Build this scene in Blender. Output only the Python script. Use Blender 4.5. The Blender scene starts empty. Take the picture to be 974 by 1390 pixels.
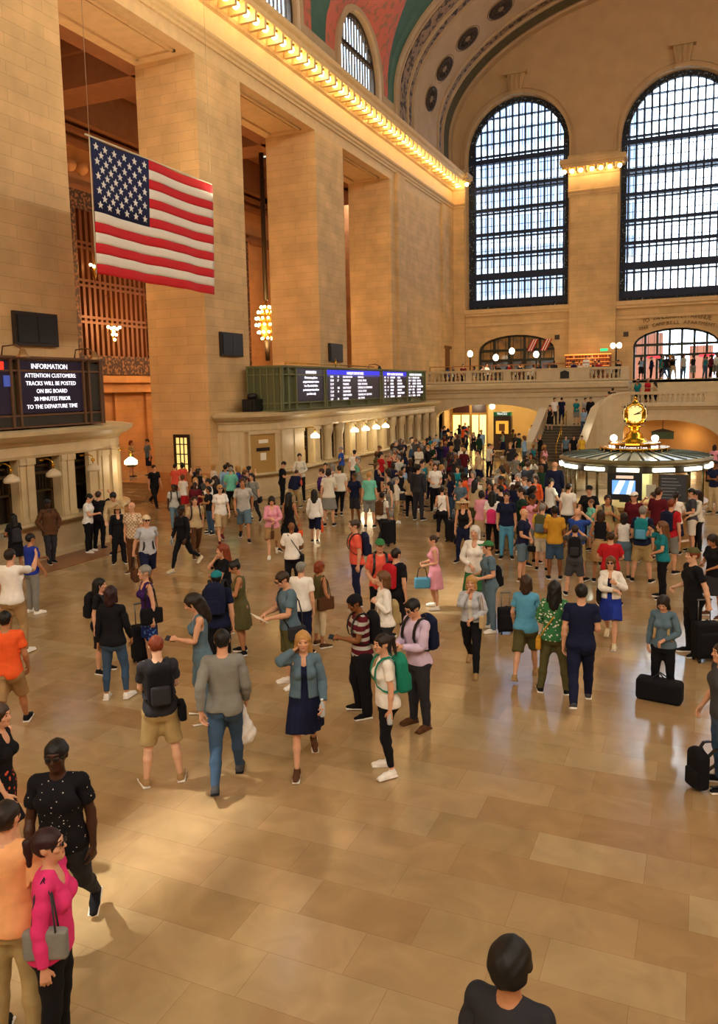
import bpy, math, random
import numpy as np
from mathutils import Vector, Matrix
from mathutils.geometry import tessellate_polygon
PI = math.pi
SC = bpy.context.scene
COL = SC.collection
# ------------------------------------------------------------------ camera
CF, CPITCH, CYAW, CROLL, CH = 1068.52, math.radians(6.540), math.radians(23.661), math.radians(-1.1666), 4.45
_cy, _sy, _cp, _sp = math.cos(CYAW), math.sin(CYAW), math.cos(CPITCH), math.sin(CPITCH)
_F = Vector((-_sy*_cp, _cy*_cp, -_sp)); _r0 = Vector((_cy, _sy, 0)); _u0 = _r0.cross(_F)
_R = _r0*math.cos(CROLL) + _u0*math.sin(CROLL); _U = -_r0*math.sin(CROLL) + _u0*math.cos(CROLL)
cam = bpy.data.cameras.new('camera'); camo = bpy.data.objects.new('camera', cam); COL.objects.link(camo)
cam.sensor_fit = 'VERTICAL'; cam.sensor_height = 36; cam.lens = CF*36/1390; cam.shift_y = -45/1390
cam.clip_start = .1; cam.clip_end = 400
camo.matrix_world = Matrix(((_R.x, _U.x, -_F.x, 0), (_R.y, _U.y, -_F.y, 0), (_R.z, _U.z, -_F.z, CH), (0, 0, 0, 1)))
SC.camera = camo
def ray(px, py): return _F + _R*((px-487)/CF) + _U*((650-py)/CF)
def on_z(px, py, z=0.0):
    d = ray(px, py); return Vector((0, 0, CH)) + d*((z-CH)/d.z)
# ------------------------------------------------------------------ world, sun, exposure
SC.view_settings.view_transform = 'Standard'; SC.view_settings.look = 'None'; SC.view_settings.gamma = 1
SC.view_settings.exposure = 0.38; SC.view_settings.use_curve_mapping = False
W = bpy.data.worlds.new('sky'); SC.world = W; W.use_nodes = True
nt = W.node_tree; nt.nodes.clear()
_o = nt.nodes.new('ShaderNodeOutputWorld'); _b = nt.nodes.new('ShaderNodeBackground'); _b.inputs[1].default_value = 8.0
_g = nt.nodes.new('ShaderNodeTexCoord'); _n = nt.nodes.new('ShaderNodeTexNoise'); _n.inputs['Scale'].default_value = 3.5
_cr = nt.nodes.new('ShaderNodeValToRGB'); _cr.color_ramp.elements[0].position = .35; _cr.color_ramp.elements[0].color = (.5, .62, .8, 1)
_cr.color_ramp.elements[1].position = .68; _cr.color_ramp.elements[1].color = (.86, .95, 1.0, 1)
nt.links.new(_g.outputs['Generated'], _n.inputs[0]); nt.links.new(_n.outputs[0], _cr.inputs[0]); nt.links.new(_cr.outputs[0], _b.inputs[0]); nt.links.new(_b.outputs[0], _o.inputs[0])
def lamp(name, kind, loc, energy, color, size=.1, rot=None, sy=None, portal=False):
    l = bpy.data.lights.new(name, kind); l.energy = energy; l.color = color
    if kind == 'AREA':
        l.size = size
        if sy: l.shape = 'RECTANGLE'; l.size_y = sy
        if portal: l.cycles.is_portal = True
    elif kind == 'POINT': l.shadow_soft_size = size
    o = bpy.data.objects.new(name, l); o.location = loc
    if rot is not None: o.rotation_euler = rot
    COL.objects.link(o); return o
def aim(o, d): o.rotation_euler = Vector(d).to_track_quat('-Z', 'Y').to_euler(); return o
# bay rhythm of the ticket side: openings 6.9 m wide every 10.2 m
BAY = 10.2
LX, RX, FY, BY = -18.0, 14.2, 60.0, -14.0
CXH = (LX+RX)/2
sun = bpy.data.lights.new('sun', 'SUN'); sun.energy = 9.0; sun.color = (1, .93, .8); sun.angle = math.radians(2.2)
suno = bpy.data.objects.new('sun', sun); COL.objects.link(suno)
aim(suno, Vector((-4.75, 5.7, 0)) - Vector((-18.3, 1.5, 23.9)))
# daylight of the great windows: west (in view) as portals to the sky, east (behind the camera) as lit panes
for wx in (-13.1, -1.9, 9.3):
    aim(lamp('window_daylight', 'AREA', (wx, 62.6, 18), 1, (1, 1, 1), 7.6, sy=15.4, portal=True), (0, -1, 0))
for wx in (-13.1, -1.9, 9.3):
    aim(lamp('window_daylight', 'AREA', (wx, BY+.3, 17), 1900, (1, .9, .74), 7.0, sy=14), (0, 1, -.25))
# cove lamps lying on the cornices, washing the vault
for sx in (-1, 1):
    cl = lamp('cove_light', 'AREA', ((LX+.55 if sx < 0 else RX-.55), 23, 20.75), 1500, (1, .82, .56), .3, sy=70)
    cl.rotation_euler = (Vector((-sx*.35, 0, 1))).to_track_quat('-Z', 'Y').to_euler()
# daylight from the lunettes of the side opposite the ticket booths
for k in range(6):
    aim(lamp('lunette_daylight', 'AREA', (RX-.2, 42.3-BAY*k, 23.0), 620, (1, .93, .8), 4.6, sy=2.4), (-1, 0, -.75))
# ------------------------------------------------------------------ materials
MATS = {}
def srgb(h):
    if isinstance(h, str):
        h = h.lstrip('#'); h = [int(h[i:i+2], 16)/255 for i in (0, 2, 4)]
    return tuple((c/12.92 if c <= .04045 else ((c+.055)/1.055)**2.4) for c in h)
def mat(name, col, rough=.6, metal=0, noise=0, nscale=8, emit=0, ecol=None, bump=0, spec=.5, alpha=1):
    if name in MATS: return MATS[name]
    m = bpy.data.materials.new(name); m.use_nodes = True; t = m.node_tree; p = t.nodes['Principled BSDF']
    c = srgb(col); p.inputs['Base Color'].default_value = (*c, 1); p.inputs['Roughness'].default_value = rough
    p.inputs['Metallic'].default_value = metal; p.inputs['Specular IOR Level'].default_value = spec
    m.diffuse_color = (*c, 1)
    if noise or bump:
        tc = t.nodes.new('ShaderNodeTexCoord'); n = t.nodes.new('ShaderNodeTexNoise'); n.inputs['Scale'].default_value = nscale; n.inputs['Detail'].default_value = 4
        t.links.new(tc.outputs['Object'], n.inputs[0])
        if noise:
            r = t.nodes.new('ShaderNodeValToRGB'); r.color_ramp.elements[0].position = .3; r.color_ramp.elements[1].position = .7
            r.color_ramp.elements[0].color = (*[x*(1-noise) for x in c], 1); r.color_ramp.elements[1].color = (*[min(1, x*(1+noise)) for x in c], 1)
            t.links.new(n.outputs[0], r.inputs[0]); t.links.new(r.outputs[0], p.inputs['Base Color'])
        if bump:
            b = t.nodes.new('ShaderNodeBump'); b.inputs['Strength'].default_value = bump; b.inputs['Distance'].default_value = .02
            t.links.new(n.outputs[0], b.inputs['Height']); t.links.new(b.outputs[0], p.inputs['Normal'])
    if emit:
        p.inputs['Emission Color'].default_value = (*srgb(ecol or col), 1); p.inputs['Emission Strength'].default_value = emit
    MATS[name] = m; return m
def ashlar(name, col, bw=1.5, rh=.37, var=.06, mortar=.66, rough=.75, swap=False):
    """coursed stone: bricks laid by the wall's own run and height"""
    m = bpy.data.materials.new(name); m.use_nodes = True; t = m.node_tree; p = t.nodes['Principled BSDF']; N = t.nodes.new; Lk = t.links.new
    c = srgb(col); tc = N('ShaderNodeTexCoord'); sx = N('ShaderNodeSeparateXYZ'); Lk(tc.outputs['Object'], sx.inputs[0])
    ad = N('ShaderNodeMath'); ad.operation = 'ADD'; Lk(sx.outputs[0], ad.inputs[0]); Lk(sx.outputs[1], ad.inputs[1])
    cb = N('ShaderNodeCombineXYZ'); Lk(ad.outputs[0], cb.inputs[0]); Lk(sx.outputs[2], cb.inputs[1])
    br = N('ShaderNodeTexBrick'); Lk(cb.outputs[0], br.inputs[0]); br.inputs['Scale'].default_value = 1
    br.inputs['Brick Width'].default_value = bw; br.inputs['Row Height'].default_value = rh; br.inputs['Mortar Size'].default_value = .007; br.inputs['Mortar Smooth'].default_value = .3
    br.inputs['Color1'].default_value = (*[x*(1-var) for x in c], 1); br.inputs['Color2'].default_value = (*[min(1, x*(1+var)) for x in c], 1); br.inputs['Mortar'].default_value = (*[x*mortar for x in c], 1)
    n = N('ShaderNodeTexNoise'); n.inputs['Scale'].default_value = .9; n.inputs['Detail'].default_value = 8; Lk(tc.outputs['Object'], n.inputs[0])
    mp = N('ShaderNodeMapRange'); mp.inputs[1].default_value = .3; mp.inputs[2].default_value = .7; mp.inputs[3].default_value = .82; mp.inputs[4].default_value = 1.12; Lk(n.outputs[0], mp.inputs[0])
    mx = N('ShaderNodeMix'); mx.data_type = 'RGBA'; mx.blend_type = 'MULTIPLY'; mx.inputs[0].default_value = 1
    Lk(br.outputs[0], mx.inputs[6]); Lk(mp.outputs[0], mx.inputs[7]); Lk(mx.outputs[2], p.inputs['Base Color'])
    b = N('ShaderNodeBump'); b.inputs['Strength'].default_value = .35; b.inputs['Distance'].default_value = .02; b.invert = True
    Lk(br.outputs['Fac'], b.inputs['Height']); Lk(b.outputs[0], p.inputs['Normal']); p.inputs['Roughness'].default_value = rough
    m.diffuse_color = (*c, 1); MATS[name] = m; return m
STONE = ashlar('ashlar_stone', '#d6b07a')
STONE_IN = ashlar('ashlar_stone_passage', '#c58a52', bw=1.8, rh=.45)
PLAIN = mat('dressed_stone', '#d8b582', .7, noise=.07, nscale=3)
BSTONE = mat('pale_marble', '#d2bf9a', .45, noise=.08, nscale=2.5)
BOOTHST = mat('booth_marble', '#d0b98e', .4, noise=.08, nscale=3)
CREAM = mat('vault_plaster_cream', '#bb9d78', .8, noise=.08, nscale=1)
TYMP = mat('tympanum_plaster', '#bd9a6e', .8, noise=.08, nscale=.8)
BRONZE = mat('dark_bronze', '#3a2c1c', .5, .5)
IRON = mat('window_iron', '#1c2742', .6, .2)
BLACK = mat('black', '#101014', .5)
GREENB = mat('board_green_metal', '#7a7c54', .5, .3)
GOLD = mat('polished_brass', '#d9a636', .22, 1)
WARMGLOW = mat('warm_bulb_glass', '#fff0c8', .4, emit=9, ecol='#ffe2a0')
LANT = mat('lamp_globe_glass', '#fff4d8', .4, emit=6, ecol='#fff0cc')
def ramped(name, base, alt, scale, lo, hi, rough=.7, kind='NOISE', detail=5):
    m = bpy.data.materials.new(name); m.use_nodes = True; t = m.node_tree; p = t.nodes['Principled BSDF']; N = t.nodes.new; Lk = t.links.new
    tc = N('ShaderNodeTexCoord')
    if kind == 'NOISE': n = N('ShaderNodeTexNoise'); n.inputs['Detail'].default_value = detail; out = 0
    else: n = N('ShaderNodeTexVoronoi'); out = 0
    n.inputs['Scale'].default_value = scale; Lk(tc.outputs['Object'], n.inputs[0])
    r = N('ShaderNodeValToRGB'); r.color_ramp.elements[0].position = lo; r.color_ramp.elements[1].position = hi
    r.color_ramp.elements[0].color = (*srgb(base), 1); r.color_ramp.elements[1].color = (*srgb(alt), 1)
    Lk(n.outputs[out], r.inputs[0]); Lk(r.outputs[0], p.inputs['Base Color']); p.inputs['Roughness'].default_value = rough
    m.diffuse_color = (*srgb(base), 1); MATS[name] = m; return m
TEAL = ramped('vault_teal_paint', '#3d5f50', '#4b6d5b', 1.2, .35, .7)
SALMON = ramped('severy_salmon_ornament', '#cc6a54', '#9c6c50', 2.6, .52, .62)
ORNA = ramped('arch_ornament', '#94765a', '#3c2c20', 3.2, .48, .58)
LACE = ramped('iron_lace', '#12151d', '#8fa0b4', 9, .60, .66)
def floor_material():
    m = bpy.data.materials.new('marble_floor_slabs'); m.use_nodes = True; t = m.node_tree; p = t.nodes['Principled BSDF']; N = t.nodes.new; Lk = t.links.new
    tc = N('ShaderNodeTexCoord'); br = N('ShaderNodeTexBrick'); Lk(tc.outputs['Object'], br.inputs[0]); br.inputs['Scale'].default_value = 1
    br.inputs['Brick Width'].default_value = 1.02; br.inputs['Row Height'].default_value = .5; br.inputs['Mortar Size'].default_value = .0025; br.offset = .37
    br.inputs['Bias'].default_value = 0
    br.inputs['Color1'].default_value = (*srgb('#a1855f'), 1); br.inputs['Color2'].default_value = (*srgb('#b39a76'), 1); br.inputs['Mortar'].default_value = (*srgb('#96795a'), 1)
    # a second random tint per slab
    br2 = N('ShaderNodeTexBrick'); mpg = N('ShaderNodeMapping'); mpg.inputs[1].default_value = (0, 0, 0); Lk(tc.outputs['Object'], mpg.inputs[0]); Lk(mpg.outputs[0], br2.inputs[0])
    br2.inputs['Scale'].default_value = 1; br2.inputs['Brick Width'].default_value = 2.04; br2.inputs['Row Height'].default_value = .5; br2.offset = .37; br2.inputs['Mortar Size'].default_value = 0
    br2.inputs['Color1'].default_value = (1.0, .93, .86, 1); br2.inputs['Color2'].default_value = (1.0, 1.03, .98, 1)
    n = N('ShaderNodeTexNoise'); n.inputs['Scale'].default_value = 2.2; n.inputs['Detail'].default_value = 7; n.inputs['Distortion'].default_value = 1.2; Lk(tc.outputs['Object'], n.inputs[0])
    mp = N('ShaderNodeMapRange'); mp.inputs[1].default_value = .3; mp.inputs[2].default_value = .7; mp.inputs[3].default_value = .86; mp.inputs[4].default_value = 1.1; Lk(n.outputs[0], mp.inputs[0])
    a = N('ShaderNodeMix'); a.data_type = 'RGBA'; a.blend_type = 'MULTIPLY'; a.inputs[0].default_value = 1; Lk(br.outputs[0], a.inputs[6]); Lk(br2.outputs[0], a.inputs[7])
    b = N('ShaderNodeMix'); b.data_type = 'RGBA'; b.blend_type = 'MULTIPLY'; b.inputs[0].default_value = 1; Lk(a.outputs[2], b.inputs[6]); Lk(mp.outputs[0], b.inputs[7])
    Lk(b.outputs[2], p.inputs['Base Color'])
    n2 = N('ShaderNodeTexNoise'); n2.inputs['Scale'].default_value = .9; n2.inputs['Detail'].default_value = 3; Lk(tc.outputs['Object'], n2.inputs[0])
    r2 = N('ShaderNodeMapRange'); r2.inputs[1].default_value = .3; r2.inputs[2].default_value = .7; r2.inputs[3].default_value = .10; r2.inputs[4].default_value = .20; Lk(n2.outputs[0], r2.inputs[0]); Lk(r2.outputs[0], p.inputs['Roughness'])
    bp = N('ShaderNodeBump'); bp.inputs['Strength'].default_value = .06; bp.inputs['Distance'].default_value = .02; Lk(n2.outputs[0], bp.inputs['Height']); Lk(bp.outputs[0], p.inputs['Normal'])
    MATS['floor'] = m; return m
FLOOR = floor_material()
def glass_material():
    m = bpy.data.materials.new('window_glass'); m.use_nodes = True; t = m.node_tree; t.nodes.clear(); N = t.nodes.new
    o = N('ShaderNodeOutputMaterial'); tr = N('ShaderNodeBsdfTransparent'); tr.inputs[0].default_value = (.93, .97, 1, 1); gl = N('ShaderNodeBsdfGlossy'); gl.inputs['Roughness'].default_value = .08
    mx = N('ShaderNodeMixShader'); mx.inputs[0].default_value = .07
    t.links.new(tr.outputs[0], mx.inputs[1]); t.links.new(gl.outputs[0], mx.inputs[2]); t.links.new(mx.outputs[0], o.inputs[0]); MATS['glass'] = m; return m
GLASS = glass_material()
# ------------------------------------------------------------------ mesh helpers
class MB:
    def __init__(s): s.v = []; s.f = []; s.m = []; s.sm = []
    def add(s, vs, fs, mi=0, smooth=False):
        o = len(s.v); s.v += [tuple(v) for v in vs]; s.f += [tuple(i+o for i in f) for f in fs]; s.m += [mi]*len(fs); s.sm += [smooth]*len(fs); return s
    def box(s, a, b, mi=0):
        x0, y0, z0 = a; x1, y1, z1 = b
        return s.add([(x0, y0, z0), (x1, y0, z0), (x1, y1, z0), (x0, y1, z0), (x0, y0, z1), (x1, y0, z1), (x1, y1, z1), (x0, y1, z1)],
                     [(0, 3, 2, 1), (4, 5, 6, 7), (0, 1, 5, 4), (1, 2, 6, 5), (2, 3, 7, 6), (3, 0, 4, 7)], mi)
    def lathe(s, prof, n=16, c=(0, 0, 0), mi=0, smooth=True, axis='z', a0=0, a1=2*PI):
        full = abs(a1-a0-2*PI) < 1e-6; k = n if full else n+1; vs = []
        for (r, z) in prof:
            for i in range(k):
                a = a0+(a1-a0)*i/n; x, y = r*math.cos(a), r*math.sin(a)
                vs.append((c[0]+x, c[1]+y, c[2]+z) if axis == 'z' else ((c[0]+z, c[1]+x, c[2]+y) if axis == 'x' else (c[0]+x, c[1]+z, c[2]+y)))
        fs = []
        for j in range(len(prof)-1):
            for i in range(n):
                i2 = (i+1) % k
                q = (j*k+i, j*k+i2, (j+1)*k+i2, (j+1)*k+i); fs.append(q if axis != 'y' else q[::-1])
        if full:
            if prof[0][0] > 1e-5: fs.append(tuple(range(k))[::-1])
            if prof[-1][0] > 1e-5: fs.append(tuple((len(prof)-1)*k+i for i in range(k)))
        return s.add(vs, fs, mi, smooth)
    def ball(s, c, r, n=10, mi=0, sz=1):
        return s.lathe([(max(1e-4, r*math.sin(PI*i/(n//2+2))), -r*sz*math.cos(PI*i/(n//2+2))) for i in range(n//2+3)], n, c, mi)
    def tube(s, pts, r, n=6, mi=0, closed=False, smooth=True):
        pts = [Vector(p) for p in pts]; vs = []; K = len(pts); rr = r if isinstance(r, (list, tuple)) else [r]*K
        for i, p in enumerate(pts):
            a = pts[(i-1) % K] if (i or closed) else p; b = pts[(i+1) % K] if (i < K-1 or closed) else p
            t = (b-a).normalized() if (b-a).length > 1e-9 else Vector((0, 0, 1))
            u = t.cross(Vector((0, 0, 1))) if abs(t.z) < .95 else t.cross(Vector((0, 1, 0)))
            u.normalize(); w = t.cross(u)
            for k in range(n):
                an = 2*PI*k/n; vs.append(p+u*(rr[i]*math.cos(an))+w*(rr[i]*math.sin(an)))
        fs = []
        for i in range(K if closed else K-1):
            j = (i+1) % K
            for k in range(n): fs.append((i*n+k, i*n+(k+1) % n, j*n+(k+1) % n, j*n+k))
        if not closed: fs += [tuple(range(n)), tuple((K-1)*n+k for k in range(n))[::-1]]
        return s.add(vs, fs, mi, smooth)
    def prism(s, outer, holes, plane, d0, d1, mi=0, mi_side=None):
        """2-D outline with holes, extruded between d0 and d1 along the plane's normal. plane 'x': (y,z); 'y': (x,z); 'z': (x,y)"""
        loops = [outer]+list(holes); flat = [p for l in loops for p in l]
        tri = tessellate_polygon([[Vector((p[0], p[1], 0)) for p in l] for l in loops])
        P = {'x': lambda p, d: (d, p[0], p[1]), 'y': lambda p, d: (p[0], d, p[1]), 'z': lambda p, d: (p[0], p[1], d)}[plane]
        n = len(flat); vs = [P(p, d0) for p in flat]+[P(p, d1) for p in flat]
        s.add(vs, [tuple(t) for t in tri]+[tuple(i+n for i in t[::-1]) for t in tri], mi)
        sd = []; o = 0
        for l in loops:
            k = len(l)
            for i in range(k): sd.append((o+i, o+(i+1) % k, n+o+(i+1) % k, n+o+i))
            o += k
        return s.add(vs, sd, mi if mi_side is None else mi_side)
    def sweep(s, prof, path, mi=0, smooth=False, closed_prof=True):
        """prof: list of points; path: function point,i -> 3-D position"""
        vs = [path(p, i) for i in range(path.n) for p in prof]; K = len(prof); fs = []
        for i in range(path.n-1):
            for k in range(K if closed_prof else K-1): fs.append((i*K+k, i*K+(k+1) % K, (i+1)*K+(k+1) % K, (i+1)*K+k))
        if closed_prof: fs += [tuple(range(K))[::-1], tuple((path.n-1)*K+k for k in range(K))]
        return s.add(vs, fs, mi, smooth)
    def build(s, name, mats, parent=None, loc=None, fix=True):
        me = bpy.data.meshes.new(name); me.from_pydata(s.v, [], s.f)
        for m in (mats if isinstance(mats, (list, tuple)) else [mats]): me.materials.append(m)
        me.polygons.foreach_set('material_index', s.m); me.polygons.foreach_set('use_smooth', s.sm)
        if fix:
            import bmesh
            bm = bmesh.new(); bm.from_mesh(me); bmesh.ops.recalc_face_normals(bm, faces=bm.faces); bm.to_mesh(me); bm.free()
        me.update(); o = bpy.data.objects.new(name, me)
        if loc is not None: o.location = loc
        COL.objects.link(o)
        if parent: o.parent = parent
        return o
def struct(o): o['kind'] = 'structure'; return o
def tag(o, label, cat, group=None, kind=None):
    o['label'] = label; o['category'] = cat
    if group: o['group'] = group
    if kind: o['kind'] = kind
    return o
def empty(name, loc, label, cat, group=None, rz=0):
    o = bpy.data.objects.new(name, None); o.empty_display_size = .1; o.location = loc; o.rotation_euler = (0, 0, rz); COL.objects.link(o)
    return tag(o, label, cat, group)
def copy_tree(o, parent=None):
    c = o.copy(); COL.objects.link(c)
    if parent: c.parent = parent; c.matrix_parent_inverse = o.matrix_parent_inverse
    for ch in list(o.children): copy_tree(ch, c)
    return c
def text(body, size, loc, rot, m, parent, name='lettering', align='CENTER', extr=.004, spacing=1.0, sx=1.0, lsp=1.0):
    cu = bpy.data.curves.new(name, 'FONT'); cu.body = body; cu.size = size; cu.align_x = align; cu.align_y = 'CENTER'; cu.extrude = extr; cu.resolution_u = 2
    cu.space_character = spacing; cu.space_line = lsp; cu.materials.append(m); t = bpy.data.objects.new(name, cu)
    o = bpy.data.objects.new(name, bpy.data.meshes.new_from_object(t)); bpy.data.objects.remove(t); bpy.data.curves.remove(cu); o.location = loc; o.rotation_euler = rot; o.scale = (sx, 1, 1); COL.objects.link(o)
    if parent: o.parent = parent
    return o
def arch(x0, x1, zs, n=20, h=None, z0=None):
    """points of an arch outline from (x1, z0) over the top to (x0, z0)"""
    c, r = (x0+x1)/2, (x1-x0)/2; h = r if h is None else h; pts = [(x0, z0), (x1, z0)] if z0 is not None else []
    return pts+[(c+r*math.cos(PI*i/n), zs+h*math.sin(PI*i/n)) for i in range(n+1)]
# ================================================================== THE HALL
PD = -20.8   # back of the piers
TOPZ, OPZ = 20.2, 17.2
b = MB(); b.box((-19.2, BY, -.3), (RX+.6, 72, 0)); struct(b.build('floor', FLOOR))
b = MB(); b.box((-30, BY, -.3), (-19.2, 72, -.002)); struct(b.build('floor', FLOOR))
# darker strip along the near ticket counters
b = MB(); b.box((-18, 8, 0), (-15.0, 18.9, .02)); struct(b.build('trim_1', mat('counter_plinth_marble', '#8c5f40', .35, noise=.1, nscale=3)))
# left wall: piers, the wall above them, the long closed end
b = MB()
PIERS = [(BY, -1.2), (-.8+.5, -.2+3.2), (5.9, 9.2), (16.1, 19.4), (26.4, 29.6), (36.5, 39.8), (46.7, FY)]
for (a, c) in PIERS[2:]: b.box((PD, a, 0), (LX, c, OPZ))
b.box((PD, BY, 0), (LX, 5.0, OPZ))
wl = struct(b.build('wall_left', STONE))
b = MB(); b.box((PD, BY, OPZ), (LX, FY, TOPZ-.6)); b.box((PD, BY, TOPZ-.6), (LX-.1, FY, 21.0)); struct(b.build('wall_left', PLAIN))
b = MB()
for (a, c) in ((47.6, 49.0), (56.9, FY)): b.box((LX, a, 0), (LX+.16, c, 17.75))
b.box((LX, FY-.01-1.2, 0), (LX+1.1, FY, 17.75)) if False else None
struct(b.build('wall_left', STONE))
# soffit panels inside every opening
b = MB()
for (a, c) in ((-.3, 5.9), (9.2, 16.1), (19.4, 26.4), (29.6, 36.5), (39.8, 46.7)):
    for (x0, y0, x1, y1) in ((-20.3, a+.5, -18.5, a+.62), (-20.3, c-.62, -18.5, c-.5), (-20.3, a+.5, -20.18, c-.5), (-18.62, a+.5, -18.5, c-.5)):
        b.box((x0, y0, OPZ-.09), (x1, y1, OPZ))
    b.box((-20.05, a+.75, OPZ-.05), (-18.75, c-.75, OPZ))
struct(b.build('trim_2', PLAIN))
# cornice run: architrave, frieze, bed mould, corona; profile is (out, z)
PROF = [(0, 17.72), (.08, 17.72), (.08, 17.84), (.16, 17.88), (.16, 18.0), (.26, 18.05), (.30, 18.14), (.12, 18.2), (.10, 19.12), (.22, 19.18), (.30, 19.3), (.34, 19.56),
        (1.12, 19.6), (1.18, 19.66), (1.2, 19.8), (1.34, 19.88), (1.42, 20.02), (1.3, 20.08), (.45, 20.14), (.35, 20.5), (.2, 20.62), (0, 20.62)]
def run_y(x, sgn, y0, y1):
    def f(p, i): return (x+sgn*p[0], (y0, y1)[i], p[1])
    f.n = 2; return f
def run_x(y, x0, x1):
    def f(p, i): return ((x0, x1)[i], y-p[0], p[1])
    f.n = 2; return f
CORN = mat('cornice_stone', '#e0bd84', .6, noise=.06, nscale=4)
b = MB(); b.sweep(PROF, run_y(LX, 1, 6, FY)); struct(b.build('trim_3', CORN))
b = MB(); b.sweep(PROF, run_y(RX, -1, BY, FY)); struct(b.build('trim_4', CORN))
b = MB(); b.sweep(PROF, run_y(LX, 1, BY, 6)); struct(b.build('trim_4', CORN))
# far wall (west): the windows' openings, door arches below
WIN = [(-16.9, -9.3, 21.6, 3.95), (-5.8, 2.0, 21.4, 4.1), (5.5, 13.1, 21.6, 3.95)]
def far_outline(n=24):
    holes = [arch(x0, x1, zs, n, h, 10.25) for (x0, x1, zs, h) in WIN]
    holes.append(arch(-16.05, -10.25, 7.1, 12, 1.15, 4.7)); holes.append(arch(-4.75, .9, 7.05, 12, 1.2, 4.7))
    holes.append(arch(-17.2, -9.8, 2.5, 12, .8, .001))
    return [(LX-3, 0), (RX+.6, 0), (RX+.6, 33), (LX-3, 33)], holes
o_, h_ = far_outline(); b = MB(); b.prism(o_, h_, 'y', FY, FY+1.6); struct(b.build('wall_far', [STONE]))
# the smooth tympanum above the springing
tym = [(RX, 20.2)]+[(CXH+16.1*math.cos(t), 22.5+8.85*math.sin(t)) for t in np.linspace(0, PI, 40)]+[(LX, 20.2)]
for (x0, x1, zs, h) in WIN: tym += [(x0-.02, 20.2)]+arch(x0-.02, x1+.02, zs, 24, h+.02)[::-1]+[(x1+.02, 20.2)]
b = MB(); b.prism(tym, [], 'y', FY-.06, FY); struct(b.build('wall_far', TYMP))
# moulded frames round the great windows and keystone consoles
b = MB()
for (x0, x1, zs, h) in WIN:
    for (g0, g1, dd) in ((0, .16, .12), (.34, .42, .09)):
        A = arch(x0-g1, x1+g1, zs, 24, h+g1); B = arch(x0-g0, x1+g0, zs, 24, h+g0)
        poly = [(x1+g1, 10.25)]+A+[(x0-g1, 10.25), (x0-g0, 10.25)]+B[::-1]+[(x1+g0, 10.25)]
        if g0 == .34: poly = [(x1+g1, 20.3)]+A+[(x0-g1, 20.3), (x0-g0, 20.3)]+B[::-1]+[(x1+g0, 20.3)]
        b.prism(poly, [], 'y', FY-.06-dd, FY-.05)
    c = (x0+x1)/2; zt = zs+h
    b.prism([(c-.42, zt+.15), (c+.42, zt+.15), (c+.62, zt+1.25), (c-.62, zt+1.25)], [], 'y', FY-.5, FY)
    b.box((c-.8, FY-.65, zt+1.25), (c+.8, FY, zt+1.45)); b.box((c-.5, FY-.42, zt-.1), (c+.5, FY, zt+.15))
    for s in (-.28, 0, .28): b.tube([(c+s, FY-.54, zt+.2), (c+s*1.35, FY-.6, zt+1.2)], .05, 6)
struct(b.build('trim_5', TYMP))
b = MB()
for (x0, x1, zs, h) in WIN: b.box((x0-.4, FY-.35, 9.95), (x1+.4, FY+1.5, 10.25)); b.box((x0-.2, FY-.22, 9.75), (x1+.2, FY, 9.95))
b.box((LX, FY-.12, 9.0), (RX, FY, 9.2))
struct(b.build('trim_6', PLAIN))
# pilasters with their capital-like cornice returns
for k, (px0, px1) in enumerate(((LX, -16.9), (-9.3, -5.8), (2.0, 5.5))):
    b = MB(); a = px0+.12 if k else px0; c = px1-.12
    b.box((a, FY-.4, 0), (c, FY, 17.75)); b.sweep([(p[0]*.62+.4, p[1]) for p in PROF], run_x(FY, a-.12 if k else a, c+.12))
    b.box((a-.45 if k else a, FY-1.25, 19.6), (c+.45, FY, 19.82)); b.box((a-.6 if k else a, FY-1.4, 19.82), (c+.6, FY, 20.15))
    struct(b.build('wall_far', STONE if 0 else [STONE]))
# right and back walls (out of the picture, they close the hall)
b = MB(); b.prism([(BY-.6, 0), (FY+1.6, 0), (FY+1.6, 22.5), (BY-.6, 22.5)], [arch(FY-18-BAY*k-3, FY-18-BAY*k+3, 17, 4, .1, 6) for k in ()], 'x', RX, RX+.6); struct(b.build('wall_right', STONE))
b = MB(); b.box((-30, BY-.6, 0), (RX+.6, BY, 33)); struct(b.build('wall_back', STONE))
# ------------------------------------------------------------------ vault with its severies over the lunette windows
LC = [42.3-BAY*k for k in range(6)]       # centres of the lunettes
OR_, OH, OZ = 4.35, 7.0, 21.4             # mouth of a severy on the vault
A_, B_, Z0, ZS = 16.1, 8.85, 22.5, 20.2
SA = Z0-ZS
def vp(s, side=-1):   # s 0..1 along the section
    L = 22.0; d = s*L
    if d <= SA: return (CXH+side*A_, ZS+d)
    t = (d-SA)/(L-SA)*PI/2; return (CXH+side*A_*math.cos(t), Z0+B_*math.sin(t))
def s_at(z):
    L = 22.0
    if z <= Z0: return (z-ZS)/L
    return (SA+math.asin(min(1, (z-Z0)/B_))/(PI/2)*(L-SA))/L
YB = 47.7
ys = set(np.linspace(BY, YB, 70)); 
for c in LC:
    for t in np.linspace(0, PI, 25): ys.add(min(max(c+OR_*math.cos(t), BY), YB))
ys = sorted(ys); ys2 = [ys[0]]
for y in ys:
    if y-ys2[-1] > .02: ys2.append(y)
ys = ys2
def start_s(y):
    for c in LC:
        if abs(y-c) < OR_: return s_at(OZ+OH*math.sqrt(max(0, 1-((y-c)/OR_)**2)))
    return 0
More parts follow.
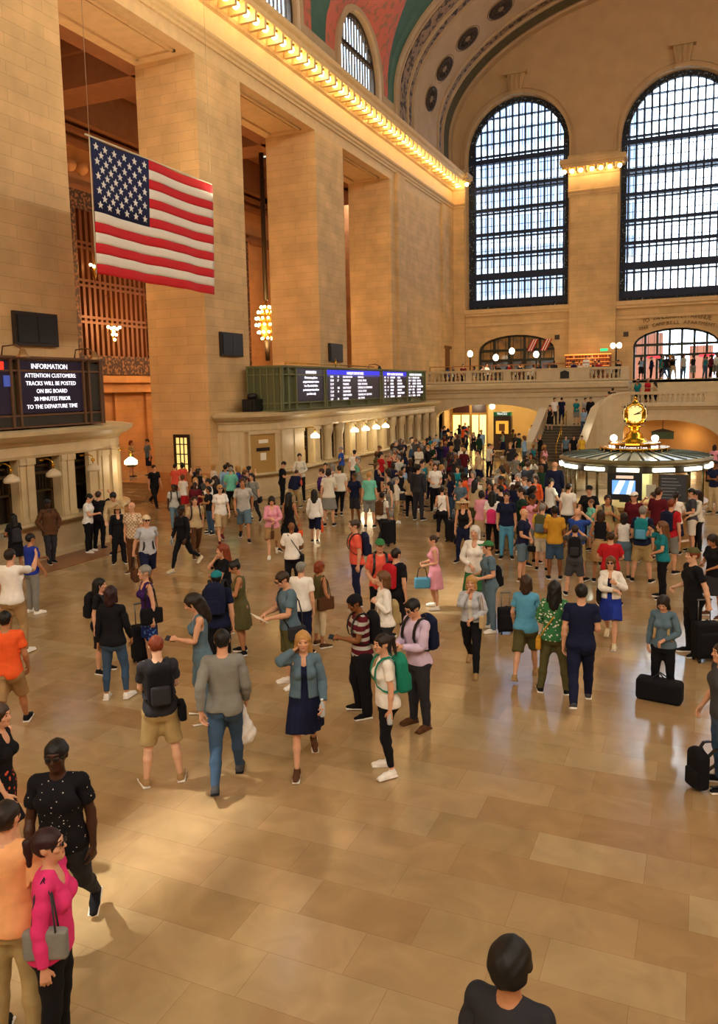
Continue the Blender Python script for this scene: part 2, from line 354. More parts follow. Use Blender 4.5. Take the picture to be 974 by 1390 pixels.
for side in (-1, 1):
    b = MB(); NR = 30; vs = []
    for y in ys:
        s0 = start_s(y)
        for j in range(NR+1): x, z = vp(s0+(1-s0)*j/NR, side); vs.append((x, y, z))
    fs = [(i*(NR+1)+j, (i+1)*(NR+1)+j, (i+1)*(NR+1)+j+1, i*(NR+1)+j+1) for i in range(len(ys)-1) for j in range(NR)]
    b.add(vs, fs, 0, True); struct(b.build('ceiling', TEAL, fix=False))
    # severies
    b = MB(); IR, IZ = 3.25, 21.55; xw = LX if side < 0 else RX
    for c in LC:
        vs = []; n = 24; m = 6
        for i in range(n+1):
            t = PI*i/n; yi, zi = c+IR*math.cos(t), IZ+IR*1.06*math.sin(t); yo, zo = c+OR_*math.cos(t), OZ+OH*math.sin(t); xo, _ = vp(s_at(zo), side)
            for j in range(m+1): f = j/m; vs.append((xw+(xo-xw)*f, yi+(yo-yi)*f, zi+(zo-zi)*f))
        b.add(vs, [(i*(m+1)+j, (i+1)*(m+1)+j, (i+1)*(m+1)+j+1, i*(m+1)+j+1) for i in range(n) for j in range(m)], 0, True)
    struct(b.build('ceiling', SALMON, fix=False))
    # plaster wall round the lunettes with cream archivolts
    b = MB()
    for c in LC:
        outer = [(c-IR-.01, 20.6), (c+IR+.01, 20.6)]+[(c+IR*math.cos(PI*i/24), IZ+IR*1.06*math.sin(PI*i/24)) for i in range(25)]
        hole = arch(c-2.75, c+2.75, 21.9, 20, 2.95, 21.15)
        b.prism(outer, [hole], 'x', xw-(.5 if side < 0 else -.5), xw)
        A = arch(c-3.2, c+3.2, 21.9, 20, 3.4, 21.15); Bq = arch(c-2.8, c+2.8, 21.9, 20, 3.0, 21.15)
        b.prism(A[1:]+[A[0]]+[Bq[0]]+Bq[2:][::-1]+[Bq[1]], [], 'x', xw, xw-side*.18)
    if side < 0:
        # short blank wall between lunettes up to the vault
        pass
    struct(b.build('wall_left' if side < 0 else 'wall_right', CREAM))
    b = MB(); b.box((min(xw, xw+side*.5), BY, 20.5), (max(xw, xw+side*.5), YB+12.4, 21.16)); lim = [BY]
    for c in sorted(LC): lim += [c-3.2, c+3.2]
    lim.append(YB)
    for q in range(0, len(lim), 2):
        if lim[q+1] > lim[q]: b.box((min(xw-side*.02, xw+side*.5), lim[q], 21.1), (max(xw-side*.02, xw+side*.5), lim[q+1], 21.8))
    struct(b.build('wall_left' if side < 0 else 'wall_right', CREAM))
# the decorated barrel band before the far wall
def bandpt(t, r): return (CXH+(A_-r)*math.cos(t), Z0+(B_-r)*math.sin(t))
def band(y0, y1, r0, name, m, r1=None, n=60):
    """slab hugging the vault between y0 and y1; r0 = how far it stands off"""
    vs = []; r1 = -.3 if r1 is None else r1
    secs = []
    for sgn, rng in ((1, None),):
        secs = [('v', RX)]
    T = [(-1, k) for k in range(3)]+[(0, k) for k in range(n+1)]+[(1, k) for k in range(3)]
    for (w, k) in T:
        for (yy, r) in ((y0, r1), (y1, r1), (y1, r0), (y0, r0)):
            if w == -1: x, z = CXH+A_-r, ZS+SA*k/3
            elif w == 0: x, z = bandpt(PI*k/n, r)
            else: x, z = CXH-A_+r, Z0-SA*(k+1)/3
            vs.append((x, yy, z))
    K = len(T); fs = []
    for i in range(K-1):
        for k in range(4): fs.append((i*4+k, i*4+(k+1) % 4, (i+1)*4+(k+1) % 4, (i+1)*4+k))
    b = MB(); b.add(vs, fs, 0, False); return struct(b.build(name, m))
band(YB, FY, .02, 'ceiling', CREAM)
band(YB-.1, YB+.35, .14, 'trim_7', CREAM)
band(YB+.55, YB+.7, .10, 'trim_7', CREAM)
band(YB+.9, YB+2.0, .06, 'trim_7', ORNA)
band(YB+2.2, YB+2.35, .12, 'trim_7', CREAM)
band(YB+2.6, YB+3.0, .05, 'trim_7', ORNA)
band(YB+3.2, YB+3.4, .14, 'trim_7', CREAM)
band(YB+8.4, YB+8.6, .14, 'trim_7', CREAM)
band(YB+8.8, YB+9.3, .06, 'trim_7', ORNA)
band(YB+9.6, YB+9.75, .12, 'trim_7', CREAM)
band(YB+10.0, YB+11.0, .09, 'trim_7', mat('arch_greenish_panel', '#57503a', .8, noise=.15, nscale=3))
band(YB+11.3, YB+11.5, .16, 'trim_7', CREAM)
# wreathed medallions on the band
MEDM = mat('medallion_bronze_paint', '#3b2b1f', .7, noise=.3, nscale=9)
first = None
for k in range(13):
    t = PI-.18-k*.213; x, z = bandpt(t, .03); nrm = Vector((-math.cos(t)*B_, 0, -math.sin(t)*A_)).normalized()
    if first is None:
        b = MB(); b.lathe([(0.02, 0), (.2, .10), (.26, .06), (.3, .02)], 20, mi=1); b.lathe([(.82, 0), (.86, .12), (1.0, .14), (1.05, .0)], 28, mi=0)
        b.lathe([(1.18, 0), (1.2, .06), (1.26, .06), (1.28, 0)], 28, mi=1)
        for q in range(12):
            a = q*PI/6; b.tube([(.3*math.cos(a), .3*math.sin(a), .04), (.55*math.cos(a), .55*math.sin(a), .08), (.8*math.cos(a), .8*math.sin(a), .03)], [.035, .085, .03], 6)
        b.lathe([(.02, 0.0), (1.1, 0.0), (1.1, .03), (.02, .03)], 28, mi=2)
        o = first = b.build('ceiling_medallion', [MEDM, mat('medallion_gold', '#8f7450', .6), mat('medallion_ground', '#5b4630', .8)])
        g0 = o
    else: o = g0.copy(); COL.objects.link(o)
    o.location = (x, YB+6.3, z); o.scale = (.78, .78, .9); o.rotation_euler = nrm.to_track_quat('Z', 'Y').to_euler()
    tag(o, 'dark round wreathed rosette set in the cream arch band below the vault', 'medallion', 'rosettes along the arch band')
# ------------------------------------------------------------------ windows
def iron_window(name, x0, x1, zs, h, y, nv, bars, base=10.25):
    r = empty(name, ((x0+x1)/2, y, base), 'x', 'window'); del r['label'], r['category']; r['kind'] = 'structure'
    ox, oy, oz = (x0+x1)/2, y, base
    def top(x):
        c, rr = (x0+x1)/2, (x1-x0)/2; q = 1-((x-c)/rr)**2; return zs+h*math.sqrt(max(0, q))
    L = lambda p: (p[0]-ox, p[1]-oy, p[2]-oz)
    # frame: border of iron lace
    A = arch(x0, x1, zs, 24, h, base); Bq = arch(x0+.38, x1-.38, zs, 24, h-.38, base+.55)
    b = MB(); b.prism([(x-ox, z-oz) for x, z in A], [[(x-ox, z-oz) for x, z in Bq]], 'y', -.15, .12); b.build('window_frame', LACE, r)
    b = MB()
    for k in range(1, nv):
        x = x0+(x1-x0)*k/nv; t = top(x); 
        if t > base+1: b.box(L((x-.06, y-.12, base)), L((x+.06, y+.1, t-.2)))
    for (z, w) in bars:
        xs = [x for x in np.linspace(x0, x1, 80) if top(x) > z+.1]
        if xs: b.box(L((xs[0], y-.2, z-w/2)), L((xs[-1], y+.15, z+w/2)))
    b.build('glazing_bars', IRON, r)
    # the inner leaf of the double window, finer bars a walkway further out
    b = MB()
    for k in range(1, nv*2):
        x = x0+(x1-x0)*k/(nv*2); t = top(x)
        if t > base+1: b.box(L((x-.02, y+1.1, base)), L((x+.02, y+1.16, t-.2)))
    z = base+.9
    while z < zs:
        xs = [x for x in np.linspace(x0, x1, 80) if top(x) > z+.1]; b.box(L((xs[0], y+1.08, z-.02)), L((xs[-1], y+1.16, z+.02))); z += .62
    for (z, w) in bars:
        xs = [x for x in np.linspace(x0, x1, 80) if top(x) > z+.1]
        if xs and w > .15: b.box(L((xs[0], y+1.0, z+.1)), L((xs[-1], y+1.3, z+.26)))
    b.build('outer_bars', IRON, r)
    b = MB(); b.prism([(x-ox, z-oz) for x, z in arch(x0+.2, x1-.2, zs, 20, h-.2, base+.2)], [], 'y', .02, .035); b.build('pane', GLASS, r)
    # small white reveal lights studding the jambs
    return r
BARS = [(21.25, .34), (21.62, .10), (19.35, .22), (19.05, .10), (17.7, .22), (17.4, .10), (15.9, .22), (15.6, .10), (14.35, .22), (14.05, .1), (12.75, .5), (12.3, .1), (22.5, .05), (23.4, .05), (24.3, .05), (10.75, .5)]
for i, (x0, x1, zs, h) in enumerate(WIN): iron_window('window_%d' % (i+1), x0, x1, zs, h, FY+.75, 16, BARS)
# pale office building seen through the panes of the window beside the corner
b = MB(); b.box((-40, 84, 0), (-6.2, 90, 40))
for z in range(2, 38, 3):
    for x in range(-38, -7, 2): b.box((x, 83.93, z), (x+1.4, 84.02, z+1.9), 1)
tag(b.build('office_building', [mat('pale_facade', '#c9d6e4', .7), mat('facade_glass', '#7f95b5', .2)]), 'pale blue office building outside, seen through the arched window by the corner', 'building')
# lunette windows
for k, c in enumerate(LC[:3]):
    r = bpy.data.objects.new('window_%d' % (k+4), None); r.location = (LX-.3, c, 21.15); COL.objects.link(r); r['kind'] = 'structure'
    b = MB(); A = arch(-2.75, 2.75, .75, 20, 2.95, 0); Bq = arch(-2.55, 2.55, .8, 20, 2.7, .14); b.prism(A, [Bq], 'x', -.12, .12); b.build('window_frame', BRONZE, r)
    b = MB()
    for q in range(1, 14):
        x = -2.6+5.2*q/14; t = .75+2.85*math.sqrt(1-(x/2.72)**2); b.box((-.05, x-.035, .05), (.05, x+.035, t))
    b.box((-.1, -2.6, 1.75), (.1, 2.6, 1.95)); b.build('glazing_bars', BRONZE, r)
    b = MB(); b.prism(arch(-2.7, 2.7, .75, 20, 2.9, .02), [], 'x', -.01, .01); b.build('pane', GLASS, r)
for k, c in enumerate(LC[3:]):
    b = MB()
    for q in range(1, 14): x = -2.6+5.2*q/14; b.box((LX-.35, c+x-.05, 21.2), (LX-.25, c+x+.05, 21.9+2.85*math.sqrt(1-(x/2.72)**2)))
    b.box((LX-.4, c-2.6, 22.8), (LX-.2, c+2.6, 23.1)); struct(b.build('trim_14', BRONZE))
    r = bpy.data.objects.new('window_%d' % (k+7), None); r.location = (LX-.3, c, 21.15); COL.objects.link(r); r['kind'] = 'structure'
    b = MB(); A = arch(-2.75, 2.75, .75, 20, 2.95, 0); Bq = arch(-2.55, 2.55, .8, 20, 2.7, .14); b.prism(A, [Bq], 'x', -.12, .12); b.build('window_frame', BRONZE, r)
# ------------------------------------------------------------------ side passage behind the piers
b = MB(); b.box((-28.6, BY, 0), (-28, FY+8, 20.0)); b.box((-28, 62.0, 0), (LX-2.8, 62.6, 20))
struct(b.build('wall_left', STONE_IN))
b = MB()
# ceiling of the passage with deep beams and skylights
b.box((-28, BY, 19.2), (-20.8, FY, 19.5))
for y in (17.75, 28.0, 38.2, 48.4, 7.5): b.box((-28, y-.9, 17.2), (-20.8, y+.9, 19.2)); b.box((-28, y-1.1, 18.5), (-20.8, y+1.1, 19.2))
b.box((-28, BY, 17.2), (-27.2, FY, 19.2)); b.box((-21.6, BY, 17.2), (-20.8, FY, 19.2))
for z, o in ((16.9, .5), (16.4, .35), (14.6, .25), (14.3, .4)): b.box((-28, BY, z-.15), (-28+o, FY, z+.1))
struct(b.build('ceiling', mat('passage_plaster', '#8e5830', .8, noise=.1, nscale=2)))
b = MB()
for c in (22.9, 33.1, 43.3):
    b.box((-26.2, c-2.4, 19.12), (-22.4, c+2.4, 19.22))
struct(b.build('trim_8', mat('skylight_frame', '#161d26', .5)))
b = MB()
for c in (22.9, 33.1, 43.3):
    for i in range(4):
        for j in range(3): b.box((-25.9+i*.95, c-2.1+j*1.45, 19.08), (-25.35+i*.95, c-1.0+j*1.45, 19.125))
struct(b.build('trim_8', mat('skylight_glass', '#b8c2ae', .4, emit=1.0, ecol='#c8d0b8')))
# grilles, each backed by a flat panel whose colour imitates lit plaster
GRM = mat('grille_bronze', '#6b3c20', .45, .4); GRL = ramped('grille_scrollwork', '#3a2114', '#8a5a34', 7, .5, .58)
for k, c in enumerate((32.6, 22.4, 42.8)):
    r = empty('bronze_grille', (-27.9, c, 5.4), ['tall bronze window grille behind the flag, between the two nearest stone piers', 'tall bronze grille hidden deep behind the stone pier at the corner', 'tall bronze grille in the passage behind the third opening'][k], 'grille')
    b = MB()
    for q in range(14): y = -2.45+4.9*q/13; b.box((-.02, y-.09, .9), (.16, y+.09, 8.0))
    b.build('bars', GRM, r)
    b = MB()
    for z in (2.55, 2.8, 4.3, 4.55, 6.1, 6.35): b.box((-.05, -2.6, z-.06), (.2, 2.6, z+.06))
    b.build('crossbars', GRM, r)
    b = MB(); b.prism([(-2.95, 0), (2.95, 0), (2.95, 8.9), (-2.95, 8.9)], [[(-2.5, .95), (2.5, .95), (2.5, 7.9), (-2.5, 7.9)]], 'x', 0, .25); b.build('border', GRL, r)
    b = MB(); b.box((-.06, -2.5, .9), (-.03, 2.5, 8.0)); b.build('backing', mat('plaster_lit_in_colour', '#d9953f', .8, noise=.2, nscale=.7), r)
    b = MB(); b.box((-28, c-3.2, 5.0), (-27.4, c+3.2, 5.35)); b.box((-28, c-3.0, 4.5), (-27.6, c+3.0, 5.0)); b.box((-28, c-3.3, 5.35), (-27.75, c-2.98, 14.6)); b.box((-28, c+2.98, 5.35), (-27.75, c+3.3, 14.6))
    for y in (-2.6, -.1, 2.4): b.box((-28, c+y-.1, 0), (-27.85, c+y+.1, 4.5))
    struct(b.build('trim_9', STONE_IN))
# low balustrade at the back of the passage
b = MB()
# coffered frieze relief on the passage wall
for c in (22.4, 32.6, 42.8):
    for q in range(7): b.ball((-27.9, c-2.4+q*.8, 15.3), .33, 8)
struct(b.build('trim_10', STONE_IN))
# ------------------------------------------------------------------ cornice bulbs
def bulbs(pts, label, grp, every=3, power=22):
    proto = None
    for i, (p, rz) in enumerate(pts):
        if proto is None:
            b = MB(); b.ball((0, 0, 0), .15, 12); o = proto = b.build('light_bulb', WARMGLOW)
            s = MB(); s.lathe([(.08, .11), (.12, .13), (.16, .17), (.18, .2)], 12); s.build('socket', GOLD, o)
            tag(o, label, 'light bulb', grp)
        else: o = copy_tree(proto); tag(o, label, 'light bulb', grp)
        o.location = p
        if i % every == every//2:
            lamp('bulb_light', 'POINT', (p[0]+rz[0], p[1]+rz[1], p[2]-.12), power, (1, .74, .36), .12)
ysb = [FY-1.15-.75*k for k in range(45)]
bulbs([((LX+.86, y, 19.4), (.0, 0, 0)) for y in ysb], 'bare glowing globe bulb in the long row under the cornice above the ticket side', 'bulbs along the side cornice')
bulbs([((x, FY-1.05, 19.38), (0, -.0, 0)) for x in (-9.5, -8.95, -8.35, -7.6+.0, -7.0, -6.4, -5.75)], 'bare glowing globe bulb under the cornice of the pillar between the two arched windows', 'bulbs on the middle pillar', 2, 34)
bulbs([((x, FY-1.05, 19.38), (0, -.0, 0)) for x in (-17.35, -16.6)], 'bare glowing globe bulb on the short cornice return in the corner beside the arched window', 'bulbs in the corner', 2, 30)
for y in np.arange(-8, 24, 2.25): lamp('bulb_light', 'POINT', (LX+.9, y, 19.0), 30, (1, .74, .36), .12)
for y in np.arange(-8, 58, 2.25): lamp('bulb_light', 'POINT', (RX-.9, y, 19.0), 30, (1, .74, .36), .12)
b = MB()
for y in ysb: b.box((LX+.34, y-.375-.09, 19.22), (LX+1.1, y-.375+.09, 19.6))
for y in np.arange(20, 60, .25): b.box((LX+.12, y-.05, 19.17), (LX+.24, y+.05, 19.28))
for x in (-9.2, -8.62, -8.0, -7.3, -6.7, -6.1): b.box((x-.07, FY-1.3, 19.3), (x+.07, FY-.5, 19.6))
struct(b.build('trim_11', CORN))
# ------------------------------------------------------------------ loudspeaker panels on the piers
b = MB(); b.box((0.005, -.82, -.48), (.12, .82, .48)); sp = b.build('speaker_panel', mat('speaker_frame', '#2a1e16', .6))
b = MB(); b.box((.12, -.74, -.40), (.14, .74, .40)); b.box((.13, -.72, -.38), (.15, -.02, .38)); b.box((.13, .02, -.38), (.15, .72, .38)); b.build('cloth', BLACK, sp)
for k, (y, s) in enumerate(((17.65, 1), (28.1, 1), (38.2, .98))):
    o = sp if k == 0 else copy_tree(sp); o.location = (LX, y, 6.36); o.scale = (1, s, s)
    tag(o, ['black loudspeaker panel on the nearest stone pier above the INFORMATION screen', 'black loudspeaker panel on the second stone pier beside the flag', 'small black loudspeaker panel on the third pier above the departure board'][k], 'loudspeaker', 'loudspeaker panels')
# ------------------------------------------------------------------ ticket booths
BX = -16.4
def booth(y0, y1, near_end, far_end, name, label):
    R_ = 1.55
    path = []                       # plan outline, from wall to wall
    if near_end:
        for i in range(9): t = PI/2*i/8; path.append((LX+.05+(BX-LX-.05)*math.sin(t) if 0 else BX-(BX-LX)*(1-math.sin(t)), y0+2.4-2.4*math.cos(t)))
    else: path.append((BX, y0))
    n1 = len(path)
    if far_end:
        for i in range(9): t = PI/2*i/8; path.append((BX-(BX-LX)*(1-math.cos(t)), y1-2.4+2.4*math.sin(t)))
    else: path.append((BX, y1))
    P = [Vector((x, y, 0)) for x, y in path]; N_ = []
    for i, p in enumerate(P):
        a = P[max(0, i-1)]; c = P[min(len(P)-1, i+1)]; t = (c-a).normalized(); N_.append(Vector((t.y, -t.x, 0)))
    root = empty(name, (BX, (y0+y1)/2, 0), label, 'ticket booth', 'marble ticket booths')
    o3 = root.location
    def band_(prof, nm, m):
        b = MB(); vs = []; K = len(prof)
        for p, n in zip(P, N_):
            for (d, z) in prof: q = p+n*d; vs.append((q.x-o3.x, q.y-o3.y, z))
        fs = [(i*K+k, i*K+(k+1) % K, (i+1)*K+(k+1) % K, (i+1)*K+k) for i in range(len(P)-1) for k in range(K)]
        b.add(vs, fs+[tuple(range(K)), tuple((len(P)-1)*K+k for k in range(K))]); return b.build(nm, m, root)
    band_([(-.6, 0), (.16, 0), (.16, .14), (.06, .18), (.06, .98), (-.6, .98)], 'base', BOOTHST)
    band_([(-.6, .98), (.28, .98), (.32, 1.02), (.3, 1.09), (-.6, 1.09)], 'counter', mat('counter_slab', '#c9b48c', .25, noise=.1, nscale=4))
    band_([(-.6, 2.78), (.02, 2.78), (.06, 2.86), (.06, 3.1), (.12, 3.14), (.12, 3.2), (.34, 3.28), (.42, 3.34), (.5, 3.4), (.52, 3.5), (.2, 3.56), (-.6, 3.58)], 'cornice', BOOTHST)
    b = MB(); b.box((LX-o3.x, y0+(1.6 if near_end else 0)-o3.y, 3.5), (BX-o3.x, y1-(1.6 if far_end else 0)-o3.y, 3.55)); b.box((LX+.02-o3.x, y0+(1.7 if near_end else 0)-o3.y, 0), (BX-.62-o3.x, y1-(1.7 if far_end else 0)-o3.y, 3.5)); b.build('body', BOOTHST, root)
    return root, P, N_
DARKW = mat('ticket_window_bronze', '#4a3620', .4, .4, noise=.2, nscale=6); DARKG = mat('ticket_window_dark', '#1a130d', .3)
def booth_fill(root, items):
    """items: (kind, y0, y1) along the straight front"""
    o3 = root.location
    for kind, a, c in items:
        f = lambda x, y, z: (BX+x-o3.x, y-o3.y, z)
        if kind == 'p':      # pilaster
            b = MB(); b.box(f(-.6, a, 1.09), f(.0, c, 2.78)); w = c-a
            b.box(f(0, a+.06*w, 1.09), f(.07, c-.06*w, 1.2)); b.box(f(0, a+.12*w, 1.2), f(.045, c-.12*w, 2.62)); b.box(f(0, a+.04*w, 2.62), f(.08, c-.04*w, 2.78)); b.build('pilaster', BOOTHST, root)
        elif kind == 'c':    # round column between openings
            b = MB(); b.box(f(-.6, a, 1.09), f(-.3, c, 2.78)); m_ = (a+c)/2; r = min(.2, (c-a)*.45)
            b.lathe([(r*1.25, 1.09), (r*1.25, 1.17), (r, 1.24), (r*.9, 2.2), (r*1.05, 2.3), (r*1.3, 2.5), (r*1.35, 2.78)], 14, f(-.12, m_, 0)); b.build('column', BOOTHST, root)
        elif kind in 'wWd':
            b = MB(); w = c-a; b.box(f(-.62, a, 1.09), f(-.42, c, 2.78)); wd = b.build('ticket_window', DARKG if kind != 'd' else mat('bronze_door', '#a0793f', .4, .5, noise=.15, nscale=5), root)
            b = MB()
            for (p, q, r_, s_) in ((a, a+.08, 1.09, 2.78), (c-.08, c, 1.09, 2.78), (a, c, 2.68, 2.78), (a, c, 2.28, 2.36), (a, c, 1.80, 1.86)): b.box(f(-.42, p, r_), f(-.3, q, s_))
            n = 7
            for k in range(1, n): y = a+.08+(w-.16)*k/n; b.box(f(-.4, y-.012, 1.86 if kind != 'W' else 1.5), f(-.37, y+.012, 2.28))
            for k in range(1, 9): y = a+.08+(w-.16)*k/9; b.ball(f(-.36, y, 2.52), .05, 6)
            b.build('grille', DARKW, wd)
            if kind == 'W':
                b = MB(); b.box(f(-.4, a+.12, 1.15), f(-.36, c-.12, 1.7)); b.build('closed_shade', mat('closed_shade', '#b8955a', .7), wd)
def shade_lamp(loc, lit, label, grp, face=1):
    r = empty('counter_lamp', loc, label, 'lamp', grp)
    b = MB(); b.tube([(-.42, 0, .42), (-.2, 0, .46), (-.02, 0, .40), (0, 0, .2)], .018, 6); b.lathe([(.06, 0), (.05, .04), (.02, .05)], 8, (-.42, 0, .4)); b.ball((0, 0, .3), .05, 8); b.build('bracket', GOLD, r)
    b = MB(); b.lathe([(.19, -.02), (.2, .02), (.19, .09), (.12, .15), (.05, .2), (.0001, .21)], 16)
    b.build('lamp_shade', LANT if lit else mat('unlit_glass_shade', '#cdb896', .4), r)
    if lit: lamp('counter_lamp_light', 'POINT', (loc[0]+.3, loc[1], loc[2]-.15), 14, (1, .8, .5), .1)
    return r
bt1, P1, N1 = booth(7.0, 20.3, False, True, 'ticket_booth', 'marble ticket booth with rounded end under the big INFORMATION screen')
its = [('p', 18.3, 18.66), ('p', 18.72, 19.0), ]
y = 18.2
for k in range(7):
    c1 = 18.16-1.47*k; its += [('w', c1-.92, c1), ('p', c1-1.25, c1-.92-.0)] if k != 99 else []
    its += [('p', c1, c1+.22)] if k else [('p', 18.16, 18.3)]
its = [i for i in its if i[1] > 7]
booth_fill(bt1, its)
bt2, P2, N2 = booth(27.0, 50.0, True, False, 'ticket_booth', 'long marble ticket booth with columns under the green departure board')
its = [('p', 29.5, 30.3), ('p', 30.3, 31.4), ('W', 31.4, 32.3), ('p', 32.3, 33.0)]
y = 33.0
its += [('w', 33.0, 33.75), ('c', 33.75, 34.35), ('w', 34.35, 35.1), ('c', 35.1, 35.6)]
for k in range(4): a = 35.6+1.47*k; its += [('W' if k < 3 else 'w', a, a+.8), ('p', a+.8, a+1.47)]
a = 35.6+1.47*4
while a < 49.2: its += [('w', a, a+.85), ('c', a+.85, a+1.47)]; a += 1.47
booth_fill(bt2, its)
# the rounded ends: panelled stone with the staff door
def curved_end(root, P, N_, rng, doors):
    o3 = root.location; b = MB(); vs = []; prof = [(-.6, 1.09), (0, 1.09), (0, 2.78), (-.6, 2.78)]; K = 4; idx = list(rng)
    for i in idx:
        for (d, z) in prof: q = P[i]+N_[i]*d; vs.append((q.x-o3.x, q.y-o3.y, z))
    b.add(vs, [(i*K+k, i*K+(k+1) % K, (i+1)*K+(k+1) % K, (i+1)*K+k) for i in range(len(idx)-1) for k in range(K)])
    for i in idx[::2]:
        q, n = P[i], N_[i]; t = Vector((-n.y, n.x, 0)); c = q-o3+n*.03; c.z = 0
        vs = [c+t*s*.16+n*d+Vector((0, 0, z)) for z in (1.09, 2.78) for (s, d) in ((-1, -.1), (1, -.1), (1, .05), (-1, .05))]
        b.add(vs, [(0, 1, 2, 3), (7, 6, 5, 4), (0, 4, 5, 1), (1, 5, 6, 2), (2, 6, 7, 3), (3, 7, 4, 0)])
    b.build('rounded_end', BOOTHST, root)
    for (i, w) in doors:
        q, n = P[i], N_[i]; t = Vector((-n.y, n.x, 0)); c = q-o3+n*.05; c.z = 0
        def bx(b, s0, s1, d0, d1, z0, z1, mi=0):
            vs = [c+t*s+n*d+Vector((0, 0, z)) for z in (z0, z1) for (s, d) in ((s0, d0), (s1, d0), (s1, d1), (s0, d1))]
            b.add(vs, [(0, 1, 2, 3), (7, 6, 5, 4), (0, 4, 5, 1), (1, 5, 6, 2), (2, 6, 7, 3), (3, 7, 4, 0)], mi)
        b = MB(); bx(b, -w, w, -.2, .05, 1.09, 2.7); d = b.build('bronze_panel', mat('bronze_door', '#b58f50', .5, .2), root)
        b = MB(); bx(b, -w-.1, -w, -.2, .1, 1.09, 2.78); bx(b, w, w+.1, -.2, .1, 1.09, 2.78); bx(b, -w-.1, w+.1, -.2, .12, 2.68, 2.8); b.build('panel_frame', BOOTHST, d)
        b = MB(); bx(b, -w*.5, w*.55, .05, .08, 1.98, 2.12); b.build('black_plate', BLACK, d)
        b = MB(); bx(b, -w*.2, w*.25, .05, .07, 1.6, 1.9); bx(b, -w*.3, w*.45, .05, .07, 2.3, 2.45); b.build('paper_notice', mat('paper', '#e8e0cc', .8), d)
curved_end(bt2, P2, N2, range(0, 9), [(5, .62)])
curved_end(bt1, P1, N1, range(1, 10), [])
for k, (y, lit) in enumerate(((14.58, 0), (15.99, 0), (17.5, 0))):
    shade_lamp((-15.95, y, 2.28), 0, 'unlit white glass lamp %s ticket window of the near booth' % ['beside the partly cut off', 'beside the middle', 'beside the last'][k], 'unlit counter lamps')
shade_lamp((-16.1, 19.3, 2.3), 1, 'glowing white glass lamp by the rounded end of the near ticket booth', 'lit counter lamps')
for k, y in enumerate((31.7, 36.1, 37.5, 38.95, 40.3)):
    shade_lamp((-16.0, y, 2.32), 1, 'glowing glass lamp on the departure board booth, %s' % ['alone beside the nearest window', 'first of the four in a row', 'second of the four', 'third of the four', 'last of the four'][k], 'lit counter lamps')
# spotlights on top of the far booth cornice
# ------------------------------------------------------------------ screens
SCR = mat('screen_violet', '#14101e', .3, emit=.25, ecol='#2c2338'); LED = mat('screen_letters', '#ffffff', .5, emit=1.05, ecol='#f4f0ff'); LEDB = mat('screen_blue', '#1a22c8', .4, emit=.8, ecol='#2428d0')
LEDG = mat('screen_green', '#0d4a2a', .4, emit=.35, ecol='#0e5a34'); LEDR = mat('screen_red', '#ff2a10', .5, emit=2.0, ecol='#ff2010'); DKG = mat('board_dark_panel', '#2e2a22', .5); DGREY = mat('board_grey_green', '#5e6448', .5, .2)
ROTX = (PI/2, 0, PI/2)   # faces +x
def board(name, y0, y1, z0, z1, x, label, mm, dep=1.3):
    r = empty(name, (x, (y0+y1)/2, z0), label, 'display board')
    b = MB(); h = z1-z0; w = y1-y0
    b.box((-dep, -w/2, 0), (-.1, w/2, h)); b.build('housing', DGREY, r)
    b = MB()
    for z in (0, .30, h-.34, h-.04):
        b.box((-.12, -w/2-.02, z), (.03, w/2+.02, z+.05)); b.box((-dep, -w/2-.05, z), (0, -w/2+.0, z+.05)); b.box((-dep, w/2, z), (0, w/2+.05, z+.05))
    for k in range(6): x_ = -dep+dep*k/5; b.box((x_-.03, -w/2-.06, 0), (x_+.03, -w/2, h)); b.box((x_-.03, w/2, 0), (x_+.03, w/2+.06, h))
    b.box((-dep-.05, -w/2-.08, h), (.08, w/2+.08, h+.06)); b.build('frame', mm, r)
    return r, w, h
# near board
r, w, h = board('information_board', 12.0, 18.25, 3.6, 5.4, -16.15, 'big dark screen board reading INFORMATION on top of the near ticket booth', mat('board_bronze', '#6a4a32', .5, .2))
def Y(y): return y-(12.0+18.25)/2
for y in (13.0, 14.95, 15.2, 17.5, 17.72, 18.18): b = MB(); b.box((-.1, Y(y)-.035, 0), (.05, Y(y)+.035, h)); b.build('post', MATS['board_bronze'], r)
b = MB(); b.box((-.1, Y(15.22), .38), (0, Y(17.46), h-.06)); s = b.build('screen', SCR, r)
b = MB(); b.box((-.1, Y(13.05), .38), (0, Y(14.9), h-.06)); s2 = b.build('screen', SCR, r)
b = MB(); b.box((-.1, Y(17.75), .38), (0, Y(18.15), h-.1)); b.box((-.1, Y(12.0), .06), (0, Y(18.2), .30)); b.build('mesh_panel', DKG, r)
text('INFORMATION', .19, (.012, Y(16.28), h-.20), ROTX, LED, s, sx=1.0)
for k, t_ in enumerate(('ATTENTION CUSTOMERS:', 'TRACKS WILL BE POSTED', 'ON BIG BOARD', '30 MINUTES PRIOR', 'TO THE DEPARTURE TIME')):
    text(t_, .155, (.012, Y(16.32), h-.44-.205*k), ROTX, LED, s)
b = MB(); b.box((0, Y(14.1), h-.30), (.02, Y(14.74), h-.1)); b.build('red_display', LEDR, s2)
b = MB(); b.box((0, Y(14.72), h-.72), (.02, Y(14.92), h-.44)); b.build('blue_icon', mat('icon_blue', '#3a4aa0', .5, emit=.3, ecol='#5068c0'), s2)
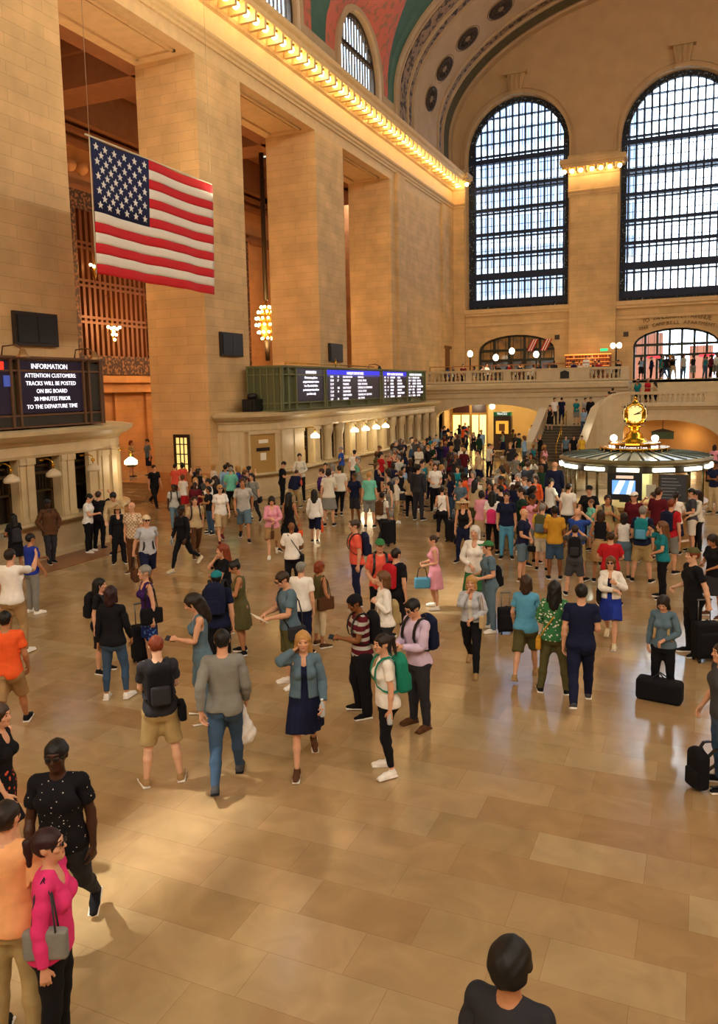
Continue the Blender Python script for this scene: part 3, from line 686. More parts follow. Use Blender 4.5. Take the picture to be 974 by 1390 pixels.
# far board
r, w, h = board('departure_board', 28.9, 47.4, 3.58, 5.42, -16.1, 'long green departure board with four lit timetable screens on the far ticket booth', GREENB, 1.6)
def Y2(y): return y-(28.9+47.4)/2
for y in (29.0, 29.5, 30.2, 32.95, 33.15, 39.85, 40.15, 44.05, 46.95, 47.3): b = MB(); b.box((-.12, Y2(y)-.05, 0), (.04, Y2(y)+.05, h)); b.build('post', GREENB, r)
for y in np.arange(31.5, 47, 2.2): b = MB(); b.box((-.1, Y2(y)-.03, 0), (.03, Y2(y)+.03, .3)); b.build('post', GREENB, r)
rows1 = 'All train status, platform\nand gate information is shown\nhere. Please check before\nyou board your train and have\nyour ticket ready'
scr = [(30.4, 32.9, None, 'INFORMATION'), (33.2, 39.8, LEDB, 'HUDSON DEPARTURES'), (40.3, 43.1+.1, None, ''), ]
for k, (a, c, hd, tt) in enumerate(((30.3, 32.9, SCR, 'INFORMATION'), (33.25, 39.75, LEDB, 'HARLEM DEPARTURES'), (40.3, 43.2+.0 if 0 else 43.4+.6, LEDB, 'NEW HAVEN DEPARTURES'), (44.2, 46.9, LEDG, 'HUDSON DEPARTURES'))):
    if k == 2: a, c = 40.25, 43.95
    b = MB(); b.box((-.1, Y2(a), .36), (0, Y2(c), h-.06)); s = b.build('screen', SCR, r)
    b = MB(); b.box((-.02, Y2(a), h-.36), (.02, Y2(c), h-.07)); hb = b.build('header_strip', hd, s)
    text(tt, .19, (.03, Y2((a+c)/2), h-.215), ROTX, LED, s, sx=1.1 if k else .8)
    if k == 0:
        text(rows1, .155, (.02, Y2((a+c)/2), h-.80), ROTX, LED, s, lsp=1.15, sx=.82)
    else:
        ww = c-a; f = .9 if k == 1 else .8
        cols = [(.05, 'TIME\n12:08\n12:19\n12:31\n12:40\n12:52\n1:07'), (.17 if k == 1 else .18, 'TR\n27\n\n106\n19\n\n32'), (.27 if k == 1 else .3, ['', 'DESTINATION\nSTAMFORD\nWASSAIC\nSOUTHEAST\nSTAMFORD\nNEW HAVEN\nNORTH', 'DESTINATION\nCROTON\nHARMON\nSTAMFORD\nYONKERS\nBEACON\nGREYSTONE', 'DESTINATION\nSTAMFORD\nSOUTHEAST\nCROTON\nWHITE\nNORTH\nHARMON'][k]), (.55 if k == 1 else .6, 'REMARKS\nLOCAL STOPS\nFIRST STOP RYE\nEXPRESS TO STAMFORD\nLOCAL STOPS\nCHANGE AT CROTON\nALL STOPS')]
        for q, (fx, body) in enumerate(cols): text(body, .15, (.02, Y2(a+ww*fx), h-.92), ROTX, LED, s, align='LEFT', lsp=1.18, sx=(1.15 if k == 1 else .72))
# little things standing on the boards: conduit, floodlight
b = MB(); b.tube([(-16.6, 30.2, 5.5), (-16.6, 30.2, 5.62), (-16.5, 34, 5.62), (-16.5, 40, 5.6)], .03, 6); b.tube([(-16.4, 34.9, 5.48), (-16.4, 34.9, 5.9)], .03, 6)
tag(b.build('cable_conduit', GOLD), 'thin brass conduit lying along the top of the green departure board', 'conduit')
for k, (x, y, z, lb) in enumerate(((-15.9, 15.05, 5.48, 'brass floodlight on an arm over the left edge of the INFORMATION screen'), (-15.9, 17.6, 5.48, 'brass floodlight on top of the INFORMATION board at its right end'), (-16.3, 40.0, 5.5, 'black floodlight on top of the green departure board'))):
    r = empty('floodlight', (x, y, z), lb, 'floodlight', 'floodlights on the boards')
    b = MB(); b.tube([(-.5, -.1, 0), (-.45, -.1, .22), (-.1, 0, .25), (.12, 0, .12)], .022, 6); b.build('arm', MATS['board_bronze'] if k < 2 else BLACK, r)
    b = MB(); b.lathe([(.03, .16), (.07, .12), (.1, .02), (.17, -.06), (.16, -.08)], 12, (.12, 0, 0)); b.build('lamp_head', mat('floodlight_brass', '#9a7448', .4, .6) if k < 2 else BLACK, r)
# machine and pot plants on the far booth roof
b = MB(); b.box((-17.6, 28.2, 3.58), (-17.0, 28.9, 4.1)); b.box((-17.5, 28.15, 3.66), (-17.1, 28.2, 4.0)); b.lathe([(.2, 0), (.22, .2), (.1, .25)], 10, (-17.3, 28.55, 4.1)); tag(b.build('fan_unit', BLACK), 'black machine on the roof of the far ticket booth beside the departure board', 'machine')
# ------------------------------------------------------------------ the flag
FLX, FY0, FY1, FZ0, FZ1 = -15.0, None, None, None, None
def on_x(px, py, x): d = ray(px, py); return Vector((0, 0, CH))+d*(x/d.x)
p00 = on_x(121, 186, FLX); p11 = on_x(292, 400, FLX)
fy0, fy1, fz1, fz0 = p00.y, p11.y, p00.z, p11.z
fw, fh = fy1-fy0, fz1-fz0
RED = mat('flag_red', '#d01820', .8); WHT = mat('flag_white', '#ece2d2', .8); NAVY = mat('flag_navy', '#121a4a', .8)
flag = empty('flag', (FLX, (fy0+fy1)/2, fz0), 'large American flag with stars and red and white stripes hanging over the ticket side', 'flag')
def ripple(y, z): return .05*math.sin(2.1*(y-fy0)+.8*z)+.03*math.sin(5*(y-fy0))*(1-(z-fz0)/fh)
def cloth(b, y0, y1, z0, z1, th=.012, off=0, mi=0):
    n = max(2, int((y1-y0)/.15)); m = 3; vs = []
    for s in (-1, 1):
        for i in range(n+1):
            for j in range(m+1): y = y0+(y1-y0)*i/n; z = z0+(z1-z0)*j/m; vs.append((ripple(y, z)+s*th/2+off, y-(fy0+fy1)/2, z-fz0))
    K = (n+1)*(m+1); fs = []
    for i in range(n):
        for j in range(m): a = i*(m+1)+j; fs.append((a, a+1, a+m+2, a+m+1)); fs.append((K+a, K+a+m+1, K+a+m+2, K+a+1))
    for i in range(n): a = i*(m+1); fs.append((a, a+m+1, K+a+m+1, K+a)); a += m; fs.append((a, K+a, K+a+m+1, a+m+1))
    for j in range(m): fs.append((j, K+j, K+j+1, j+1)); a = n*(m+1)+j; fs.append((a, a+1, K+a+1, K+a))
    b.add(vs, fs, mi, True)
for k in range(13):
    z1 = fz1-fh*k/13; z0 = z1-fh/13; b = MB(); cloth(b, fy0 if k >= 7 else fy0+fw*.42, fy1, z0, z1); b.build('stripe', RED if k % 2 == 0 else WHT, flag, fix=False)
b = MB(); cloth(b, fy0, fy0+fw*.42, fz1-fh*7/13, fz1, .014); cn = b.build('canton', NAVY, flag, fix=False)
b = MB(); cw, ch = fw*.42, fh*7/13
for r_ in range(9):
    for q in range(6 if r_ % 2 == 0 else 5):
        y = fy0+cw*((1+2*q)/12 if r_ % 2 == 0 else (2+2*q)/12); z = fz1-ch*(r_+1)/10
        vs = []; 
        for d in (.012, .03):
            for i in range(10): a = PI/2+i*PI/5; rr = .105 if i % 2 == 0 else .043; vs.append((ripple(y, z)+d, y-(fy0+fy1)/2+rr*math.cos(a), z-fz0+rr*math.sin(a)))
        b.add(vs, [tuple(range(10, 20)), tuple(range(10))[::-1]]+[(i, (i+1) % 10, 10+(i+1) % 10, 10+i) for i in range(10)])
b.build('stars', mat('star_white', '#f2eee6', .8), cn)
b = MB(); b.tube([(0, -fw/2-.15, fh+.03), (0, fw/2+.02, fh+.03)], .03, 8); b.build('rod', mat('flag_rod', '#cfc0a0', .5), flag)
b = MB(); b.tube([(0, -fw/2, fh), (0, -fw/2-.02, 0)], .02, 6); b.build('edge_cord', mat('flag_rod', '#cfc0a0', .5), flag)
b = MB(); b.tube([(0, -fw/2, fh+.03), (0, -fw/2, 26-fz0)], .01, 5); b.tube([(0, fw/2, fh+.03), (0, fw/2, 26-fz0)], .007, 5); b.build('wire', mat('wire_steel', '#b49a78', .6), flag)
# ------------------------------------------------------------------ chandelier hanging in the passage
ch = empty('chandelier', (-22.3, 38.6, 7.2), 'tall brass chandelier covered with glowing bulbs hanging between the second and third piers', 'chandelier')
b = MB(); b.lathe([(.02, 0), (.18, .05), (.34, .3), (.42, .7), (.42, 1.0), (.34, 1.5), (.2, 1.8), (.06, 2.0), (.04, 2.4)], 14); b.build('body', mat('chandelier_brass', '#8a5f22', .35, .8), ch)
b = MB(); b.tube([(0, 0, 2.2), (0, 0, 10.4)], .13, 8); b.tube([(0, 0, -1.1), (0, 0, 0)], [.12, .16], 8); b.build('stem', BRONZE, ch)
proto = None
for (z, r_, n) in ((.12, .3, 6), (.45, .48, 10), (.85, .6, 12), (1.2, .58, 12), (1.55, .46, 10), (1.82, .3, 8)):
    for i in range(n):
        a = 2*PI*i/n+z; bb = MB()
        if proto is None: bb.ball((0, 0, 0), .075, 8); o = proto = bb.build('bulb', mat('chandelier_bulb', '#fff0c0', .4, emit=14, ecol='#ffdf90'), ch)
        else: o = proto.copy(); COL.objects.link(o); o.parent = ch
        o.location = (r_*math.cos(a), r_*math.sin(a), z)
lamp('chandelier_light', 'POINT', (-22.3, 38.0, 7.6), 500, (1, .66, .3), .6)
# chandeliers further back in the passage, seen through the grille
for k, (y, z, lb) in enumerate(((32.0, 7.3, 'lower cluster'), (31.0, 10.2, 'upper cluster'))):
    c = empty('chandelier', (-27.45, y, z), 'small glowing %s of chandelier bulbs in front of the bronze grille' % lb, 'chandelier', 'chandeliers at the grille')
    b = MB(); b.lathe([(.02, -.3), (.08, 0), (.16, .3), (.05, .5)], 10); b.tube([(0, 0, .4), (0, 0, 1.0 if k else 2.0), (-.45, 0, 1.4 if k else 2.1)], .02, 5); b.build('body', MATS['chandelier_brass'], c)
    for q, (dy, dz) in enumerate([(-.42, .45), (-.2, .4), (0, .45), (.22, .4), (.42, .48), (-.12, .1), (.12, .1), (0, -.15), (-.05, .25)][:9 if k == 0 else 4]):
        o = proto.copy(); COL.objects.link(o); o.parent = c; o.location = (.15, dy, dz)
for y in (12.5, 22.9, 33.1, 43.3): lamp('chandelier_light', 'POINT', (-24.5, y, 8.5), 430, (1, .6, .28), .8)
# door in the side of the second pier
r = bpy.data.objects.new('door_1', None); r.location = (-19.35, 26.38, 1.2); COL.objects.link(r); r['kind'] = 'structure'
b = MB(); b.prism([(-.38, 0), (.38, 0), (.38, 1.55), (-.38, 1.55)], [[(-.28, .04), (.28, .04), (.28, 1.42), (-.28, 1.42)]], 'y', -.08, 0); b.build('door_frame', mat('door_dark', '#2a1a10', .5), r)
b = MB(); b.box((-.28, -.03, 0), (.28, 0, 1.45)); b.build('pane', mat('lit_door_glass', '#f6d98a', .4, emit=.8, ecol='#f2d27a'), r)
b = MB()
for x in (-.09, .1): b.box((x-.02, -.06, 0), (x+.02, -.02, 1.45))
for z in (.35, .75, 1.15): b.box((-.3, -.06, z-.02), (.3, -.02, z+.02))
b.build('glazing_bars', mat('door_dark', '#2a1a10', .5), r)
# ramp parapet and inner low wall beside it
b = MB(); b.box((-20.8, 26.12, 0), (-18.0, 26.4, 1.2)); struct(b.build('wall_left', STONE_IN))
# ------------------------------------------------------------------ west balcony
BZ, BYF = 4.62, 53.0
b = MB()
arch_h = [arch(-17.2, -9.9, 2.35, 14, .85, .001)]
b.prism([(LX, 0), (-4.4, 0), (-4.4, 4.1), (LX, 4.1)], arch_h, 'y', BYF, BYF+.6); struct(b.build('wall_far', [BSTONE]))
b = MB(); b.box((LX, BYF, 4.1), (-4.4, FY, BZ)); b.box((-4.4, 56.0, 2.9), (RX, FY, BZ)); struct(b.build('floor', BSTONE))
b = MB(); PB = [(0, 3.95), (.12, 4.0), (.16, 4.16), (.34, 4.24), (.36, 4.5), (.3, 4.62), (0, 4.66)]
b.sweep(PB, run_x(BYF, LX, -4.4)); b.sweep([(0, 3.6), (.05, 3.6), (.08, 3.68), (0, 3.7)], run_x(BYF, LX, -4.4)); struct(b.build('trim_12', BSTONE))
bal_proto = [None]
def balustrade(x0, x1, y, z, runs, label, name='balustrade', hgt=.86):
    r = empty(name, ((x0+x1)/2, y, z), label, 'balustrade'); ox = (x0+x1)/2
    b = MB(); b.box((x0-ox, -.2, hgt-.16), (x1-ox, .2, hgt)); b.box((x0-ox, -.24, hgt-.05), (x1-ox, .24, hgt-.02)); b.build('handrail', BSTONE, r)
    b = MB(); b.box((x0-ox, -.18, 0), (x1-ox, .18, .14)); b.build('plinth', BSTONE, r)
    last = x0
    for (a, c) in runs:
        b = MB(); b.box((last-ox, -.17, .14), (a-ox, .17, hgt-.16)); b.box((last+.12-ox, -.2, .22), (max(last+.13, a-.12)-ox, -.17, hgt-.24)); b.build('pier', BSTONE, r); last = c
        n = int((c-a)/.27)
        for k in range(n):
            if bal_proto[0] is None:
                bb = MB(); bb.lathe([(.075, 0), (.075, .05), (.04, .09), (.085, .2), (.08, .28), (.04, .42), (.045, .46), (.075, .5), (.075, .56)], 8); o = bal_proto[0] = bb.build('baluster', BSTONE, r)
            else: o = bal_proto[0].copy(); COL.objects.link(o); o.parent = r
            o.location = (a+(c-a)*(k+.5)/n-ox, 0, .14)
    b = MB(); b.box((last-ox, -.17, .14), (x1-ox, .17, hgt-.16)); b.build('pier', BSTONE, r)
    return r
bl = balustrade(LX, -4.4, BYF-.05, BZ+.04, [(-17.7, -15.0), (-14.6, -12.4), (-11.9, -10.2)+(), (-6.8, -4.9)], 'long marble balustrade along the restaurant balcony below the arched windows')
b = MB(); b.prism([(-.28, 0), (.28, 0), (.28, .42), (0, .52), (-.28, .42)], [], 'y', -.27, -.2); o = b.build('plaque', BLACK, bl); o.location = (-8.35+11.2, 0, .18)
# right landing with its own balustrade and the arched recess under it
b = MB(); b.box((-5.6, 50.3, 2.5), (RX, 53.0, 2.9)); b.box((-9.9, 50.0, 1.5), (-5.6, 53.0, 1.9)); struct(b.build('floor', BSTONE))
b = MB(); b.prism([(-6.3, 0), (RX, 0), (RX, 2.95), (-4.6, 2.95), (-6.3, 1.9)], [arch(-5.4, .95, .9, 16, 1.35, .001)], 'y', 50.0, 50.4)
struct(b.build('wall_far', [BSTONE]))
b = MB(); b.box((-6.3, 51.6, 0), (3, 51.9, 2.5)); struct(b.build('wall_far', mat('orange_lit_plaster', '#dca765', .8, noise=.08, nscale=1.5)))
for x in (-4.2, -.6): lamp('recess_light', 'POINT', (x, 50.9, 1.2), 16, (1, .66, .3), .3)
b = MB(); b.sweep([(0, 2.85), (.1, 2.88), (.16, 3.0), (.3, 3.06), (.3, 3.24), (0, 3.28)], run_x(50.0, -4.5, RX)); struct(b.build('trim_13', BSTONE))
balustrade(-4.4, 3.6, 49.95, 3.1, [(-4.0, .1), (.7, 3.3)], 'marble balustrade of the landing below the Vanderbilt Avenue doors', hgt=.82)
sg = empty('hanging_sign', (-2.2, 50.2, 1.1), 'dark green sign hanging in the orange lit arch behind the information booth', 'sign')
b = MB(); b.prism([(-.62, 0), (.62, 0), (.62, .42), (-.62, .42)], [], 'y', -.05, .05); b.build('panel', mat('sign_green', '#41522f', .5), sg)
b = MB(); b.prism([(-.72, .42), (.72, .42), (.4, .52), (0, .62), (-.4, .52)], [], 'y', -.06, .06); b.tube([(0, 0, .6), (0, 0, 1.1)], .02, 5); b.build('bracket', BRONZE, sg)
# upper flight to the Vanderbilt doors
b = MB()
n = 11
for k in range(n): b.box((-4.6, 53.0+.3*k, 2.9), (3.5, 56.4, 2.9+(k+1)*(BZ-2.9)/n))
struct(b.build('floor', BSTONE))
# lower flight facing the hall
st = empty('staircase', (-7.8, 50.0, 0), 'grey marble stair flight rising to the landing between sloping parapets', 'staircase')
n = 12
STEPM = mat('stair_tread_grey', '#6f6049', .5, noise=.1, nscale=4); RISEM = mat('stair_riser', '#4c4234', .6)
for k in range(n):
    b = MB(); y = 46.4+.3*k; b.box((-9.15+7.8, y-50, 0), (-6.5+7.8, 50.0-50, (k+1)*1.9/n)); b.box((-9.15+7.8, y-50-.03, (k+1)*1.9/n-.03), (-6.5+7.8, y-50+.3, (k+1)*1.9/n+.005), 1); b.build('step', [RISEM, STEPM], st)
b = MB()
for z in (0,): b.tube([(0, -3.7, .85), (0, -.1, 2.75), (0, .2, 2.8)], .03, 6); b.tube([(0, -3.6, 0), (0, -3.6, .9)], .025, 6); b.tube([(0, -1.8, .9), (0, -1.8, 1.85)], .025, 6); b.tube([(0, 0, 1.9), (0, 0, 2.78)], .025, 6)
b.build('handrail', GOLD, st)
# side flight up to the right landing
b = MB()
for k in range(6): b.box((-5.8+.24*k, 50.4, 1.9), (-4.3, 52.9, 1.9+(k+1)/6*1.0))
struct(b.build('floor', BSTONE))
def parapet(pts, w, label, hgt):
    """solid stone parapet following pts (x, y, floor z)"""
    b = MB(); r = None; n = len(pts); P = [Vector(p) for p in pts]; vs = []; vs2 = []
    o3 = P[0].copy(); o3.z = 0
    for i, p in enumerate(P):
        a, c = P[max(0, i-1)], P[min(n-1, i+1)]; t = Vector((c.x-a.x, c.y-a.y, 0)).normalized(); s = Vector((t.y, -t.x, 0))
        q = p-o3
        for (d, z) in ((-w, 0), (w, 0), (w, q.z+hgt), (-w, q.z+hgt)): v = q+s*d; vs.append((v.x, v.y, z))
        for (d, z) in ((-w-.07, q.z+hgt), (w+.07, q.z+hgt), (w+.07, q.z+hgt+.12), (-w-.07, q.z+hgt+.12)): v = q+s*d; vs2.append((v.x, v.y, z))
    fs = [(i*4+k, i*4+(k+1) % 4, (i+1)*4+(k+1) % 4, (i+1)*4+k) for i in range(n-1) for k in range(4)]+[(0, 1, 2, 3), tuple((n-1)*4+k for k in range(4))]
    root = empty('stair_parapet', o3, label, 'stair parapet')
    MB().add(vs, fs).build('wall', BSTONE, root); MB().add(vs2, fs).build('coping', mat('coping_marble', '#dccdaa', .4), root); return root
parapet([(-9.35, 46.1, .2), (-9.3, 46.6, .4), (-9.2, 49.8, 2.0), (-9.2, 50.4, 2.1)], .17, 'pale sloping stone parapet on the side of the stairs nearer the ticket booths', .82)
parapet([(-6.35, 46.0, .1), (-6.3, 46.6, .35), (-6.15, 48.6, 1.45), (-6.05, 49.4, 2.05), (-5.7, 49.85, 2.5), (-5.1, 50.0, 2.9), (-4.4, 50.0, 3.0)], .17, 'pale curved stone parapet sweeping from the stairs up to the right landing', .82)
# under-balcony arcade: yellow plaster, shop fronts, lights
b = MB(); b.box((LX, 66.0, 0), (-8.5, 66.4, 4.1)); b.box((LX-.4, BYF+.6, 0), (LX, 66.4, 4.1)); b.box((-9.6, BYF+.6, 0), (-9.2, 66.4, 4.1)); b.box((LX, BYF+.6, 3.6), (-9.2, 66.4, 4.05))
struct(b.build('wall_far', mat('arcade_plaster', '#e2c585', .7, noise=.06, nscale=1)))
for (x, y) in ((-16, 57), (-13, 56), (-11.4, 55.2), (-13, 62.5), (-16.5, 63)): lamp('arcade_light', 'POINT', (x, y, 3.0), 75, (1, .86, .55), .25)
gl = MB(); gl.ball((0, 0, 0), .2, 10); o = gl.build('ceiling_globe', LANT); o.location = (-13.7, 55, 3.0); s = MB(); s.tube([(0, 0, .15), (0, 0, .6)], .03, 6); s.build('stem', GOLD, o); tag(o, 'round glowing globe light under the balcony arch beside the green kiosk sign', 'lamp')
gl = MB(); gl.lathe([(.35, 0), (.45, .06), (.4, .16), (.1, .2)], 14); o = gl.build('ceiling_light', LANT); o.location = (-11.4, 54.9, 3.05); s = MB(); s.tube([(0, 0, .15), (0, 0, .5)], .05, 6); s.build('stem', GOLD, o); tag(o, 'broad glowing ceiling light under the balcony arch near the stair parapet', 'lamp')
k = empty('track_kiosk', (-12.9, 54.6, 0), 'dark brown kiosk with a yellow lit poster and green sign under the balcony arch', 'kiosk')
b = MB(); b.box((-.62, 0, 0), (.62, .5, 2.35)); b.box((-.7, -.03, 0), (.7, .53, .15)); b.build('body', mat('kiosk_brown', '#46301c', .5), k)
b = MB(); b.box((-.44, -.04, 1.1), (.44, -.0, 2.0)); b.build('poster', mat('yellow_poster', '#e0a83c', .5, emit=.7, ecol='#e0a83c'), k)
b = MB(); b.box((-.22, -.05, 1.3), (.2, -.04, 1.8)); b.build('poster_figure', mat('poster_dark', '#8c5d2c', .5), k)
b = MB(); b.box((-.6, -.06, 2.36), (.6, .4, 2.62)); b.build('green_sign', mat('kiosk_green', '#12542c', .5, emit=.3, ecol='#16703a'), k)
text('TRACKS', .2, (0, -.07, 2.49), (PI/2, 0, 0), LED, k)
# lit shop doors in the arcade
for q, (x0, x1, lb) in enumerate(((-17.6, -16.3, 'lit yellow glass doorway under dark transoms at the corner end of the arcade'), (-16.1, -15.0, 'second lit glass doorway under the balcony, next to the corner one'))):
    d = empty('shop_doorway', ((x0+x1)/2, 58.4, 0), lb, 'doorway'); w = (x1-x0)/2
    b = MB(); b.prism([(-w-.08, 0), (w+.08, 0), (w+.08, 3.3), (-w-.08, 3.3)], [[(-w, .02), (-.04, .02), (-.04, 2.3), (-w, 2.3)], [(.04, .02), (w, .02), (w, 2.3), (.04, 2.3)], [(-w, 2.45), (w, 2.45), (w, 3.2), (-w, 3.2)]], 'y', -.1, .1); b.build('frame', mat('shopfront_gold', '#a87c34', .4, .4), d)
    b = MB(); b.box((-w, -.02, 0), (w, .02, 2.3)); b.build('glass', mat('shop_glow', '#ffe9a0', .4, emit=1.2, ecol='#ffe48a'), d)
    b = MB(); b.box((-w, -.02, 2.45), (w, .02, 3.2)); b.build('transom', mat('transom_maroon', '#3a1414', .4), d)
    b = MB(); b.box((w+.08-.06, 0, 0), (w+.6, .2, 3.6)); b.build('wall_piece', MATS['arcade_plaster'], d)
# ------------------------------------------------------------------ balcony doors at the back
def arched_doors(name, x0, x1, zs, h, nx, label, upper, lower):
    r = bpy.data.objects.new(name, None); r.location = ((x0+x1)/2, FY+.5, BZ); COL.objects.link(r); r['kind'] = 'structure'; ox = (x0+x1)/2
    fr = mat('bronze_door_frame', '#2e2d22', .5, .3); b = MB(); w = (x1-x0)/2
    T = lambda x: zs+h*math.sqrt(max(0, 1-((x-ox)/w)**2))-BZ
    b.prism(arch(-w, w, zs-BZ, 14, h, 0), [arch(-w+.14, w-.14, zs-BZ, 14, h-.14, .05)], 'y', -.12, .12)
    for k in range(1, nx): x = -w+2*w*k/nx; b.box((x-.08, -.12, 0), (x+.08, .1, T(x+ox)))
    for z in (1.75, 2.5): b.box((-w, -.14, z-.09), (w, .1, z+.09))
    for k in range(nx*2): x = -w+2*w*(k+.5)/(nx*2); b.box((x-.015, -.05, 1.8), (x+.015, .02, T(x+ox)-.1))
    b.build('window_frame', fr, r)
    b = MB(); b.prism(arch(-w+.05, w-.05, zs-BZ, 14, h-.05, 1.75), [], 'y', .0, .03); b.build('pane', upper, r)
    b = MB(); b.box((-w, .0, 0), (w, .03, 1.7)); b.build('pane', lower, r)
    return r
arched_doors('door_2', -4.75, .9, 7.05, 1.2, 7, '', GLASS, GLASS)
arched_doors('door_3', -16.05, -10.25, 7.1, 1.15, 5, '', ramped('panes_painted_reflection', '#c28c4c', '#7f6a50', 1.1, .4, .6, .1), ramped('dim_panes', '#8294a8', '#5a4326', .7, .45, .55, .2))  # upper panes hold their warm reflection in the colour
# street beyond the Vanderbilt doors
b = MB(); b.box((-6, 61.8, 4.3), (3, 72, 4.6)); struct(b.build('floor', BSTONE))
b = MB(); b.box((-6.2, 70, 4.6), (-3.2, 70.4, 8.5)); b.box((-1.2, 71, 4.6), (.6, 71.4, 7.4)); tag(b.build('street_facade', mat('street_facade_red', '#8d5a50', .7)), 'blurred street buildings beyond the avenue doors', 'building')
# red banner over the doors
tb = [('exit_banner', -3.3, 'short red lit strip above the avenue doors near their dark end'), ('exit_banner', .1, 'short red lit strip above the last avenue door')]
for nm, x, lb in tb: b = MB(); b.box((-.45, 0, 0), (.45, .05, .1)); b.box((-.5, .05, -.03), (.5, .1, .13)); o = b.build(nm, mat('red_lit', '#ff4a50', .5, emit=.9, ecol='#ff4858')); o.location = (x, FY+.3, 6.2); tag(o, lb, 'sign', 'red strips above the doors')
TXT = mat('incised_letters', '#7d5a30', .8)
ins = empty('carved_inscription', (-1.9, FY-.01, 8.6), 'letters TO VANDERBILT AVENUE carved in the stone above the doors', 'inscription')
def arc_text(s, cx, z, size, rise, w):
    n = len(s)
    for i, chh in enumerate(s):
        if chh == ' ': continue
        f = (i-(n-1)/2)/(n/2); t_ = text(chh, size, (f*w/2, -.03, z-rise*f*f), (PI/2, rise*f*1.1/(w/2)*1.0, 0), TXT, ins, extr=.02)
arc_text('TO VANDERBILT AVENUE', 0, .42, .40, .28, 4.5); arc_text('THE CAMPBELL APARTMENT', 0, -.02, .34, .36, 5.0)
# small dark wall plates
for x, z in ((-10.0, 7.0+.9), (-5.2, 7.9)): b = MB(); b.box((x-.17, FY-.5, z-.17), (x+.17, FY-.39, z+.17)); b.box((x-.12, FY-.52, z-.12), (x+.12, FY-.5, z+.12)); tag(b.build('wall_plate', mat('plate_bronze', '#3a2414', .5)), 'small square dark plate on the far wall %s' % ('right of the restaurant arch' if x < -8 else 'left of the carved inscription'), 'plate')
b = MB(); b.box((LX+.05, 57.2, BZ), (LX+.2, 58.3, 7.3)); b.box((LX, 57.0, 7.3), (LX+.3, 58.5, 7.5)); d = struct(b.build('door_4', mat('niche_dark', '#7a4d20', .6)))
# ------------------------------------------------------------------ restaurant fittings
def globe_lamp(x, y, zt, label, twin=False):
    r = empty('globe_lamp', (x, y, BZ), label, 'lamp', 'globe lamps on the balcony')
    b = MB(); h = zt-BZ; b.lathe([(.16, 0), (.16, .08), (.06, .14), (.05, h-.2), (.09, h-.16)], 10)
    if twin: b.tube([(-.2, 0, h-.12), (0, 0, h-.3), (.2, 0, h-.12)], .03, 6)
    b.build('post', BRONZE, r)
    for dx in ((-.2, .2) if twin else (0,)): g = MB(); g.ball((dx, 0, h), .2 if not twin else .17, 12, sz=1.15); g.build('globe', LANT, r)
    lamp('globe_light', 'POINT', (x, y-.35, zt), 22, (1, .82, .5), .15)
globe_lamp(-15.35, 55.2, 6.75, 'globe lamp on the balcony, first at the left end of the restaurant arch')
globe_lamp(-13.35, 54.6, 6.4, 'lower globe lamp on the balcony in the middle of the restaurant arch')
globe_lamp(-12.45, 55.6, 6.85, 'globe lamp on the balcony, second tallest, in front of the restaurant arch')
globe_lamp(-10.95, 56.6, 6.6, 'globe lamp on the balcony near the right end of the restaurant arch')
globe_lamp(-5.45, 55.5, 6.95, 'twin globe lamp on a post where the restaurant balcony meets the avenue steps', True)
bar = empty('back_bar', (-7.75, 58.9, BZ), 'lit bar shelves full of bottles against the pillar between the windows', 'bar shelf')
b = MB(); b.box((-1.55, 0, 0), (1.55, .5, .95)); b.box((-1.6, .3, .95), (1.6, .55, 1.9)); b.build('cabinet', mat('bar_wood', '#7a3f1c', .4), bar)
b = MB()
for z in (1.1, 1.38, 1.66): b.box((-1.5, .08, z), (1.5, .32, z+.03))
b.box((-1.6, .02, 1.9), (1.6, .5, 1.98)); b.build('shelf', mat('bar_shelf_lit', '#ffb45a', .5, emit=.8, ecol='#ff9a40'), bar)
lamp('bar_light', 'POINT', (-7.75, 58.4, BZ+1.6), 25, (1, .6, .25), .4)
BOT = [mat('bottle_%s' % c, h, .15) for c, h in (('green', '#243b1c'), ('brown', '#4a2410'), ('clear', '#c9c2a8'), ('amber', '#b06a1c'))]
protoB = []
for m_ in BOT: bb = MB(); bb.lathe([(.035, 0), (.036, .13), (.014, .18), (.013, .23)], 8); protoB.append(bb.build('bottle', m_)); 
rnd = random.Random(3); kk = 0
names = ['green', 'brown', 'clear', 'amber']
for z in (1.13, 1.41, 1.69):
    for i in range(14):
        q = rnd.randrange(4); o = protoB[q] if not protoB[q].get('category') else protoB[q].copy()
        if o is not protoB[q]: COL.objects.link(o)
        o.location = (-7.75-1.4+i*.215, 59.1, BZ+z); tag(o, '%s glass bottle standing on the lit back bar shelves of the balcony' % names[q], 'bottle', '%s bottles on the back bar' % names[q])
b = MB(); b.box((-.22, 0, 0), (.22, .06, .14)); b.box((-.25, .06, -.02), (.25, .09, .16)); o = b.build('exit_sign', mat('green_lit', '#30d080', .5, emit=.9, ecol='#30e090')); o.location = (-6.6, 58.8, BZ+2.15); tag(o, 'small green lit sign above the balcony bar shelves', 'sign')
# rail of the restaurant, tables
for k, (x0, x1) in enumerate(((-17.8, -10.4), (-9.9, -4.9))):
    r = empty('wooden_screen_rail', ((x0+x1)/2, BYF+.5, BZ), 'thin wooden rail behind the balcony balustrade, %s' % ('long left run' if k == 0 else 'short right run above the plaque'), 'rail'); w = (x1-x0)/2
    b = MB(); b.box((-w, -.04, 1.18), (w, .04, 1.24)); b.build('top_rail', mat('rail_wood', '#a8682c', .4), r)
    b = MB()
    n = int(w*2/1.4)
    for q in range(n+1): b.box((-w+2*w*q/n-.03, -.03, 0), (-w+2*w*q/n+.03, .03, 1.18))
    b.build('posts', MATS['rail_wood'], r)
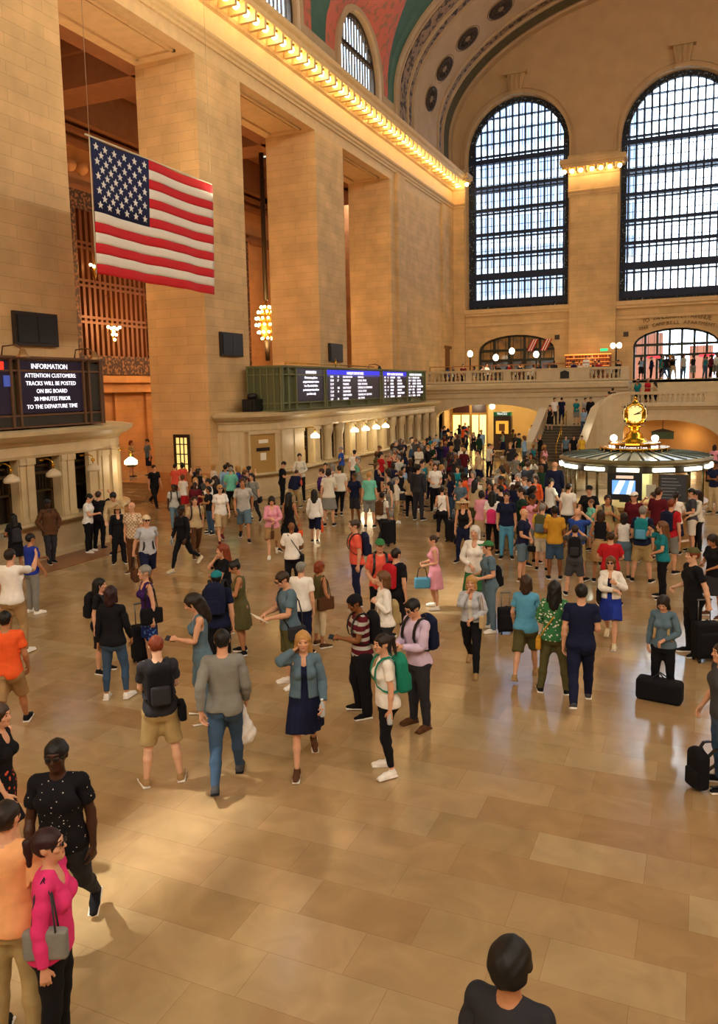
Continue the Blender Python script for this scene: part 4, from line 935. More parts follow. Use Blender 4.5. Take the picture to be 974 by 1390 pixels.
# American flag reflections in the restaurant arch glass, put in as solid stripes
for k, x in enumerate((-12.3, -11.3)):
    r = empty('flag_reflection', (x, FY-.02, 7.0), 'small red and white striped flag inside the restaurant arch, %s' % ('beside the middle bars' if k == 0 else 'nearest the pillar'), 'flag', 'flag reflections')
    for q in range(5): b = MB(); b.add([(q*.09, 0, .15*(4-q)*.0), (q*.09+.09, 0, 0), (q*.09+.5, 0, .85), (q*.09+.41, 0, .85), (q*.09, .02, 0), (q*.09+.09, .02, 0), (q*.09+.5, .02, .85), (q*.09+.41, .02, .85)], [(0, 1, 2, 3), (7, 6, 5, 4), (0, 4, 5, 1), (1, 5, 6, 2), (2, 6, 7, 3), (3, 7, 4, 0)]); b.build('stripe', RED if q % 2 == 0 else WHT, r)
# ------------------------------------------------------------------ information booth
IB = Vector((-1.80, 23.9, 0)); R0 = 2.02
ib = empty('information_booth', IB, 'round brass and glass information booth with a radiating glass roof', 'information booth')
BR = mat('booth_bronze', '#5a4a28', .4, .6); MARB = mat('booth_counter_marble', '#b08a58', .3, noise=.1, nscale=4)
b = MB(); b.lathe([(R0-.25, 0), (R0-.15, 0), (R0-.15, .15), (R0-.22, .2), (R0-.22, 1.0), (R0-.05, 1.06), (R0-.02, 1.14), (R0-.4, 1.15)], 32, smooth=False); b.build('counter', MARB, ib)
b = MB(); b.lathe([(R0-.05, 2.24), (R0+.06, 2.27), (R0+.08, 2.34), (R0-.0, 2.4), (R0-.15, 2.42), (R0-.2, 2.3)], 32, smooth=False); b.build('roof_rim', mat('roof_rim_bronze', '#7d7350', .4, .4), ib)
b = MB(); n = 32
for k in range(n):
    a0, a1 = 2*PI*k/n+.02, 2*PI*(k+1)/n-.02
    vs = [(r*math.cos(a), r*math.sin(a), z) for (r, z) in ((R0-.02, 2.41), (.66, 2.55)) for a in (a0, a1)]+[(r*math.cos(a), r*math.sin(a), z-.03) for (r, z) in ((R0-.02, 2.41), (.66, 2.55)) for a in (a0, a1)]
    b.add(vs, [(0, 1, 3, 2), (4, 6, 7, 5), (0, 4, 5, 1), (2, 3, 7, 6), (0, 2, 6, 4), (1, 5, 7, 3)])
b.build('roof_glass', mat('roof_glass', '#b8c8c0', .15, spec=.8), ib)
b = MB()
for k in range(n): a = 2*PI*k/n; b.tube([((R0)*math.cos(a), (R0)*math.sin(a), 2.42), (.62*math.cos(a), .62*math.sin(a), 2.565)], .017, 4)
b.build('roof_ribs', mat('rib_dark', '#4a5650', .5), ib)
NB = 14
for k in range(NB):
    a = 2*PI*(k+.5)/NB; b = MB(); c = (R0-.14)
    b.tube([(c*math.cos(a), c*math.sin(a), 1.14), (c*math.cos(a), c*math.sin(a), 2.28)], .035, 6); b.build('post', BR, ib)
b = MB()
for k in range(NB):
    a = 2*PI*k/NB-PI/2; w = .28; c = R0+.01; t = Vector((-math.sin(a), math.cos(a), 0)); q = Vector((c*math.cos(a), c*math.sin(a), 0)); nn = Vector((math.cos(a), math.sin(a), 0))
    vs = [q+t*s*w+nn*d+Vector((0, 0, z)) for z in (2.11, 2.2) for (s, d) in ((-1, -.05), (1, -.05), (1, .05), (-1, .05))]; b.add(vs, [(0, 1, 2, 3), (7, 6, 5, 4), (0, 4, 5, 1), (1, 5, 6, 2), (2, 6, 7, 3), (3, 7, 4, 0)])
b.build('light_strip', mat('strip_light', '#fffbe8', .4, emit=3.5, ecol='#fff8dc'), ib)
b = MB(); b.lathe([(R0-.16, 2.06), (R0-.02, 2.06), (R0-.02, 2.26), (R0-.16, 2.26)], 32, smooth=False); b.build('valance', mat('valance_dark', '#2c2418', .5), ib)
b = MB(); b.lathe([(R0-.18, 1.14), (R0-.17, 1.14), (R0-.17, 2.08), (R0-.18, 2.08)], 32, smooth=False); b.build('glass_wall', GLASS, ib)
b = MB(); b.lathe([(.5, 0), (.5, 2.4), (.35, 2.5)], 12, smooth=False); b.build('core', mat('core_pale', '#c9c08a', .6), ib)
lamp('booth_light', 'POINT', (IB.x+.9, IB.y-.9, 1.95), 45, (.95, 1, .78), .2); lamp('booth_light', 'POINT', (IB.x-.9, IB.y-.9, 1.95), 45, (.95, 1, .78), .2); lamp('booth_light', 'POINT', (IB.x, IB.y+1.2, 1.95), 45, (.95, 1, .78), .2)
b = MB(); b.lathe([(.68, 2.5), (.72, 2.5), (.72, 2.56), (.68, 2.58), (.68, 2.7), (.73, 2.72), (.72, 2.76), (.5, 2.78)], 24, smooth=False)
for k in range(20): a = 2*PI*k/20; b.tube([(.95*math.cos(a), .95*math.sin(a), 2.44), (.95*math.cos(a), .95*math.sin(a), 2.62)], .012, 4)
b.lathe([(.94, 2.6), (.96, 2.6), (.96, 2.63), (.94, 2.63)], 24); b.build('brass_gallery', GOLD, ib)
b = MB(); b.lathe([(.5, 2.7), (.36, 2.8), (.3, 2.86), (.26, 2.9), (.24, 3.0), (.14, 3.06), (.13, 3.14), (.2, 3.2), (.28, 3.24)], 24); b.build('clock_pedestal', GOLD, ib)
_ga = math.atan2(-IB.y, -IB.x)  # direction to the middle of the hall entrance
for dx, lb in ((-1, 'l'), (1, 'r')):
    b = MB(); b.lathe([(.06, 2.74), (.03, 2.78), (.05, 2.8)], 8, (dx*.56, -.1, 0)); o = b.build('lamp_stand', GOLD, ib)
    g = MB(); g.ball((dx*.56, -.1, 2.88), .10, 12); g.build('globe', LANT, o); lamp('clock_lamp', 'POINT', (IB.x+dx*.56, IB.y-.32, 2.95), 10, (1, .85, .5), .1)
# lettering round the ring
b = MB(); b.lathe([(.685, 2.585), (.69, 2.585), (.69, 2.695), (.685, 2.695)], 24); b.build('letter_band', mat('letter_band', '#6b4a18', .5), ib)
word = 'Information'
for i, cch in enumerate(word):
    a = -PI/2+(i-5)*.105+.02; text(cch, .135, (.70*math.cos(a), .70*math.sin(a), 2.64), (PI/2, 0, a+PI/2), LED, ib)
for a in (-PI/2-.86, -PI/2-1.15, -PI/2+.86, -PI/2+1.1):
    b = MB(); t = Vector((-math.sin(a), math.cos(a), 0)); q = Vector((.70*math.cos(a), .70*math.sin(a), 2.64))
    vs = [q+t*s*.06+Vector((math.cos(a), math.sin(a), 0))*d+Vector((0, 0, z)) for z in (-.05, .05) for (s, d) in ((-1, -.02), (1, -.02), (1, .01), (-1, .01))]; b.add(vs, [(0, 1, 2, 3), (7, 6, 5, 4), (0, 4, 5, 1), (1, 5, 6, 2), (2, 6, 7, 3), (3, 7, 4, 0)]); b.build('lit_panel', LED, ib)
# four-faced clock
ck = empty('clock', IB+Vector((0, 0, 3.22)), 'golden four faced ball clock on top of the information booth', 'clock')
b = MB(); b.lathe([(.12, -.02), (.18, .0), (.1, .03), (.2, .06)], 16); b.lathe([(.2, .62), (.12, .66), (.06, .72), (.03, .78), (.05, .81), (.0001, .86)], 16)
for k in range(4):
    a = k*PI/2+PI/4+.08; b.tube([(.27*math.cos(a)*s, .27*math.sin(a)*s, z) for (s, z) in ((.6, .05), (1.12, .15), (1.3, .35), (1.12, .55), (.6, .64))], .03, 6)
b.build('case', GOLD, ck)
FACE = mat('opal_clock_face', '#fff0b8', .4, emit=.5, ecol='#ffe08a')
for k in range(4):
    a = -PI/2+.08+k*PI/2; c = Vector((math.cos(a), math.sin(a), 0)); t = Vector((-c.y, c.x, 0)); rot = Matrix((t, Vector((0, 0, 1)), c)).transposed().to_4x4(); rot.translation = c*.19+Vector((0, 0, .35))
    def put(b):
        b.v = [tuple(rot @ Vector(v)) for v in b.v]; return b
    b = MB(); b.lathe([(.0001, .13), (.12, .115), (.22, .06), (.265, .0)], 24); f = put(b).build('clock_face', FACE, ck)
    b = MB(); b.lathe([(.26, -.02), (.30, 0), (.29, .04), (.26, .03)], 24); put(b).build('bezel', GOLD, f)
    b = MB()
    for q in range(12):
        aa = q*PI/6; r1, r2 = .20, .235; z = .075; w = .008 if q % 3 else .014; d = Vector((math.cos(aa), math.sin(aa), 0)); e = Vector((-d.y, d.x, 0))
        vs = [d*r+e*s*w+Vector((0, 0, zz)) for zz in (.05, .10 if r1 else 0) for (r, s) in ((r1, -1), (r2, -1), (r2, 1), (r1, 1))]; b.add(vs, [(3, 2, 1, 0), (4, 5, 6, 7), (0, 1, 5, 4), (1, 2, 6, 5), (2, 3, 7, 6), (3, 0, 4, 7)])
    for (ang, L_, w) in ((math.radians(12), .15, .017), (math.radians(28), .21, .012)):
        d = Vector((math.cos(ang), math.sin(ang), 0)); b.tube([d*-.03+Vector((0, 0, .14)), d*L_+Vector((0, 0, .14))], w, 5)
    put(b).build('hands', BLACK, f)
# screens and dark departure panel in the booth windows
for (px, wd, nm, m_, lb) in ((847, .44, 'monitor', None, 'black cased monitor with a blue and white map inside the booth glass'), (913, .36, 'departures_panel', mat('dark_slate_panel', '#39404a', .4), 'dark grey panel of small writing inside the booth glass')):
    d = ray(px, 670); p = Vector((0, 0, 0))+Vector((d.x/d.y*(IB.y-1.95), IB.y-1.95, 1.70)); r = empty(nm, p, lb, 'screen' if m_ is None else 'panel')
    b = MB(); b.box((-wd, 0, -.36), (wd, .1, .36)); b.box((-wd*.3, .02, -.42), (wd*.3, .09, -.35)); b.build('case', BLACK if m_ is None else BR, r)
    if m_ is None:
        b = MB(); b.box((-wd*.72, -.012, -.2), (wd*.62, 0, .17)); s = b.build('screen', mat('screen_blue_map', '#5a90e8', .4, emit=.9, ecol='#6aa0f4'), r)
        b = MB(); b.add([(-wd*.66, -.02, -.2), (-wd*.3, -.02, -.2), (wd*.05, -.02, .17), (-wd*.3, -.02, .17)], [(0, 1, 2, 3)]); b.add([(wd*.1, -.02, -.2), (wd*.35, -.02, -.2), (wd*.55, -.02, .17), (wd*.3, -.02, .17)], [(0, 1, 2, 3)]); b.build('map_band', mat('screen_pale', '#dfe8e8', .4, emit=.9, ecol='#e0e8e4'), s)
        b = MB(); b.box((-wd*.5, -.012, .22), (wd*.5, 0, .3)); b.build('header_strip', mat('screen_header', '#c8b0a0', .4, emit=.6, ecol='#d0b4a0'), r)
    else:
        b = MB(); b.box((-wd*.9, -.012, -.34), (wd*.9, 0, .34)); s = b.build('slate', m_, r)
        for q in range(7): bb = MB(); bb.box((-wd*.8, -.016, .24-.085*q), (wd*(.2+.5*((q*7) % 3)/3), -.01, .262-.085*q)); bb.build('text_line', mat('slate_writing', '#7f8a90', .5), s)
b = MB()
for k, (x, z, w, h) in enumerate(((.55, 1.5, .12, .2), (1.05, 1.45, .2, .14), (1.4, 1.35, .14, .22))): b.box((IB.x+x-w, IB.y-1.35, z-h), (IB.x+x+w, IB.y-1.33, z+h))
tag(b.build('paper_stack', mat('paper', '#e8e0cc', .8)), 'white papers and leaflets standing inside the information booth', 'papers', kind='stuff')
# ================================================================== PEOPLE
rng = random.Random(11)
A3 = np.array
def sstep(x, a, b): t = np.clip((x-a)/(b-a), 0, 1); return t*t*(3-2*t)
class Field:
    """distance field on a rectilinear grid, turned into quads by surface nets"""
    def __init__(s, xs, ys, zs):
        s.a = [np.asarray(v, float) for v in (xs, ys, zs)]; s.V = np.full([len(v) for v in s.a], .5)
    def _sub(s, lo, hi, pad):
        sl = []
        for v, l, h in zip(s.a, lo, hi):
            i0 = np.searchsorted(v, l-pad); i1 = np.searchsorted(v, h+pad); sl.append(slice(i0, max(i1, i0)))
        sl = tuple(sl); g = np.meshgrid(*[v[q] for v, q in zip(s.a, sl)], indexing='ij', sparse=True); return sl, g
    def _mix(s, sl, d, k, mode):
        v = s.V[sl]
        if mode == 'sub': s.V[sl] = np.maximum(v, -d); return
        if k > 0: h = np.clip(.5+.5*(v-d)/k, 0, 1); s.V[sl] = v*(1-h)+d*h-k*h*(1-h)
        else: s.V[sl] = np.minimum(v, d)
    def cap(s, a, b, ra, rb, k=.02, mode='add'):
        a, b = A3(a, float), A3(b, float); r = max(ra, rb); sl, (X, Y, Z) = s._sub(np.minimum(a, b)-r, np.maximum(a, b)+r, .05+k)
        ab = b-a; L = ab@ab+1e-12; t = np.clip(((X-a[0])*ab[0]+(Y-a[1])*ab[1]+(Z-a[2])*ab[2])/L, 0, 1)
        d = np.sqrt((X-a[0]-ab[0]*t)**2+(Y-a[1]-ab[1]*t)**2+(Z-a[2]-ab[2]*t)**2)-(ra+(rb-ra)*t); s._mix(sl, d, k, mode); return s
    def ell(s, c, r, k=.02, mode='add'):
        c, r = A3(c, float), A3(r, float); sl, (X, Y, Z) = s._sub(c-r, c+r, .05+k); x, y, z = X-c[0], Y-c[1], Z-c[2]
        k0 = np.sqrt((x/r[0])**2+(y/r[1])**2+(z/r[2])**2); k1 = np.sqrt((x/r[0]**2)**2+(y/r[1]**2)**2+(z/r[2]**2)**2)+1e-9
        s._mix(sl, k0*(k0-1)/k1, k, mode); return s
    def box(s, c, h, r=.01, k=0, mode='add'):
        c, h = A3(c, float), A3(h, float); sl, (X, Y, Z) = s._sub(c-h, c+h, .05+k); qx, qy, qz = abs(X-c[0])-h[0]+r, abs(Y-c[1])-h[1]+r, abs(Z-c[2])-h[2]+r
        d = np.sqrt(np.maximum(qx, 0)**2+np.maximum(qy, 0)**2+np.maximum(qz, 0)**2)+np.minimum(np.maximum(qx, np.maximum(qy, qz)), 0)-r; s._mix(sl, d, k, mode); return s
    def rings(s, prof, k=.02, infl=0, pleat=0, npl=14):
        """stack of ellipses: rows z, half width, half depth, centre y"""
        P = A3(prof, float); P = P[np.argsort(P[:, 0])]; lo = (-P[:, 1].max()-infl, (P[:, 3]-P[:, 2]).min()-infl, P[0, 0]); hi = (P[:, 1].max()+infl, (P[:, 3]+P[:, 2]).max()+infl, P[-1, 0])
        sl, (X, Y, Z) = s._sub(lo, hi, .05+k); z = Z.ravel(); w, dpt, cy = [np.interp(z, P[:, 0], P[:, i])[None, None, :] for i in (1, 2, 3)]
        w = w+infl; dpt = dpt+infl
        q = np.sqrt((X/w)**2+((Y-cy)/dpt)**2+1e-12)
        if pleat: q = q*(1+pleat*np.sin(npl*np.arctan2(Y-cy, X))*np.clip((P[-1, 0]-Z)/(P[-1, 0]-P[0, 0]), 0, 1))
        d = (q-1)*np.minimum(w, dpt); dz = np.maximum(P[0, 0]-Z, Z-P[-1, 0]); d = np.maximum(d, dz); s._mix(sl, d, k, 'add'); return s
    def cut(s, fn):
        g = np.meshgrid(*s.a, indexing='ij', sparse=True); s.V = np.maximum(s.V, fn(*g)); return s
    def wob(s, amp, f=40):
        X, Y, Z = np.meshgrid(*s.a, indexing='ij', sparse=True); s.V = s.V+amp*(np.sin(f*X+1.3+9*Z)*np.sin(f*.7*Z+5*Y+2)+.6*np.sin(f*.5*(X+Z)+11*Y)); return s
    def mesh(s):
        V = s.V; V = np.where(V == 0, 1e-9, V); I = V < 0; nx, ny, nz = V.shape
        c = np.zeros((nx-1, ny-1, nz-1), int)
        for i in (0, 1):
            for j in (0, 1):
                for k in (0, 1): c += I[i:nx-1+i, j:ny-1+j, k:nz-1+k]
        act = np.argwhere((c > 0) & (c < 8)); idx = -np.ones(c.shape, int); idx[tuple(act.T)] = np.arange(len(act)); X, Y, Z = s.a
        sm = np.zeros((len(act), 3)); n = np.zeros(len(act)); ax = (X, Y, Z)
        cs = [(i, j, k) for i in (0, 1) for j in (0, 1) for k in (0, 1)]
        for p in cs:
            for d in range(3):
                if p[d]: continue
                q = list(p); q[d] = 1; A = act+A3(p); B = act+A3(q); va, vb = V[tuple(A.T)], V[tuple(B.T)]; m = (va < 0) != (vb < 0); t = np.where(m, va/(va-vb+1e-30), 0)
                pa = np.stack([ax[e][A[:, e]] for e in range(3)], 1); pb = np.stack([ax[e][B[:, e]] for e in range(3)], 1); sm += (pa+(pb-pa)*t[:, None])*m[:, None]; n += m
        vs = sm/n[:, None]; fs = []
        for d in range(3):
            A = [slice(1, -1)]*3; A[d] = slice(0, -1); B = list(A); B[d] = slice(1, None); ia, ib = I[tuple(A)], I[tuple(B)]
            e = np.argwhere(ia != ib); off = A3([1, 1, 1]); off[d] = 0; e = e+off; u, w = [(1, 2), (2, 0), (0, 1)][d]
            du = np.zeros(3, int); du[u] = 1; dw = np.zeros(3, int); dw[w] = 1
            q = np.stack([idx[tuple((e-du-dw).T)], idx[tuple((e-dw).T)], idx[tuple(e.T)], idx[tuple((e-du).T)]], 1)
            ins = I[tuple(e.T)]; q[~ins] = q[~ins][:, ::-1]; fs.append(q)
        return vs, np.concatenate(fs)
def axis(*seg):
    """seg: (a, b, step) pieces"""
    out = []
    for a, b, st in seg: n = max(1, int(round((b-a)/st))); out += list(np.linspace(a, b, n, endpoint=False))
    return out+[seg[-1][1]]
DQ = .70710678
def arm(s, t, n=0, y=0, sh=.185): return A3([s*(sh+DQ*t)-s*DQ*n, y, 1.425-DQ*t-DQ*n])   # t along, n toward the palm side
BODY = {   # z, half width, half depth, centre y
 'm': [(.80, .10, .10, .01), (.86, .165, .112, .012), (.93, .172, .115, .012), (1.0, .158, .108, .002), (1.08, .148, .102, -.004), (1.16, .152, .104, -.006), (1.26, .168, .115, -.008), (1.34, .176, .118, -.002), (1.40, .168, .105, .006), (1.44, .13, .085, .012), (1.47, .07, .06, .014)],
 'f': [(.80, .11, .10, .014), (.86, .175, .118, .018), (.93, .178, .118, .018), (1.0, .150, .102, .004), (1.08, .125, .088, -.002), (1.16, .128, .09, -.002), (1.26, .145, .10, 0), (1.34, .152, .10, .004), (1.40, .148, .092, .008), (1.44, .115, .075, .012), (1.47, .06, .055, .014)]}
SH = {'m': .174, 'f': .154}; LIMB = {'m': 1.0, 'f': .86}
GRID = {0: dict(b=.012, h=.0062, d=.0066, y=.0085), 1: dict(b=.021, h=.013, d=.014, y=.017), 2: dict(b=.034, h=.024, d=.03, y=.03)}
def body_field(sex, lod):
    g = GRID[lod]; F = Field(axis((-.80, -.53, g['d']), (-.53, -.11, g['b']), (-.11, .11, g['h']), (.11, .53, g['b']), (.53, .80, g['d'])), axis((-.24, .18, g['y'])),
                             axis((-.03, .15, g['b']*.8), (.15, .80, g['b']*1.2), (.80, 1.06, g['d']), (1.06, 1.5, g['b']), (1.5, 1.80, g['h']))); q = LIMB[sex]; sh = SH[sex]
    F.rings(BODY[sex], k=0)
    if sex == 'm': F.ell((.075, -.085, 1.31), (.075, .035, .06), .04).ell((-.075, -.085, 1.31), (.075, .035, .06), .04)
    else: F.ell((.07, -.09, 1.275), (.06, .052, .06), .03).ell((-.07, -.09, 1.275), (.06, .052, .06), .03)
    F.cap((0, .018, 1.42), (0, -.002, 1.57), .056*q+.004, .05*q+.004, .03)
    for s in (-1, 1):
        F.cap((s*.04, .01, 1.445), (s*(sh-.01), .004, 1.425), .045, .052*q, .035)
        A = lambda t, n=0, y=0: arm(s, t, n, y, sh)
        F.cap(A(0), A(.13), .051*q, .047*q, .03).cap(A(.12), A(.29), .050*q, .037*q, .02).cap(A(.28), A(.38, -.003), .040*q, .040*q, .02).cap(A(.38), A(.55), .040*q, .024*q, .02)
        # hand: palm, five unequal fingers, thumb from the side of the palm
        F.cap(A(.55), A(.60, .004, -.008), .024*q, .022*q, .015)
        for yy, ln in ((-.03, .074), (-.0095, .084), (.0115, .077), (.031, .060)):
            yk = yy*.86; F.cap(A(.575, .004, yk*.6), A(.635, .006, yk), .014, .0125, .012)
            if lod == 0:
                p0, p1, p2, p3 = A(.638, .006, yk), A(.638+ln*.42, .012, yk+yy*.12), A(.638+ln*.75, .024, yk+yy*.22), A(.638+ln, .040, yk+yy*.26)
                F.cap(p0, p1, .0095, .0088, .004).cap(p1, p2, .0088, .0082, .003).cap(p2, p3, .0082, .0072, .003)
            else: F.cap(A(.63, .006, yk), A(.63+ln, .026, yk+yy*.2), .0125, .011, .006)
        F.cap(A(.575, .008, -.022), A(.605, .022, -.048), .0145, .012, .012).cap(A(.605, .022, -.048), A(.637, .034, -.058), .0115, .0095, .004).cap(A(.637, .034, -.058), A(.662, .038, -.058), .0095, .008, .003)
        # legs
        hx = .092; F.ell((s*.085, .055, .895), (.088, .082, .09), .035)
        F.cap((s*hx, .0, .87), (s*.098, -.004, .66), .088*q**.4, .072*q**.5, .04).cap((s*.098, -.004, .66), (s*.104, -.004, .50), .070*q**.5, .053*q**.6, .03)
        F.cap((s*.104, -.004, .50), (s*.107, .008, .44), .052*q**.6, .05*q**.6, .02).cap((s*.107, .012, .42), (s*.108, .02, .33), .05*q**.6, .052*q**.6, .02).cap((s*.108, .02, .33), (s*.11, .02, .10), .052*q**.6, .032*q**.6, .02)
        F.cap((s*.11, .035, .045), (s*.118, -.09, .03), .036, .033, .02).cap((s*.118, -.09, .03), (s*.122, -.15, .022), .034, .02, .015)
    # head
    F.ell((0, .004, 1.665), (.076, .098, .092), .02).ell((0, -.035, 1.605), (.054, .062, .066), .035).cap((0, -.072, 1.562), (0, -.078, 1.566), .024, .022, .03)
    if lod < 2:
        F.ell((0, -.086, 1.688), (.05, .016, .012), .02)
        for s in (-1, 1):
            F.ell((s*.034, -.112, 1.664), (.019, .018, .013), 0, 'sub'); F.ell((s*.033, -.086, 1.662), (.016, .014, .012), .004)
            F.ell((s*.078, .008, 1.65), (.011, .02, .031), .008); F.ell((s*.042, -.072, 1.63), (.024, .02, .018), .02)
        F.cap((0, -.094, 1.668), (0, -.114, 1.632), .0085, .0135, .012); F.ell((.013, -.102, 1.629), (.009, .01, .008), .006).ell((-.013, -.102, 1.629), (.009, .01, .008), .006)
        F.ell((0, -.093, 1.600), (.024, .012, .0065), .006).ell((0, -.091, 1.589), (.021, .012, .0075), .006)
    F.cut(lambda X, Y, Z: -Z+0*X+0*Y)
    return F
def gfield(lod, x, y, z, f=1.0):
    b = {0: .0135, 1: .021, 2: .036}[lod]*f; return Field(axis((x[0], x[1], b)), axis((y[0], y[1], b)), axis((z[0], z[1], b)))
def top_field(kind, sex, lod):
    sh = SH[sex]; q = LIMB[sex]; F = gfield(lod, (-.66 if kind not in ('tee', 'tank', 'polo') else -.42, .66 if kind not in ('tee', 'tank', 'polo') else .42), (-.22, .2), (.78, 1.54))
    hem = {'tee': .875, 'polo': .87, 'tank': .96, 'long': .88, 'jacket': .96, 'coat': .60, 'blouse': .87}.get(kind, .88)
    inf = {'tee': .019, 'polo': .019, 'tank': .012, 'long': .017, 'jacket': .025, 'coat': .028, 'blouse': .022}[kind]
    P = [r for r in BODY[sex] if r[0] >= .86]; P = [(.78, P[0][1]+.004, P[0][2]+.004, P[0][3])]+P
    W_ = max(P, key=lambda r: r[1] if r[0] < 1.2 else 0); wmin = {'tee': .150, 'polo': .152, 'long': .150, 'jacket': .155, 'coat': .155, 'blouse': .145, 'tank': .135}[kind]*(1 if sex == 'm' else .95)
    P = [(z, max(w, wmin if z < 1.3 else 0)+(.013 if z < 1.02 and kind != 'tank' else 0), max(d, .108 if z < 1.25 and kind != 'tank' else .0)+(.014 if z < 1.02 and kind != 'tank' else 0), c) for z, w, d, c in P]
    F.rings(P, k=0, infl=inf)
    if sex == 'f': F.ell((.07, -.095, 1.275), (.06+inf*.6, .054+inf*.6, .06+inf*.6), .03).ell((-.07, -.095, 1.275), (.06+inf*.6, .054+inf*.6, .06+inf*.6), .03)
    else: F.ell((.075, -.09, 1.31), (.08+inf, .038+inf, .065+inf), .03).ell((-.075, -.09, 1.31), (.08+inf, .038+inf, .065+inf), .03)
    for s in (-1, 1):
        if kind not in ('tank', 'jacket'): F.ell((s*.082, .052, .90), (.093+inf*.6, .096+inf*.6, .12), .03)
    for s in (-1, 1):
        A = lambda t, n=0, y=0: arm(s, t, n, y, sh)
        if kind == 'tank': F.cap((s*.05, .01, 1.445), (s*.11, .005, 1.43), .055, .055, .02); continue
        F.cap((s*.05, .01, 1.440), (s*(sh-.01), .004, 1.425), .056+inf*.3, .056*q+inf*.6, .03)
        F.cap(A(0), A(.14), .049*q+inf*.4, .049*q+inf*.7, .03)
        if kind in ('tee', 'polo'): F.cap(A(.12), A(.23), .050*q+inf*.75, .052*q+inf*.85, .02)
        else: F.cap(A(.12), A(.29), .052*q+inf*.8, .043*q+inf*.9, .02).cap(A(.28), A(.38), .043*q+inf*.9, .042*q+inf*.8, .02).cap(A(.38), A(.56), .042*q+inf*.8, .030*q+inf*.7, .02)
    e = {'tee': .185, 'polo': .20, 'tank': 9}.get(kind, .535)
    F.wob({0: .0022, 1: .0022, 2: 0}[lod], 34)
    F.cut(lambda X, Y, Z: hem-Z+0*X+0*Y)
    if e < 1: F.cut(lambda X, Y, Z: (abs(X)-sh)*DQ-(Z-1.425)*DQ-e-2*np.clip((1.12-Z)-(abs(X)-.2)*.9, 0, 1)*(abs(X) < .26)*0 + np.where((abs(X) < .30) & (Z < 1.25), -9, 0)+0*Y)
    # neckline
    if kind in ('tank', 'blouse', 'coat'): F.ell((0, -.10, 1.46), (.062, .075, .10), 0, 'sub')
    else: F.ell((0, -.035, 1.515), (.062, .07, .05), 0, 'sub')
    F.ell((0, .01, 1.53), (.064, .062, .05), 0, 'sub')
    if kind in ('polo', 'jacket', 'coat'):
        F.cap((-.045, .055, 1.475), (.045, .055, 1.475), .018, .018, .01)
        for s in (-1, 1): F.cap((s*.055, .04, 1.478), (s*.062, -.02, 1.47), .016, .014, .008).cap((s*.062, -.02, 1.47), (s*.028, -.088, 1.435), .014, .012, .008)
    if kind == 'tank': F.cut(lambda X, Y, Z: np.where(Z > 1.28, abs(X)-.135-.02*(Z > 1.42), -9)+0*Y)
    if kind in ('jacket', 'coat'):   # open front
        F.cut(lambda X, Y, Z: np.where((Y < -.04) & (Z < 1.46), (.028+.035*(1.46-Z))-abs(X), -9)) if kind == 'jacket' else None
    return F
def bottom_field(kind, sex, lod):
    q = LIMB[sex]
    if kind in ('skirt', 'longskirt', 'dress'):
        hem = {'skirt': .53, 'dress': .50, 'longskirt': .16}[kind]; F = gfield(lod, (-.36, .36), (-.3, .34), (hem-.03, 1.12))
        P = [(hem, .235 if kind != 'longskirt' else .27, .20, .01), (.70, .222, .175, .015), (.86, .205, .150, .020), (.95, .194, .138, .016), (1.04, .150, .108, 0), (1.09, .142, .103, 0)]
        F.rings(P, k=0, pleat=(.05 if lod < 2 else 0), npl=13); F.wob(.003 if lod < 2 else 0, 25); return F
    F = gfield(lod, (-.25, .25), (-.19, .2), ({'shorts': .46, 'capri': .24}.get(kind, .03)-.02, 1.06))
    inf = {'pants': .016, 'jeans': .011, 'leggings': .009, 'shorts': .024, 'capri': .012, 'wide': .03}[kind]
    P = [r for r in BODY[sex] if r[0] <= 1.08]; F.rings(P, k=0, infl=inf*.7+.003)
    end = {'shorts': .50, 'capri': .26, 'leggings': .13}.get(kind, .055)
    for s in (-1, 1):
        F.ell((s*.085, .055, .895), (.088+inf*.5, .082+inf*.5, .09), .035)
        a = .052 if kind in ('pants', 'wide') else .042
        if kind == 'wide': a = .075
        F.cap((s*.092, 0, .87), (s*.098, -.004, .66), .088*q**.4+inf, .073*q**.5+inf, .04).cap((s*.098, -.004, .66), (s*.104, -.004, .47), .073*q**.5+inf, .055*q**.6+inf, .02)
        if kind != 'shorts': F.cap((s*.104, -.004, .50), (s*.108, .016, .33), .053*q**.6+inf, .052*q**.6+inf, .02).cap((s*.108, .018, .33), (s*.11, .014, .05), .052*q**.6+inf, (a if kind != 'leggings' else .034), .02)
        else: F.cap((s*.10, -.004, .62), (s*.112, -.004, .48), .09, .098, .02)
    F.wob({0: .0026, 1: .0022, 2: 0}[lod] if kind != 'leggings' else 0, 30)
    F.cut(lambda X, Y, Z: np.maximum(end-Z, Z-1.03)+0*X+0*Y)
    return F
def shoe_field(kind, lod):
    F = gfield(lod, (.04, .20), (-.24, .12), (-.03, .14 if kind != 'boot' else .24), .62); z = .042
    F.cap((.11, .04, z), (.117, -.08, .036), .044, .044, .015).cap((.117, -.08, .034), (.122, -.165, .024), .043, .031, .015)
    if kind != 'sandal': F.cap((.11, .03, .05), (.11, .022, .085), .042, .041, .01)
    F.box((.116, -.052, .008), (.046, .135, .014), .012, .006); F.cut(lambda X, Y, Z: -Z+0*X+0*Y)
    F.cut(lambda X, Y, Z: Z-(.10 if kind != 'boot' else .2)+0*X+0*Y); return F
